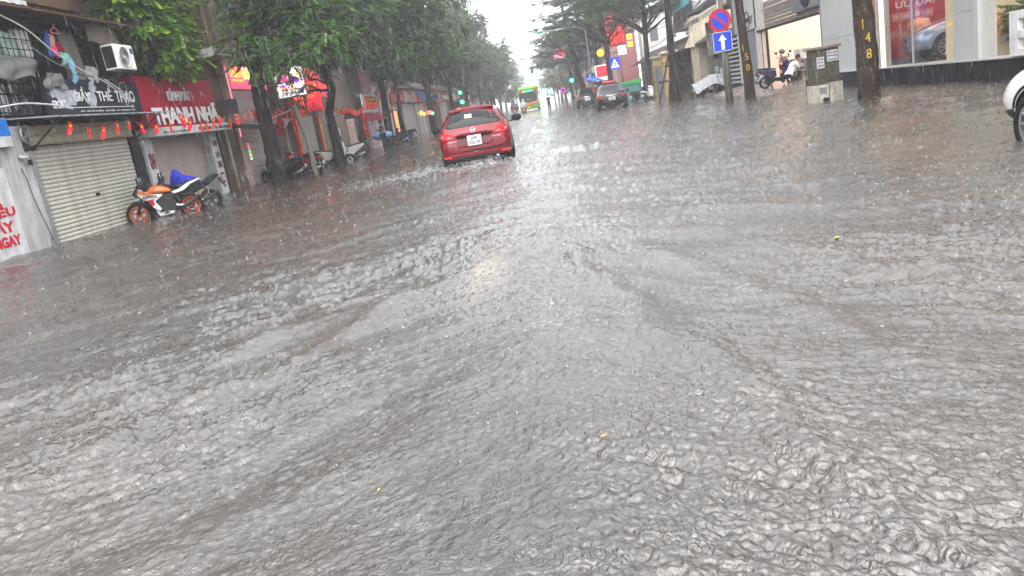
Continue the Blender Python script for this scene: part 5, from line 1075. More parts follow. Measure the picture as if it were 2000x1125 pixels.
# ------------------------------------------------------------ vehicles
rubber = mat('tyre_rubber', (.012,.012,.012), .7, bump=.2)
carglass = mat('car_glass', (.008,.010,.011), .04, var=.05, bump=0, spec=.22)
lens_red = mat('lamp_red', (.28,.006,.01), .12, var=.2, bump=0); lens_clear = mat('lamp_clear', (.20,.16,.17), .15, var=.4, scale=30, bump=0)
chrome = mat('chrome', (.6,.6,.62), .15, metal=1, var=.1, bump=0); alloy = mat('alloy', (.42,.42,.43), .3, metal=.8, bump=0)
def car_body(st, paint, root, wheels_y, hw, wheel_r, wz, name='body'):
    """st: stations rear to front; each a list of half-section points (x, y, z) from sill to roof centre"""
    n = len(st[0]); vs = []; fs = []; cols_ = []
    for ring in st:
        full = [(-x, y, z) for x, y, z in ring[::-1]][1:] if ring[-1][0] == 0 else [(-x,y,z) for x,y,z in ring[::-1]]
        full = [(x,y,z) for x,y,z in ring]+full; cols_.append([len(vs)+i for i in range(len(full))]); vs += full
    m_ = len(cols_[0])
    for a, b_ in zip(cols_, cols_[1:]):
        for i in range(m_-1): fs.append((a[i], a[i+1], b_[i+1], b_[i]))
        fs.append((a[m_-1], a[0], b_[0], b_[m_-1]))
    for c, sg_ in ((cols_[0], -1), (cols_[-1], 1)):          # end caps, quads between left and right sides
        prev = None
        for i in range(n):
            l, r_ = c[i], c[m_-1-i] if i < n-1 or True else c[i]
            if i == n-1: row = [c[i]]*5 if m_ == 2*n-1 else None
            else:
                L_, R_ = Vector(vs[c[i]]), Vector(vs[c[m_-1-i]]); row = [c[i]]
                for t in (.25,.5,.75):
                    p = L_.lerp(R_, t); p.y += sg_*.10*(1-(2*t-1)**2); vs.append(tuple(p)); row.append(len(vs)-1)
                row.append(c[m_-1-i])
            if prev:
                for k in range(4):
                    q_ = [prev[k], prev[k+1], row[k+1], row[k]]; q2 = []; [q2.append(v) for v in q_ if v not in q2]
                    fs.append(tuple(q2))
            prev = row
    me = bpy.data.meshes.new(name); me.from_pydata(vs, [], fs); me.materials.append(paint); me.materials.append(black)
    bm = bmesh.new(); bm.from_mesh(me); bmesh.ops.recalc_face_normals(bm, faces=bm.faces); bm.to_mesh(me); bm.free()
    o = bpy.data.objects.new(name, me); C.objects.link(o); sb = o.modifiers.new('s','SUBSURF'); sb.levels = 2; sb.render_levels = 2
    cut = MB()
    for y in wheels_y:
        for sd in (-1, 1): cut.lathe([(wheel_r*1.16, sd*(hw-.28)), (wheel_r*1.16, sd*(hw+.3))], c=(0, y, wz), axis='x', n=28)
    dg = bpy.context.evaluated_depsgraph_get()
    cm_ = bpy.data.meshes.new('cut'); cm_.from_pydata(cut.v, [], cut.f); cm_.materials.append(paint); cm_.materials.append(black)
    b2 = bmesh.new(); b2.from_mesh(cm_); bmesh.ops.recalc_face_normals(b2, faces=b2.faces)
    for f in b2.faces: f.material_index = 1
    b2.to_mesh(cm_); b2.free()
    c_ = bpy.data.objects.new('cut', cm_); scene.collection.objects.link(c_)
    bo_ = o.modifiers.new('b','BOOLEAN'); bo_.operation = 'DIFFERENCE'; bo_.object = c_; bo_.solver = 'EXACT'
    dg = bpy.context.evaluated_depsgraph_get(); m2 = bpy.data.meshes.new_from_object(o.evaluated_get(dg)); bpy.data.objects.remove(o)
    bpy.data.objects.remove(c_); m2.name = name
    m2.polygons.foreach_set('use_smooth', [True]*len(m2.polygons))
    o = bpy.data.objects.new(name, m2); C.objects.link(o); o.parent = root
    es = o.modifiers.new('e','EDGE_SPLIT'); es.split_angle = R(50)
    bv = BVHTree.FromPolygons([v.co[:] for v in m2.vertices], [p.vertices[:] for p in m2.polygons])
    return o, bv
def patch(bv, poly, axis, sgn, m, name, parent, off=.006, cuts=3, label=None, start=5.):
    """piece of trim: polygon seen along an axis, laid on the body; axis 'y' poly=(x,z), axis 'x' poly=(y,z)"""
    bm = bmesh.new(); vs = [bm.verts.new((a, 0, b_)) for a, b_ in poly]; bm.faces.new(vs)
    bmesh.ops.triangulate(bm, faces=bm.faces)
    for _ in range(cuts): bmesh.ops.subdivide_edges(bm, edges=bm.edges, cuts=1, use_grid_fill=True)
    last = None; bad = []
    for v in bm.verts:
        a, b_ = v.co.x, v.co.z
        o_, d = ((a, sgn*start, b_), (0,-sgn,0)) if axis == 'y' else ((sgn*start, a, b_), (-sgn,0,0))
        hit = bv.ray_cast(Vector(o_), Vector(d))
        if hit[0] is None: bad.append(v); v.co = Vector((0,0,-99)); continue
        v.co = hit[0]+Vector(d)*-off
    bmesh.ops.delete(bm, geom=bad, context='VERTS')
    ext_ = bmesh.ops.extrude_face_region(bm, geom=[e for e in bm.edges if e.is_boundary]) if False else None
    bmesh.ops.recalc_face_normals(bm, faces=bm.faces)
    me = bpy.data.meshes.new(name); bm.to_mesh(me); bm.free()
    c_ = sum((p.normal for p in me.polygons), Vector())
    want = Vector((0,sgn,0)) if axis == 'y' else Vector((sgn,0,0))
    if c_.dot(want) < 0: me.flip_normals()
    o = link(name, me, m, parent, True, 0, label); s_ = o.modifiers.new('t','SOLIDIFY'); s_.thickness = .02; s_.offset = -1; return o
def wheel(root, x, y, z, r_, sd, w_=.2, rimm=None, spokes=10):
    mb = MB(); h = w_/2
    mb.lathe([(r_*.66,-h*.8),(r_*.9,-h),(r_*.985,-h*.75),(r_,-h*.3),(r_,h*.3),(r_*.985,h*.75),(r_*.9,h),(r_*.66,h*.8),(r_*.66,-h*.8)], axis='x', n=32)
    t = mb.build('wheel', rubber, root, smooth=True, loc=(x, y, z))
    rm = MB(); rm.lathe([(r_*.62,-h*.8),(r_*.68,-h*.85),(r_*.68,h*.85),(r_*.62,h*.8),(r_*.60,0),(r_*.62,-h*.8)], axis='x', n=32)
    rm.lathe([(.001,sd*h*.75),(r_*.16,sd*h*.75),(r_*.18,sd*h*.4)], axis='x', n=16)
    for k in range(spokes):
        a = 2*math.pi*k/spokes; rm.tube([(sd*h*.6, r_*.1*math.cos(a), r_*.1*math.sin(a)),(sd*h*.72, r_*.62*math.cos(a), r_*.62*math.sin(a))], [r_*.06,r_*.045], 5)
    rm.build('rim', rimm or alloy, t, smooth=False)
    MB().lathe([(.001,0),(r_*.6,0)], axis='x', n=24).build('brake_disc', dark, t)
    return t
def mirror_pair(root, hw, y, z, m):
    for sd in (-1, 1):
        f = MB().ball((sd*(hw+.15), y, z), .13, 12, 8, (1.05,.55,.72)).build('mirror', m, root, smooth=True)
        MB().lathe([(.001,-.055),(.085,-.055),(.088,-.03)], c=(sd*(hw+.15), y-.02, z), axis='y', n=14).build('mirror_glass', carglass, f)
        MB().tube([(sd*(hw-.04), y+.02, z-.07),(sd*(hw+.1), y, z-.04)], .025, 6).build('mirror_arm', m, f)
def ring(y, zb, w0, w1, zm, w2, zs, w3, zt, wt, slope=0, yt=None):
    """half section: sill, side, belt, roof edge, roof centre. slope shifts y upward"""
    def Y(z): return y+slope*max(0, z-.25)
    return [(w0*.9, Y(zb), zb), (w0, Y(zb+.08), zb+.09), (w1, Y(zm), zm), (w2, Y(zs), zs), ((w2*.35+w3*.65), Y((zs*.4+zt*.6)), zs*.4+zt*.6), (w3, Y(zt-.05) if yt is None else yt, zt-.045), (w3*.55, Y(zt) if yt is None else yt, zt), (0, Y(zt) if yt is None else yt, zt+.012)]

# --- red hatchback (rear at y=0, seen from behind)
rc = thing('red_car', 'dark red hatchback driving away through the flood with number plate 30F-555.74', 'car', (-1.80, 19.45, -.12), R(2.2)); rc.scale = (1.07,1,1.09)
paint = mat('soul_red', (.125,.0006,.006), .2, metal=.15, var=.06, coat=.5, bump=.03, bscale=60)
def hb(y, zb, w0, w1, w2, zs, w3, zt, s_=0): return ring(y, zb, w0, w1, .62, w2, zs, w3, zt, 0, s_)
def shear(r_, tab):
    out = []
    for x, y, z in r_:
        for (z0, d0), (z1, d1) in zip(tab, tab[1:]):
            if z <= z1 or (z1, d1) == tab[-1]:
                t = min(1, max(0, (z-z0)/(z1-z0))); y += d0+(d1-d0)*t; break
        out.append((x, y, z))
    return out
rear = [(.2,.10),(.42,.0),(.72,.02),(1.0,.16),(1.2,.40),(1.42,.72)]
st = [shear(hb(0,.26,.70,.80,.74,1.0,.50,1.40), rear), shear(hb(.14,.24,.80,.875,.81,1.0,.55,1.43), [(.2,.06),(.7,0),(1.0,.14),(1.2,.36),(1.44,.66)]),
      shear(hb(.55,.22,.86,.90,.85,1.0,.57,1.45), [(.2,0),(1.0,.1),(1.45,.42)]), hb(1.25,.2,.86,.90,.86,.98,.59,1.462), hb(2.2,.2,.86,.895,.85,.95,.60,1.46), shear(hb(2.75,.2,.86,.895,.85,.93,.55,1.38), [(.9,0),(1.4,-.2)]),
      ring(3.35,.2,.86,.895,.6,.82,.86,.60,.97,0), ring(3.95,.2,.84,.88,.58,.78,.78,.55,.88,0), ring(4.35,.22,.74,.80,.5,.68,.66,.45,.74,0), ring(4.46,.26,.62,.68,.46,.58,.58,.4,.64,0)]
body, bv = car_body(st, paint, rc, (.85, 3.5), .86, .32, .32)
for sd in (-1, 1):
    for y in (.85, 3.5): wheel(rc, sd*.78, y, .32, .32, sd)
patch(bv, [(-.60,1.03),(-.66,1.07),(-.50,1.355),(-.30,1.375),(.30,1.375),(.50,1.355),(.66,1.07),(.60,1.03)], 'y', -1, carglass, 'rear_window', rc, off=.004)
MB().tube([(-.12,.28,1.075),(.22,.30,1.10)], .013, 6).box(-.14,-.07,.22,.29,1.04,1.09).build('rear_wiper', black, rc)
MB().prism([(-.54,1.37),(.54,1.37),(.54,1.425),(.3,1.455),(-.3,1.455),(-.54,1.425)], .62, .86).build('roof_spoiler', paint, rc, bevel=.02, smooth=False)
tl_ = [(.38,.80),(.50,.90),(.66,.955),(.83,.95),(.87,.88),(.84,.80),(.62,.775),(.45,.775)]
for sd in (-1, 1):
    f = patch(bv, [(sd*a, b_) for a, b_ in tl_][::sd], 'y', -1, lens_red, 'tail_light', rc, off=.012)
    patch(bv, [(sd*a, b_) for a, b_ in [(.52,.825),(.55,.855),(.62,.865),(.64,.835)]][::sd], 'y', -1, lens_clear, 'reversing_lamp', f, off=.018, cuts=2)
    patch(bv, [(sd*(.76+.035*math.cos(a)), .87+.03*math.sin(a)) for a in np.linspace(0, 2*math.pi, 13)[:-1]][::sd], 'y', -1, lens_clear, 'lamp_ring', f, off=.018, cuts=1)
    patch(bv, [(sd*.60,.37),(sd*.62,.40),(sd*.80,.405),(sd*.80,.37)][::sd], 'y', -1, emit('reflector_red', (.9,.03,.02), .5), 'reflector', rc, off=.012, cuts=2)
    patch(bv, [(1.35,1.0),(2.9,.98),(2.55,1.36),(2.2,1.40),(1.6,1.40),(1.15,1.30),(1.0,1.08)], 'x', sd, carglass, 'side_window', rc, off=.004)
    letters(rc, 'MAZDA3' if sd < 0 else '2.0L SKY', sd*.52-.10, sd*.52+.10, .725, .755, chrome, y=-.075, ext=.01)
patch(bv, [(-.37,.58),(-.43,.66),(-.36,.84),(.36,.84),(.43,.66),(.37,.58)], 'y', -1, mat('soul_red_recess', (.085,.001,.005), .3, metal=.1, coat=.3, bump=0), 'plate_recess', rc, off=.004)
MB().prism([(-.46,.86),(-.30,.90),(.30,.90),(.46,.86),(.36,.845),(-.36,.845)], -.115, .10).build('boot_lip', paint, rc, bevel=.01)
pl_ = MB().box(-.165,.165,-.112,-.10,.60,.83).build('number_plate', mat('plate_white', (.46,.46,.46), .4, var=.05), rc, bevel=.006)
letters(rc, '30F', -.08,.08,.735,.80, blackp, y=-.113, bold=.01, ext=.003); letters(rc, '555.74', -.135,.135,.635,.70, blackp, y=-.113, bold=.01, ext=.003)
em = MB().lathe([(.050,-.02),(.062,-.02),(.062,0),(.050,0),(.050,-.02)], c=(0,-.06+.0,.955), axis='y', n=24); em.tube([(-.055,-.07,.965),(-.02,-.08,.945),(0,-.08,.935),(.02,-.08,.945),(.055,-.07,.965)], .008, 6)
em.build('badge', chrome, rc)
patch(bv, [(-.62,.22),(-.60,.33),(-.3,.37),(.3,.37),(.60,.33),(.62,.22)], 'y', -1, black, 'bumper_insert', rc, off=.012)
patch(bv, [(-.80,.415),(-.80,.425),(.80,.425),(.80,.415)], 'y', -1, mat('bright_red_trim', (.30,.01,.025), .25, coat=1), 'bumper_crease', rc, off=.010, cuts=4)
patch(bv, [(-.86,.60),(-.80,.52),(-.5,.475),(.5,.475),(.80,.52),(.86,.60),(.86,.608),(.80,.53),(.5,.485),(-.5,.485),(-.80,.53),(-.86,.608)], 'y', -1, black, 'shut_line', rc, off=.0035, cuts=2)
for x in (-.04,.0,.04): MB().ball((x,-.105,.455), .010, 8, 6).build('parking_sensor', chrome, rc)
MB().lathe([(.03,-.14),(.04,-.14),(.04,.2),(.03,.2)], c=(.48,.1,.27), axis='y', n=14).build('exhaust_pipe', chrome, rc, smooth=True)
MB().prism([(.85,1.455),(.95,1.52),(1.02,1.455)], -.02, .02, 'yz').build('shark_fin_aerial', paint, rc, bevel=.005)
MB().box(-.17,.02,.42,.424,1.20,1.30).build('sticker', mat('yellow_sticker', (.60,.75,.25), .5), rc, rot=(R(-35),0,0), loc=(0,-.33,.47)) if False else patch(bv, [(-.17,1.22),(-.17,1.30),(.0,1.30),(.0,1.22)], 'y', -1, mat('yellow_sticker', (.55,.68,.25), .5), 'sticker', rc, off=.007, cuts=1)
mirror_pair(rc, .90, 2.55, 1.02, black)

# --- black sedans
def sedan(name, lab, loc, rz, paint, L_=4.8, w_=.92, h_=1.44, taxi=False, plate=None):
    t = thing(name, lab, 'car', loc, rz)
    def rg(y, zb, w0, w1, w2, zs, w3, zt): return ring(y, zb, w0*w_/.9, w1*w_/.9, .6, w2*w_/.9, zs, w3*w_/.9, zt, 0)
    st = [shear(rg(0,.28,.74,.80,.74,.90,.60,.97), [(.2,.08),(.5,0),(.8,.02),(1.,.10)]), rg(.18,.24,.82,.88,.82,.92,.66,1.02), rg(.75,.22,.86,.90,.84,.96,.66,1.05), rg(1.35,.2,.86,.90,.85,.96,.58,h_-.12), rg(1.9,.2,.86,.90,.85,.95,.58,h_),
          rg(2.7,.2,.86,.90,.85,.93,.59,h_), rg(3.25,.2,.86,.90,.84,.91,.57,h_-.2), rg(3.7,.2,.86,.89,.82,.86,.64,.97), rg(L_-.4,.2,.83,.87,.76,.76,.58,.86), rg(L_,.26,.68,.74,.64,.62,.5,.7)]
    body, bv = car_body(st, paint, t, (.98, L_-.95), w_-.03, .33, .33)
    for sd in (-1, 1):
        for y in (.98, L_-.95): wheel(t, sd*(w_-.12), y, .33, .33, sd)
        f = patch(bv, [(sd*a*w_/.9, b_) for a, b_ in [(.48,.76),(.50,.90),(.70,.93),(.84,.90),(.86,.78),(.70,.74)]][::sd], 'y', -1, lens_red, 'tail_light', t, off=.012, cuts=2)
        patch(bv, [(sd*.55*w_/.9,.80),(sd*.56*w_/.9,.83),(sd*.78*w_/.9,.84),(sd*.78*w_/.9,.81)][::sd], 'y', -1, lens_clear, 'lamp_strip', f, off=.02, cuts=1)
        patch(bv, [(1.1,1.0),(1.5,h_-.12),(2.1,h_-.07),(2.8,h_-.08),(3.45,1.0)], 'x', sd, carglass, 'side_window', t, off=.004, cuts=2)
        MB().lathe([(.03,-.02),(.045,-.02),(.045,.1)], c=(sd*.55,-.02,.30), axis='y', n=12).build('exhaust_pipe', chrome, t)
    patch(bv, [(-.60,1.05),(-.50,h_-.08),(.50,h_-.08),(.60,1.05)], 'y', -1, carglass, 'rear_window', t, off=.004)
    patch(bv, [(-.42,.89),(-.42,.915),(.42,.915),(.42,.89)], 'y', -1, chrome, 'chrome_strip', t, off=.01, cuts=2)
    MB().box(-.2,.2,-.11,-.085,.62,.82).build('number_plate', mat('plate_white', (.46,.46,.46), .4, var=.05), t, bevel=.005)
    letters(t, '30A', -.07,.07,.73,.79, blackp, y=-.112, ext=.003); letters(t, '128.55', -.14,.14,.64,.70, blackp, y=-.112, ext=.003)
    mirror_pair(t, w_, 3.15, 1.0, paint)
    if taxi:
        f = MB().box(-.42,.42,1.72,1.86,h_+.0,h_+.09).build('roof_sign', mat('taxi_red', (.5,.03,.03), .4), t, bevel=.02); MB().box(-.18,.18,1.70,1.722,h_+.02,h_+.075).build('lamp', emit('taxi_glow', (1,.08,.05), 1.5), f)
    return t
bpaint = mat('black_paint', (.004,.005,.006), .18, var=.1, coat=.35, bump=.02, bscale=60)
sedan('black_car', 'black sedan with red lights and red roof sign parked nearest on the right', (4.35, 49.6, -.14), R(-3), bpaint, w_=.93, h_=1.62, taxi=True).scale = (1.08,1,1.08)
sedan('black_car', 'black sedan parked in front of the one with the red roof sign', (3.75, 65.5, -.14), R(-2), mat('black_paint_dull', (.010,.011,.012), .2, coat=.4), w_=.88, h_=1.58).scale = (1.08,1,1.1)
# --- white car cut by the right edge
wp = mat('white_car_paint', (.60,.61,.61), .18, var=.03, coat=1, bump=0)
wc = thing('white_car', 'white car nose with black wheel arch cut off by the right edge', 'car', (6.36, 5.78, -.16), R(0))
st = [ring(0,.42,.7,.80,.7,.74,1.0,.6,1.6,0), ring(.3,.32,.82,.92,.7,.88,1.05,.62,1.66,0), ring(1.2,.3,.88,.94,.7,.90,1.05,.66,1.72,0), ring(2.2,.3,.88,.94,.7,.90,1.05,.64,1.70,0), ring(2.9,.3,.88,.94,.7,.90,1.03,.66,1.30,0), ring(3.4,.3,.88,.94,.7,.88,1.0,.64,1.10,0), ring(3.9,.32,.84,.90,.68,.82,.92,.58,1.0,0), ring(4.2,.36,.72,.80,.62,.70,.78,.5,.86,0), ring(4.3,.42,.62,.68,.58,.6,.68,.42,.74,0)]
body, bvw = car_body(st, wp, wc, (.95, 3.35), .86, .36, .36)
for sd in (-1, 1):
    for y in (.95, 3.35): wheel(wc, sd*.83, y, .36, .36, sd)
    patch(bvw, [(1.0,1.1),(1.3,1.58),(2.3,1.6),(2.8,1.15)], 'x', sd, carglass, 'side_window', wc, cuts=2)
    patch(bvw, [(3.80,.33),(3.78,.52),(4.0,.50),(4.12,.48),(4.22,.46),(4.22,.33)], 'x', sd, black, 'bumper_cladding', wc, off=.012, cuts=2)
    for a in (0.,):
        arc = [(3.35+(.40)*math.cos(t), .36+.40*math.sin(t)) for t in np.linspace(R(-5), R(185), 18)]+[(3.35+(.47)*math.cos(t), .36+.47*math.sin(t)) for t in np.linspace(R(185), R(-5), 18)]
        patch(bvw, arc, 'x', sd, black, 'arch_trim', wc, off=.01, cuts=1)
# --- silver car inside the bay and blue car behind the showroom glass
def show_car(lab, loc, rz, paint):
    t = thing('display_car', lab, 'car', loc, rz)
    st = [ring(0,.4,.7,.80,.7,.74,.95,.6,1.3,0), ring(.3,.3,.82,.90,.7,.86,1.0,.62,1.5,0), ring(1.2,.25,.88,.92,.7,.88,1.02,.62,1.58,0), ring(2.2,.25,.88,.92,.7,.88,1.02,.6,1.55,0), ring(2.9,.25,.88,.92,.7,.88,1.0,.62,1.22,0), ring(3.5,.25,.88,.92,.7,.84,.95,.62,1.02,0), ring(4.0,.28,.82,.88,.64,.76,.84,.54,.92,0), ring(4.3,.32,.70,.76,.58,.64,.72,.45,.78,0)]
    body, bv = car_body(st, paint, t, (.9, 3.45), .86, .34, .34)
    for sd in (-1, 1):
        for y in (.9, 3.45): wheel(t, sd*.80, y, .34, .34, sd)
        patch(bv, [(.75,1.08),(1.0,1.42),(1.9,1.48),(2.3,1.42),(2.75,1.08)], 'x', sd, carglass, 'side_window', t, cuts=2)
        patch(bv, [(sd*.38,.70),(sd*.40,.80),(sd*.62,.82),(sd*.62,.70)][::sd], 'y', 1, lens_clear, 'headlight', t, cuts=2)
        patch(bv, [(sd*.04,.60),(sd*.04,.78),(sd*.26,.78),(sd*.24,.60)][::sd], 'y', 1, black, 'grille_half', t, cuts=1)
    patch(bv, [(-.5,1.15),(-.45,1.42),(.45,1.42),(.5,1.15)], 'y', 1, carglass, 'windscreen', t, cuts=2)
    patch(bv, [(-.6,.38),(-.6,.48),(.6,.48),(.6,.38)], 'y', 1, black, 'lower_grille', t, cuts=2)
    mirror_pair(t, .9, 2.6, 1.05, paint); t.scale = (1.1,1.05,1.15); return t
show_car('silver grey round roofed car displayed in the warm lit bay', (15.3, 32.6, .34), R(82), mat('silver_paint', (.28,.26,.25), .25, metal=.5, coat=1))
show_car('pale blue car facing the street behind the showroom glass', (16.4, 25.6, .50), R(78), mat('pale_blue_paint', (.22,.28,.42), .25, metal=.4, coat=1))
# --- green bus, rear at y=0
bu = thing('green_bus', 'lime green city bus with green display seen from behind in the rain', 'bus', (-1.72, 104.5, -.2), R(-1))
lime = mat('lime_paint', (.13,.36,.02), .3, coat=.6); 
MB().box(-1.25,1.25,.0,10.5,.35,3.15).build('body', lime, bu, bevel=.12, seg=3)
MB().box(-1.22,1.22,.05,10.4,3.1,3.3).build('roof', mat('lime_roof', (.30,.62,.05), .4), bu, bevel=.06)
MB().box(-1.15,1.15,-.03,.0,1.30,2.95).build('rear_window', mat('bus_glass', (.035,.03,.035), .1), bu, bevel=.05)
MB().box(-1.17,1.17,-.04,.0,.35,.8).build('bumper', mat('lime_dark', (.12,.22,.05), .4), bu, bevel=.02)
ds = MB().box(-.45,.75,-.06,-.03,2.55,2.88).build('destination_display', mat('display_black', (.02,.03,.02), .3), bu); letters(ds, 'E-BUS 03', -.4,.7,2.6,2.83, emit('display_green', (.03,1,.25), 4), y=-.065, bold=.03)
MB().lathe([(.001,-.01),(.13,-.01),(.13,.0)], c=(-.62,-.06,2.7), axis='y', n=16).build('round_lamp', emit('bus_orange', (1,.25,.02), 2.5), bu)
for x in (-1.0, .95): MB().box(x-.05,x+.05,-.06,-.03,2.6,2.88).build('marker_lamp', emit('bus_red', (1,.02,.03), 2.5), bu)
mb = MB(); mb.tube([(-.95,-.06,1.05),(-.4,-.06,1.1),(-.2,-.06,1.08),(0,-.06,.88),(.2,-.06,1.1),(.45,-.06,1.15),(1.1,-.06,1.2),(1.15,-.06,1.45)], .05, 6); mb.build('light_strip', emit('bus_red', (1,.02,.03), 2.5), bu)
letters(bu, 'VINBUS', -.3,.35,1.55,1.7, mat('grey_print', (.5,.5,.5), .4), y=-.04)
MB().box(-.35,.15,-.06,-.04,.52,.68).build('number_plate', mat('plate_yellow', (.7,.5,.05), .4), bu)
for sd in (-1,1):
    MB().box(sd*1.25-.02,sd*1.25+.02,.3,10.2,1.4,2.7).build('side_windows', mat('bus_glass', (.035,.03,.035), .1), bu)
    MB().ball((sd*1.42,9.8,2.4),.2,8,6,(.5,.6,1.2)).build('mirror', black, bu, smooth=True)
    for y in (2.4, 8.2): wheel(bu, sd*1.12, y, .48, .48, sd, .28, spokes=6)
MB().box(-1.26,-1.22,0,.5,1.8,2.4).build('side_marker', black, bu)

# --- motorbikes and scooters (rear at origin side, length along +x, left side faces -y)
def mwheel(root, x, z, r_, rimm, w_=.11, spokes=5, y=0):
    t = MB().lathe([(r_*.72,-w_*.35),(r_*.86,-w_*.5),(r_*.97,-w_*.35),(r_,0),(r_*.97,w_*.35),(r_*.86,w_*.5),(r_*.72,w_*.35),(r_*.72,-w_*.35)], axis='y', n=28).build('wheel', rubber, root, smooth=True, loc=(x,y,z))
    rm = MB().lathe([(r_*.66,-w_*.36),(r_*.75,-w_*.40),(r_*.75,w_*.40),(r_*.66,w_*.36),(r_*.64,0),(r_*.66,-w_*.36)], axis='y', n=28); rm.lathe([(.001,-w_*.5),(.045,-w_*.5),(.045,w_*.5),(.001,w_*.5)], axis='y', n=12)
    for k in range(spokes):
        a = 2*math.pi*k/spokes+.3
        for d in (-.16,.16): rm.tube([(.04*math.cos(a),0,.04*math.sin(a)),(r_*.67*math.cos(a+d),0,r_*.67*math.sin(a+d))], .013, 5)
    rm.build('rim', rimm, t); MB().lathe([(r_*.30,-w_*.62),(r_*.48,-w_*.62),(r_*.48,-w_*.56),(r_*.30,-w_*.56),(r_*.30,-w_*.62)], axis='y', n=20).build('brake_disc', steel, t); return t
def slab(root, name, poly, w_, m, bev=.03, y=0, label=None, sub=0):
    return MB().prism(poly, y-w_/2, y+w_/2).build(name, m, root, smooth=False, bevel=bev, seg=3, label=label)
orange = mat('orange_paint', (.55,.11,.008), .22, var=.05, coat=1, bump=0); orim = mat('orange_rim', (.45,.07,.008), .35, bump=0); wpl = mat('white_fairing', (.55,.55,.55), .22, var=.04, coat=1, bump=0)
bkp = mat('black_fairing', (.006,.006,.007), .28, coat=.25, bump=0); enginem = mat('engine_metal', (.035,.035,.038), .45, metal=.6, var=.4, scale=14)
def sport(lab, loc, rz, tank, rimm, side, tailm, words=None, mirrors=True):
    t = thing('sport_motorcycle', lab, 'motorcycle', loc, rz)
    # x forward: rear axle 0, front axle 1.30
    mwheel(t, 0, .30, .305, rimm, .15); mwheel(t, 1.30, .30, .30, rimm, .11)
    MB().tube([(1.30,-.09,.30),(1.08,-.10,.86)], .027, 8).tube([(1.30,.09,.30),(1.08,.10,.86)], .027, 8).build('fork', enginem, t, smooth=True)
    MB().tube([(0,-.11,.30),(.46,-.10,.40)], [.03,.04], 6).tube([(0,.11,.30),(.46,.10,.40)], [.03,.04], 6).build('swingarm', steel, t)
    slab(t, 'engine', [(.36,.22),(.80,.20),(.86,.48),(.72,.62),(.40,.62),(.34,.40)], .30, enginem, .04)
    MB().lathe([(.001,-.20),(.085,-.20),(.10,-.17),(.10,-.1)], c=(.56,0,.36), axis='y', n=16).build('clutch_cover', mat('bronze_cover', (.16,.11,.08), .35, metal=.6), t, smooth=True)
    slab(t, 'frame', [(.10,.66),(.50,.52),(.98,.66),(1.02,.80),(.60,.70),(.15,.74)], .22, bkp, .03)
    # tank: lofted
    mb = MB(); k_ = []
    for (x, z, w_, h_) in ((.36,.74,.04,.03),(.42,.76,.12,.08),(.55,.80,.17,.13),(.70,.82,.185,.155),(.84,.83,.165,.14),(.94,.80,.11,.10),(.98,.77,.04,.04)):
        k_.append(len(mb.v)); mb.v += [(x, w_*math.cos(a), z+h_*math.sin(a)*(1 if math.sin(a) > 0 else .55)) for a in np.linspace(0, 2*math.pi, 15)[:-1]]
    for a, b_ in zip(k_, k_[1:]): mb.f += [(a+j, a+(j+1)%14, b_+(j+1)%14, b_+j) for j in range(14)]
    mb.f += [tuple(range(k_[0], k_[0]+14)), tuple(range(k_[-1], k_[-1]+14))]
    mb.build('fuel_tank', tank, t, smooth=True, subsurf=1)
    slab(t, 'seat', [(.02,.80),(.30,.72),(.42,.74),(.40,.80),(.22,.80),(.0,.90)], .24, mat('seat_vinyl', (.02,.02,.022), .55), .03)
    slab(t, 'pillion_seat', [(-.30,.94),(-.02,.86),(.02,.90),(-.06,.95),(-.28,.99)], .18, mat('seat_vinyl', (.02,.02,.022), .55), .02)
    slab(t, 'tail_fairing', [(.34,.68),(.10,.70),(-.10,.84),(-.38,.94),(-.34,.97),(-.05,.90),(.20,.78),(.40,.74)], .25, tailm, .012)
    slab(t, 'tail_stripe', [(.28,.69),(.08,.73),(-.12,.86),(-.16,.86),(.06,.71),(.28,.67)], .262, bkp, .004)
    slab(t, 'tail_body', [(.2,.64),(-.05,.72),(-.34,.92),(-.38,.96),(-.26,.95),(.0,.86),(.2,.74)], .16, bkp, .02)
    slab(t, 'rear_fender', [(-.36,.88),(-.50,.58),(-.47,.57),(-.30,.84)], .12, bkp, .01)
    pl = MB().box(-.10,.10,-.005,.005,-.07,.07).build('number_plate', mat('plate_white', (.46,.46,.46), .4, var=.05), t, loc=(-.50,0,.58), rot=(R(-20),0,R(90)))
    slab(t, 'side_fairing', [(1.16,.94),(1.20,.80),(1.10,.66),(.96,.58),(.92,.44),(.78,.30),(.70,.34),(.82,.56),(.66,.66),(.60,.72),(.90,.76),(1.02,.88)], .40, side, .02)
    slab(t, 'nose', [(1.20,.99),(1.32,.84),(1.30,.76),(1.18,.72),(1.02,.80),(1.02,.94)], .30, bkp, .04)
    slab(t, 'belly_pan', [(.86,.32),(.80,.16),(.44,.18),(.40,.26),(.52,.30),(.70,.30)], .30, side, .02)
    slab(t, 'front_fender', [(1.06,.52),(1.14,.62),(1.32,.645),(1.46,.58),(1.52,.50),(1.44,.55),(1.30,.60),(1.16,.58)], .12, bkp, .01)
    slab(t, 'windscreen', [(1.06,.96),(1.22,.98),(1.10,1.12),(1.0,1.14)], .24, mat('smoked_screen', (.03,.03,.035), .08), .02)
    MB().tube([(1.02,-.32,.88),(1.06,-.18,.93),(1.06,.18,.93),(1.02,.32,.88)], .015, 6).tube([(.98,-.36,.87),(1.03,-.28,.89)], .02, 8).tube([(.98,.36,.87),(1.03,.28,.89)], .02, 8).build('handlebar', black, t)
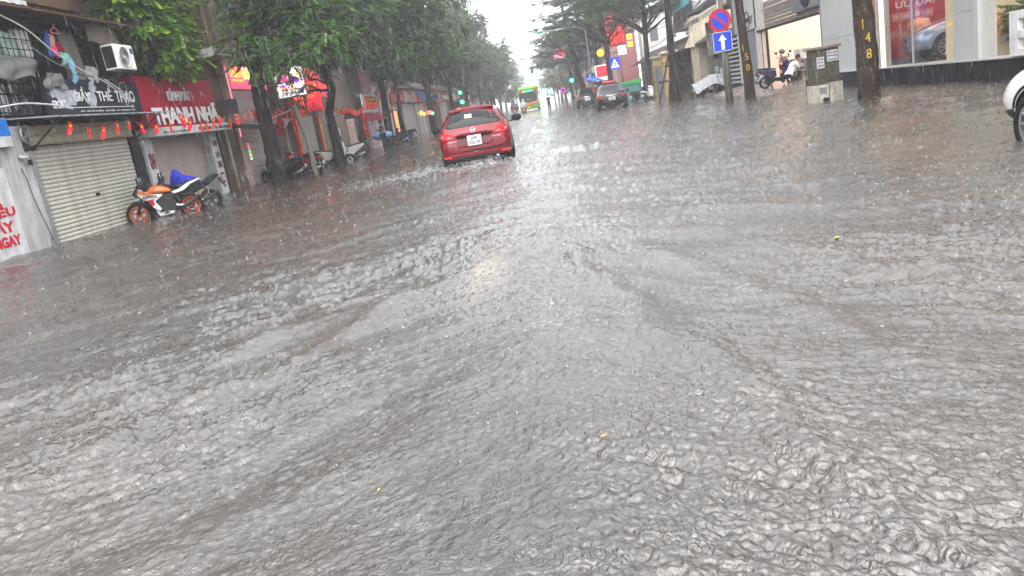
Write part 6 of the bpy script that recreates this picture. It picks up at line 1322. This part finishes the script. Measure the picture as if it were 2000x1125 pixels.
    MB().tube([(.34,-.14,.24),(.10,-.17,.30),(-.20,-.18,.46),(-.30,-.18,.50)], [.025,.035,.05,.048], 10).build('exhaust', enginem, t, smooth=True) if False else MB().tube([(.40,.14,.24),(.10,.17,.34),(-.26,.18,.52)], [.025,.045,.05], 10).build('exhaust', enginem, t, smooth=True)
    MB().tube([(.30,-.15,.60),(.22,-.16,.38),(.42,-.15,.34)], .012, 5).tube([(.22,-.16,.38),(.04,-.15,.46),(.02,-.15,.60)], .012, 5).build('footrest_bracket', steel, t)
    for sd in (-1, 1):
        f = MB().ball((1.10,sd*.30,1.16), .088, 12, 8, (.45,1.0,1.15)).build('mirror', bkp, t, smooth=True); MB().lathe([(.001,-.035),(.062,-.035),(.064,-.02)], c=(1.10,sd*.30,1.16), axis='x', n=14).build('mirror_glass', mat('mirror_silver', (.6,.62,.65), .2, metal=.3, bump=0), f)
        MB().tube([(1.14,sd*.14,.98),(1.12,sd*.26,1.10)], .012, 5).build('mirror_stem', black, f)
    if words:
        # left hand side lettering and orange flashes
        for nm, poly, m_ in (('orange_flash', [(1.155,.93),(1.185,.83),(1.06,.75),(.80,.72),(.84,.755),(1.0,.84)], orange), ('red_flash', [(1.02,.63),(.96,.58),(.92,.44),(.84,.50),(.86,.58),(.80,.63)], mat('fairing_red', (.40,.01,.02), .3))):
            MB().prism(poly, .2005, .206).build(nm, m_, t)
        o = letters(t, words, -1.10, -.74, .665, .735, blackp, y=-.207, bold=.03, ext=.004, slant=.25); o.rotation_euler = (0,0,math.pi)
        o = letters(t, 'HONDA', -1.02, -.86, .635, .655, whitetext, y=-.209, ext=.003); o.rotation_euler = (0,0,math.pi)
        MB().prism([(.72,.20),(.52,.205),(.60,.26)], .1505, .156).build('belly_mark', blackp, t)
    return t
sport('orange, white and black sport motorcycle parked in front of the cream shutter', (-9.60, 20.02, -.13), R(203), orange, orim, wpl, wpl, 'REPSOL')
# second bike under a blue cover, scooters, people
t = sport('dark motorcycle half hidden behind the orange one, under a blue rain cover', (-9.42, 20.85, -.13), R(200), bkp, enginem, bkp, bkp)
cb = MB(); k_ = []
for (x, z, w_, h_) in ((.22,.86,.05,.05),(.34,.90,.20,.12),(.50,.92,.26,.15),(.66,.94,.27,.15),(.80,.97,.28,.20),(.92,1.02,.30,.30),(1.04,1.02,.28,.32),(1.14,.95,.25,.24),(1.22,.84,.08,.10)):
    k_.append(len(cb.v)); cb.v += [(x+.03*math.sin(a*3+x*5), w_*math.cos(a)*(1+.13*math.sin(a*5+x*13)), z+h_*math.sin(a)*(1 if math.sin(a) > 0 else .9)*(1+.12*math.sin(a*7+x*17))) for a in np.linspace(0, 2*math.pi, 31)[:-1]]
for a, b_ in zip(k_, k_[1:]): cb.f += [(a+j, a+(j+1)%30, b_+(j+1)%30, b_+j) for j in range(30)]
cb.f += [tuple(range(k_[0],k_[0]+30)), tuple(range(k_[-1],k_[-1]+30))]
bc = cb.build('rain_cover', mat('blue_raincoat', (.018,.025,.34), .35, var=.35, scale=7, bump=1, bscale=14, dist=.05), None, smooth=True, loc=(-9.42,20.85,-.02), rot=(0,0,R(200)), subsurf=1); bc.scale = (.74,.7,.88); tag(bc, 'crumpled royal blue raincoat laid over the motorcycle behind the orange one', 'raincoat')
def scooter(lab, loc, rz, paint, seatm=None, group=None, fat=0):
    t = thing('scooter', lab, 'scooter', loc, rz, group); seatm = seatm or mat('seat_vinyl', (.02,.02,.022), .55)
    mwheel(t, 0, .25, .26, enginem, .10, 5); mwheel(t, 1.24, .25, .26, enginem, .09, 5)
    slab(t, 'rear_body', [(-.20,.62),(-.34,.74),(-.30,.80),(.10,.78),(.48,.70),(.50,.46),(.30,.34),(.10,.44),(-.02,.56)], .28, paint, .05)
    slab(t, 'seat', [(-.30,.80),(-.28,.86),(.05,.85),(.30,.80),(.52,.78),(.50,.72),(.10,.77)], .24, seatm, .03)
    slab(t, 'footboard', [(.40,.30),(.44,.40),(.86,.38),(.92,.50),(.98,.46),(.92,.26),(.60,.22)], .30, bkp, .02)
    slab(t, 'leg_shield', [(.86,.30),(.96,.98),(1.06,1.0),(1.16,.74),(1.10,.56),(1.0,.50),(.94,.30)], .36, paint, .04)
    slab(t, 'handlebar_cover', [(.88,.98),(.90,1.06),(1.02,1.08),(1.12,.98),(1.06,.92)], .26, paint, .04)
    slab(t, 'front_fender', [(1.0,.42),(1.06,.54),(1.24,.57),(1.42,.50),(1.48,.36),(1.40,.46),(1.24,.51),(1.10,.48)], .12, paint, .02)
    slab(t, 'engine', [(-.06,.18),(.34,.18),(.46,.34),(.30,.46),(.0,.40)], .22, enginem, .03)
    MB().tube([(1.24,-.07,.25),(1.06,-.05,.62),(1.0,0,.9)], .025, 6).tube([(1.24,.07,.25),(1.06,.05,.62)], .025, 6).build('fork', enginem, t, smooth=True)
    MB().tube([(.3,.14,.24),(.0,.16,.28),(-.30,.16,.38)], [.025,.045,.05], 8).build('exhaust', steel, t, smooth=True)
    MB().tube([(.94,-.34,1.04),(1.0,-.1,1.03),(1.0,.1,1.03),(.94,.34,1.04)], .016, 6).build('handlebar', black, t)
    MB().box(-.36,-.33,-.10,.10,.60,.70).build('tail_light', lens_red, t, bevel=.01); MB().box(-.385,-.375,-.10,.10,.42,.56).build('number_plate', mat('plate_white', (.75,.75,.75), .4, var=.05), t)
    slab(t, 'rear_fender', [(-.34,.64),(-.40,.42),(-.37,.41),(-.22,.58)], .1, bkp, .01)
    for sd in (-1, 1):
        f = MB().ball((.98,sd*.30,1.24), .06, 10, 6, (.4,1.15,.85)).build('mirror', black, t, smooth=True); MB().tube([(1.0,sd*.22,1.04),(.99,sd*.28,1.20)], .009, 5).build('mirror_stem', black, f)
    return t
navy = mat('navy_paint', (.008,.010,.06), .15, coat=1, bump=0); whp = wpl; crimson = mat('crimson_paint', (.20,.01,.02), .25, coat=1)
s0_ = scooter('black scooter almost hidden behind the nearest left trunk', (-9.9, 30.2, -.12), R(183), bkp, group='scooters parked along the left pavement')
def sc(lab, loc, rz, paint=None, g='scooters parked along the left pavement'):
    r_ = dup(s0_, loc, rz, lab, g)
    if paint:
        for ch in r_.children:
            if ch.data and len(ch.data.materials) and ch.data.materials[0] == bkp and ch.name.split('.')[0] in ('rear_body','leg_shield','handlebar_cover','front_fender'):
                ch.data = ch.data.copy(); ch.data.materials[0] = paint
    return r_
sc('dark scooter with its rear light towards the road, right of the leaning post', (-9.0, 29.7, -.12), R(165), crimson)
sc('black scooter leaning close beside the leaning post', (-9.6, 29.2, -.12), R(175))
sc('white and black scooter in front of the pale grey shutter', (-9.9, 33.6, -.1), R(25), whp)
sc('dark scooter behind the white one by the pale grey shutter', (-10.2, 33.0, -.1), R(190))
sc('white tailed scooter right of the second trunk', (-9.0, 36.9, -.1), R(195), whp)
sc('dark scooter parked past the blue covered stall', (-9.6, 52.5, -.1), R(200))
sc('small dark scooter beyond the third trunk', (-9.3, 54.6, -.1), R(180))
sc('white and black scooter parked behind the dark right hand trunk', (6.9, 53.6, -.1), R(58), whp, 'scooters on the right pavement')
sc('dark scooter between the green container and the taxi', (6.6, 57.2, -.1), R(40), None, 'scooters on the right pavement')
blue_sc = sc('dark navy scooter on the ramp with a person crouched beside it', (9.42, 34.0, .21), R(12), navy, 'scooters on the right pavement')
red_sc = sc('dark scooter with crimson leg shield facing out of the bay', (11.0, 35.4, .34), R(235), crimson, 'scooters on the right pavement')
# covered motorbike
cvb = sc('black and red motorbike under a white plastic sheet beside the sign pole', (8.55, 43.4, -.08), R(18), crimson, 'scooters on the right pavement')
vs = []; fs = []; nx, ny = 22, 12
for i in range(nx+1):
    x = (-.45+i/nx*1.95)*1.0; top = np.interp(x, [-.45,-.1,.3,.6,1.1,1.5], [.80,.88,1.02,1.18,1.14,.92])
    for j in range(ny+1):
        b_ = j/ny*2-1; dn = np.interp(x, [-.45,0,.4,.8,1.2,1.5], [.45,.35,.35,.45,.55,.62]); 
        vs.append((x*1.12+.02*math.sin(j*2+i), b_*.52+.02*math.sin(i*1.7), top-abs(b_)**1.6*dn*1.3+.02*math.sin(i*2.1+j*1.3)))
for i in range(nx):
    for j in range(ny): k = i*(ny+1)+j; fs.append((k,k+1,k+ny+2,k+ny+1))
mb = MB(); mb.add(vs, fs); cv = mb.build('plastic_sheet', mat('white_tarp', (.33,.34,.36), .4, var=.3, scale=5, bump=1, bscale=7, dist=.08), None, smooth=True, loc=(8.55,43.4,-.05), rot=(0,0,R(18)), subsurf=1); cv.modifiers.new('t','SOLIDIFY').thickness = .01
tag(cv, 'white plastic sheet draped over the motorbike beside the sign pole', 'tarpaulin')
tag(MB().ball((0,0,0), .5, 16, 10, (1.3,.8,.55)).build('blue_tarpaulin', mat('pale_blue_tarp', (.12,.30,.50), .4, var=.3, scale=5, bump=.8, bscale=6, dist=.08), None, smooth=True, loc=(-9.9,47.3,.75)), 'pale blue tarpaulin bundle covering a stall before the third trunk', 'tarpaulin')
def umbrella(lab, loc, r_, m, tilt=(0,0,0)):
    t = thing('umbrella', lab, 'umbrella', loc); t.rotation_euler = tilt; n = 16; mb = MB(); vs = [(0,0,.0)]; fs = []
    for j in range(1, 6):
        for i in range(n):
            a = 2*math.pi*i/n; rr_ = r_*j/5*(1-.06*(i % 2)*(j/5)); vs.append((rr_*math.cos(a), rr_*math.sin(a), -.30*r_*(j/5)**1.8*(1.0-.12*(i % 2))))
    fs += [(0, 1+i, 1+(i+1)%n) for i in range(n)]
    for j in range(4): fs += [(1+j*n+i, 1+j*n+(i+1)%n, 1+(j+1)*n+(i+1)%n, 1+(j+1)*n+i) for i in range(n)]
    mb.add(vs, fs); o = mb.build('canopy', m, t, smooth=True); o.modifiers.new('t','SOLIDIFY').thickness = .006
    MB().tube([(0,0,.06),(0,0,-.75)], .012, 6).build('shaft', black, t)
    for i in range(0, n, 2): a = 2*math.pi*i/n; MB().tube([(0,0,-.02),(r_*.5*math.cos(a), r_*.5*math.sin(a), -.10*r_),(r_*math.cos(a), r_*math.sin(a), -.31*r_)], .006, 4).build('rib', steel, t)
    return t
umbrella('dark maroon closed-looking umbrella shading the stall by the pilasters', (-9.7, 44.8, 2.1), .85, mat('maroon_canopy', (.10,.012,.02), .6), (R(10),R(12),0))
umbrella('blue umbrella with pale speckles held between the two black cars', (3.95, 57.5, 2.2), .72, mat('blue_canopy', (.03,.09,.40), .5, var=.8, scale=12), (R(6),R(10),0))
umbrella('pale blue and white far umbrella beside the dark pedestrian', (1.25, 97, 1.75), .55, mat('pale_canopy', (.35,.50,.70), .5), (R(25),R(35),0))

# people: one skinned surface per body, clothes and hair as children
def skin(name, verts, edges, rad, m, parent, sub=1, root=0):
    me = bpy.data.meshes.new(name); me.from_pydata(verts, edges, []); o = bpy.data.objects.new(name, me); scene.collection.objects.link(o)
    sm = o.modifiers.new('s','SKIN'); sm.use_smooth_shade = True
    for i, r_ in enumerate(rad):
        sv = me.skin_vertices[0].data[i]; sv.radius = (r_, r_) if not hasattr(r_,'__len__') else r_; sv.use_root = (i == root)
    ss = o.modifiers.new('b','SUBSURF'); ss.levels = sub; ss.render_levels = sub
    dg = bpy.context.evaluated_depsgraph_get(); m2 = bpy.data.meshes.new_from_object(o.evaluated_get(dg)); bpy.data.objects.remove(o); m2.name = name
    m2.materials.clear(); m2.polygons.foreach_set('use_smooth', [True]*len(m2.polygons)); return link(name, m2, m, parent)
skinm = mat('skin', (.42,.24,.16), .5, var=.1); hairm = mat('black_hair', (.012,.010,.010), .5); poncho_g = mat('grey_poncho', (.09,.09,.105), .5, var=.3, scale=5)
def hand(parent, p, d, up, s_=1., m=None):
    """small hand: palm and five bent fingers"""
    p = Vector(p); d = Vector(d).normalized(); sx = d.cross(Vector(up)).normalized(); u_ = sx.cross(d)
    vs = [p, p+d*.04*s_]; ed = [(0,1)]; rd = [.024*s_, .026*s_]
    for k, (o_, l) in enumerate(((-.03,.06),(-.01,.072),(.01,.068),(.03,.054))):
        a = p+d*.075*s_+sx*o_*s_; b_ = a+d*l*.5*s_-u_*.01*s_; c_ = b_+d*l*.35*s_-u_*.03*s_; i = len(vs); vs += [a,b_,c_]; ed += [(1,i),(i,i+1),(i+1,i+2)]; rd += [.010*s_,.009*s_,.008*s_]
    a = p+d*.02*s_-sx*.035*s_; b_ = a+d*.03*s_-sx*.02*s_-u_*.01*s_; c_ = b_+d*.025*s_; i = len(vs); vs += [a,b_,c_]; ed += [(0,i),(i,i+1),(i+1,i+2)]; rd += [.012*s_,.010*s_,.009*s_]
    return skin('hand', [tuple(v) for v in vs], ed, rd, m or skinm, parent, 1)
def head(parent, c, face, hair=True, s_=1.):
    """head with nose, eyes, mouth, ears; face = direction"""
    c = Vector(c); f = Vector(face).normalized(); up = Vector((0,0,1)); sx = f.cross(up).normalized(); up = sx.cross(f)
    M_ = Matrix((sx, f, up)).transposed().to_4x4(); M_.translation = c
    mb = MB(); mb.ball((0,0,0), .1*s_, 16, 12, (.78,.95,1.15)); h = mb.build('head', skinm, parent, smooth=True); h.matrix_local = M_
    MB().add([(-.012,.085,-.01),(.012,.085,-.01),(0,.118,-.02),(0,.088,.03)], [(0,1,2),(0,2,3),(1,3,2)]).build('nose', skinm, h)
    for sd in (-1,1):
        MB().ball((sd*.032,.083,.018), .011, 8, 6).build('eye', black, h); MB().ball((sd*.08,0,-.005), .022, 8, 6, (.4,.7,1.2)).build('ear', skinm, h)
    MB().box(-.022,.022,.082,.090,-.052,-.044).build('mouth', mat('lip', (.28,.08,.07), .5), h)
    if hair: 
        hb_ = MB().ball((0,-.018,.025), .108*s_, 16, 10, (.84,.98,1.12)); hb_.build('hair', hairm, h, smooth=True)
        # keep the face clear
        me_ = h.children[-1].data; bm = bmesh.new(); bm.from_mesh(me_)
        bmesh.ops.delete(bm, geom=[v for v in bm.verts if v.co.y > .035 and v.co.z < .065], context='VERTS'); bm.to_mesh(me_); bm.free(); h.children[-1].modifiers.new('t','SOLIDIFY').thickness = .006
    return h
# crouching person in a white shirt beside the navy scooter
p = thing('person', 'person in white shirt and dark trousers crouching beside the navy scooter', 'person', (10.45, 33.9, .27), R(-75))
J = [(0,0,.34),(0,.06,.50),(0,.20,.74),(0,.30,.86),(-.17,.22,.78),(.17,.22,.78),(-.24,.34,.55),(.24,.34,.55),(-.10,.52,.62),(.10,.52,.60),(-.10,0,.33),(.10,0,.33),(-.14,.40,.42),(.14,.40,.42),(-.12,.12,.06),(.12,.12,.06),(-.12,.28,.03),(.12,.28,.03),(0,.36,.92)]
E_ = [(0,1),(1,2),(2,3),(2,4),(2,5),(4,6),(5,7),(6,8),(7,9),(0,10),(0,11),(10,12),(11,13),(12,14),(13,15),(14,16),(15,17),(3,18)]
rad = [.15,.15,.15,.06,.07,.07,.05,.05,.035,.035,.11,.11,.075,.075,.05,.05,.04,.035,.05]
skin('body', J, E_, rad, skinm, p)
sh_ = [J[1],J[2],J[4],J[5],J[6],J[7],(0,.26,.82),(0,.02,.40)]; skin('shirt', sh_, [(0,1),(1,2),(1,3),(2,4),(3,5),(1,6),(0,7)], [.185,.185,.09,.09,.068,.068,.08,.18], mat('white_shirt', (.72,.72,.74), .7), p)
skin('trousers', [J[0],J[1],J[10],J[11],J[12],J[13],J[14],J[15]], [(0,1),(0,2),(0,3),(2,4),(3,5),(4,6),(5,7)], [.165,.15,.125,.125,.088,.088,.06,.06], mat('navy_trousers', (.012,.013,.02), .8), p)
for a, b_ in ((14,16),(15,17)): skin('shoe', [J[a][:2]+(.03,), J[b_]], [(0,1)], [.05,.045], mat('dark_shoe', (.03,.03,.03), .6), p)
head(p, (0,.42,1.0), (.1,.8,-.55)); hand(p, J[8], (.3,.9,0), (0,0,1)); hand(p, J[9], (-.3,.9,.1), (0,0,1))
# helmet on the scooter mirror
tag(MB().ball((0,0,0), .13, 16, 10, (1,1,.9)).build('helmet', mat('olive_helmet', (.10,.08,.06), .2, coat=1), None, smooth=True, loc=(10.45, 34.75, 1.62)), 'dark shiny helmet resting on the handlebar of the crimson scooter', 'helmet')
def rider(lab, loc, rz, poncho, scm, hood):
    t = thing('person', lab, 'person', loc, rz)
    J = [(0,.0,.78),(0,.03,1.0),(0,.08,1.28),(0,.10,1.40),(-.20,.08,1.28),(.20,.08,1.28),(-.30,.28,1.08),(.30,.28,1.08),(-.30,.52,1.02),(.30,.52,1.02),(-.11,.04,.76),(.11,.04,.76),(-.17,.42,.72),(.17,.42,.72),(-.16,.42,.32),(.16,.42,.32)]
    skin('body', J, [(0,1),(1,2),(2,3),(2,4),(2,5),(4,6),(5,7),(6,8),(7,9),(0,10),(0,11),(10,12),(11,13),(12,14),(13,15)], [.15,.14,.15,.06,.07,.07,.05,.05,.035,.035,.1,.1,.08,.08,.055,.055], mat('dark_trousers', (.02,.02,.025), .8), t)
    mb = MB(); k_ = []; n = 20
    for (z, w_, d_, y) in ((1.46,.09,.09,.10),(1.40,.22,.15,.09),(1.28,.34,.22,.10),(1.10,.43,.30,.14),(.92,.46,.34,.14),(.72,.40,.32,.10)):
        k_.append(len(mb.v)); mb.v += [(w_*math.cos(a)*(1+.05*math.sin(a*7+z*9)), y+d_*math.sin(a)*(1+.05*math.sin(a*5+z*7)), z) for a in np.linspace(0, 2*math.pi, n+1)[:-1]]
    for a, b_ in zip(k_, k_[1:]): mb.f += [(a+j, a+(j+1)%n, b_+(j+1)%n, b_+j) for j in range(n)]
    mb.build('poncho', poncho, t, smooth=True).modifiers.new('t','SOLIDIFY').thickness = .01
    h = head(t, (0,.13,1.56), (0,1,-.05), hair=False); MB().ball((0,-.01,.03), .135, 14, 10, (.95,1.05,1.0)).build('helmet', hood, h, smooth=True)
    for sd in (8, 9): hand(t, J[sd], (0,1,0), (0,0,1))
    return t
rider('motorcyclist in a dark grey poncho riding away beside the red car', (-3.05, 85.5, -.15), R(0), poncho_g, None, mat('dark_helmet', (.05,.05,.06), .3))
rider('motorcyclist in a pale poncho riding away just left of the bus', (-2.1, 88.5, -.15), R(0), mat('pale_poncho', (.42,.45,.45), .4, var=.3), None, mat('white_helmet', (.6,.6,.62), .3))
for (x, y, lab, pm) in ((-3.05,85.0,'scooter under the rider in the dark grey poncho',bkp),(-2.1,88.0,'scooter under the rider in the pale poncho',crimson)):
    r_ = sc(lab, (x, y, -.15), R(90), pm, 'scooters being ridden up the road')
    for ch in r_.children:
        if ch.name.startswith('tail_light'): ch.data = ch.data.copy(); ch.data.materials[0] = emit('brake_glow', (1,.05,.05), 3)
def walker(lab, loc, rz, top, legs):
    t = thing('person', lab, 'person', loc, rz)
    J = [(0,0,.92),(0,.0,1.15),(0,.02,1.40),(0,.03,1.50),(-.19,.02,1.40),(.19,.02,1.40),(-.24,.05,1.14),(.24,.05,1.14),(-.20,.22,1.02),(.16,.24,1.22),(-.10,0,.90),(.10,0,.90),(-.11,.10,.50),(.11,-.04,.50),(-.11,.06,.06),(.11,-.16,.08)]
    skin('body', J, [(0,1),(1,2),(2,3),(2,4),(2,5),(4,6),(5,7),(6,8),(7,9),(0,10),(0,11),(10,12),(11,13),(12,14),(13,15)], [.14,.13,.14,.055,.065,.065,.045,.045,.032,.032,.1,.1,.075,.075,.05,.05], skinm, t)
    skin('jacket', J[:3]+[J[4],J[5],J[6],J[7],J[8],J[9]], [(0,1),(1,2),(2,3),(2,4),(3,5),(4,6),(5,7),(6,8)], [.16,.155,.16,.08,.08,.06,.06,.045,.045], top, t)
    skin('trousers', [J[0],J[10],J[11],J[12],J[13],J[14],J[15]], [(0,1),(0,2),(1,3),(2,4),(3,5),(4,6)], [.155,.115,.115,.09,.09,.065,.065], legs, t)
    head(t, (0,.04,1.65), (0,1,0)); hand(t, J[8], (0,1,0), (0,0,1)); hand(t, J[9], (0,.5,.8), (0,1,0)); return t
walker('distant pedestrian in dark clothes wading up the middle of the road', (.80, 96.5, -.15), R(0), mat('dark_jacket', (.03,.03,.035), .8), mat('dark_trousers', (.02,.02,.025), .8))
walker('person in a reddish jacket under the blue umbrella between the black cars', (4.0, 57.7, .05), R(150), mat('rust_jacket', (.28,.08,.04), .8), mat('dark_trousers', (.02,.02,.025), .8))
walker('person in a grey raincoat standing at the stall by the white pilasters', (-9.5, 45.6, -.1), R(120), mat('plum_jacket', (.16,.10,.12), .8), mat('dark_trousers', (.02,.02,.025), .8))
# floating leaves and bits
def leaf(lab, x, y, s_, m, rz):
    vs = [(0,0,0),(.3,.16,.03),(.6,.2,.02),(1,.0,.05),(.6,-.2,.03),(.3,-.16,.02),(.5,0,-.02)]; mb = MB(); mb.add([tuple(c*s_ for c in v) for v in vs], [(0,1,6),(1,2,6),(2,3,6),(3,4,6),(4,5,6),(5,0,6)])
    o = mb.build('floating_leaf', m, None, smooth=True, loc=(x, y, float(water_h(np.array([x]), np.array([y]))[0])+.012), rot=(0,0,rz)); o.modifiers.new('t','SOLIDIFY').thickness = .002; tag(o, lab, 'leaf')
leaf('small orange leaf floating in the right foreground water', .03, 2.88, .035, mat('orange_leaf', (.65,.25,.10), .5), .3)
leaf('tiny yellow leaf floating in the foreground water', -.87, 2.73, .018, mat('yellow_leaf', (.75,.70,.08), .5), 1)
leaf('small red petal floating near the left shopfront', -9.4, 13.2, .13, mat('red_petal', (.55,.05,.06), .5), 2)
leaf('yellow green leaf floating right of the middle of the road', 1.98, 5.69, .06, mat('lime_leaf', (.45,.50,.10), .5), .5)
# falling rain: slender drops through the street
n_ = 15000; yy = 7+NR.rand(n_)**.8*45; xx = (NR.rand(n_)*2-1)*(yy*.72+.5)-yy*.07; zz = NR.rand(n_)*(1.5+yy*.16)+.15
k = (np.abs(xx+.1) < 10.3); xx, yy, zz = xx[k], yy[k], zz[k]; ln = .06+.10*NR.rand(len(xx)); w_ = .0007+.0007*NR.rand(len(xx))+yy*.00003
base = np.array([(0,0,0),(1,0,0),(0,1,0),(0,0,1.)]); V_ = np.zeros((len(xx),5,3)); dirn = np.array([.10,-.02,-1.])
P0 = np.stack([xx,yy,zz],1); ax = np.array([(1,0,0),(-.5,.87,0),(-.5,-.87,0)])
V_[:,0] = P0-dirn*ln[:,None]; V_[:,4] = P0+dirn*ln[:,None]*.35
for j in range(3): V_[:,1+j] = P0+ax[j]*w_[:,None]
F_ = np.array([(0,1,2),(0,2,3),(0,3,1),(4,2,1),(4,3,2),(4,1,3)])[None]+(np.arange(len(xx))*5)[:,None,None]
tag(npmesh('falling_rain', V_.reshape(-1,3), F_.reshape(-1,3), crm, smooth=True), 'slender raindrops falling through the whole street', 'rain', kind='stuff')
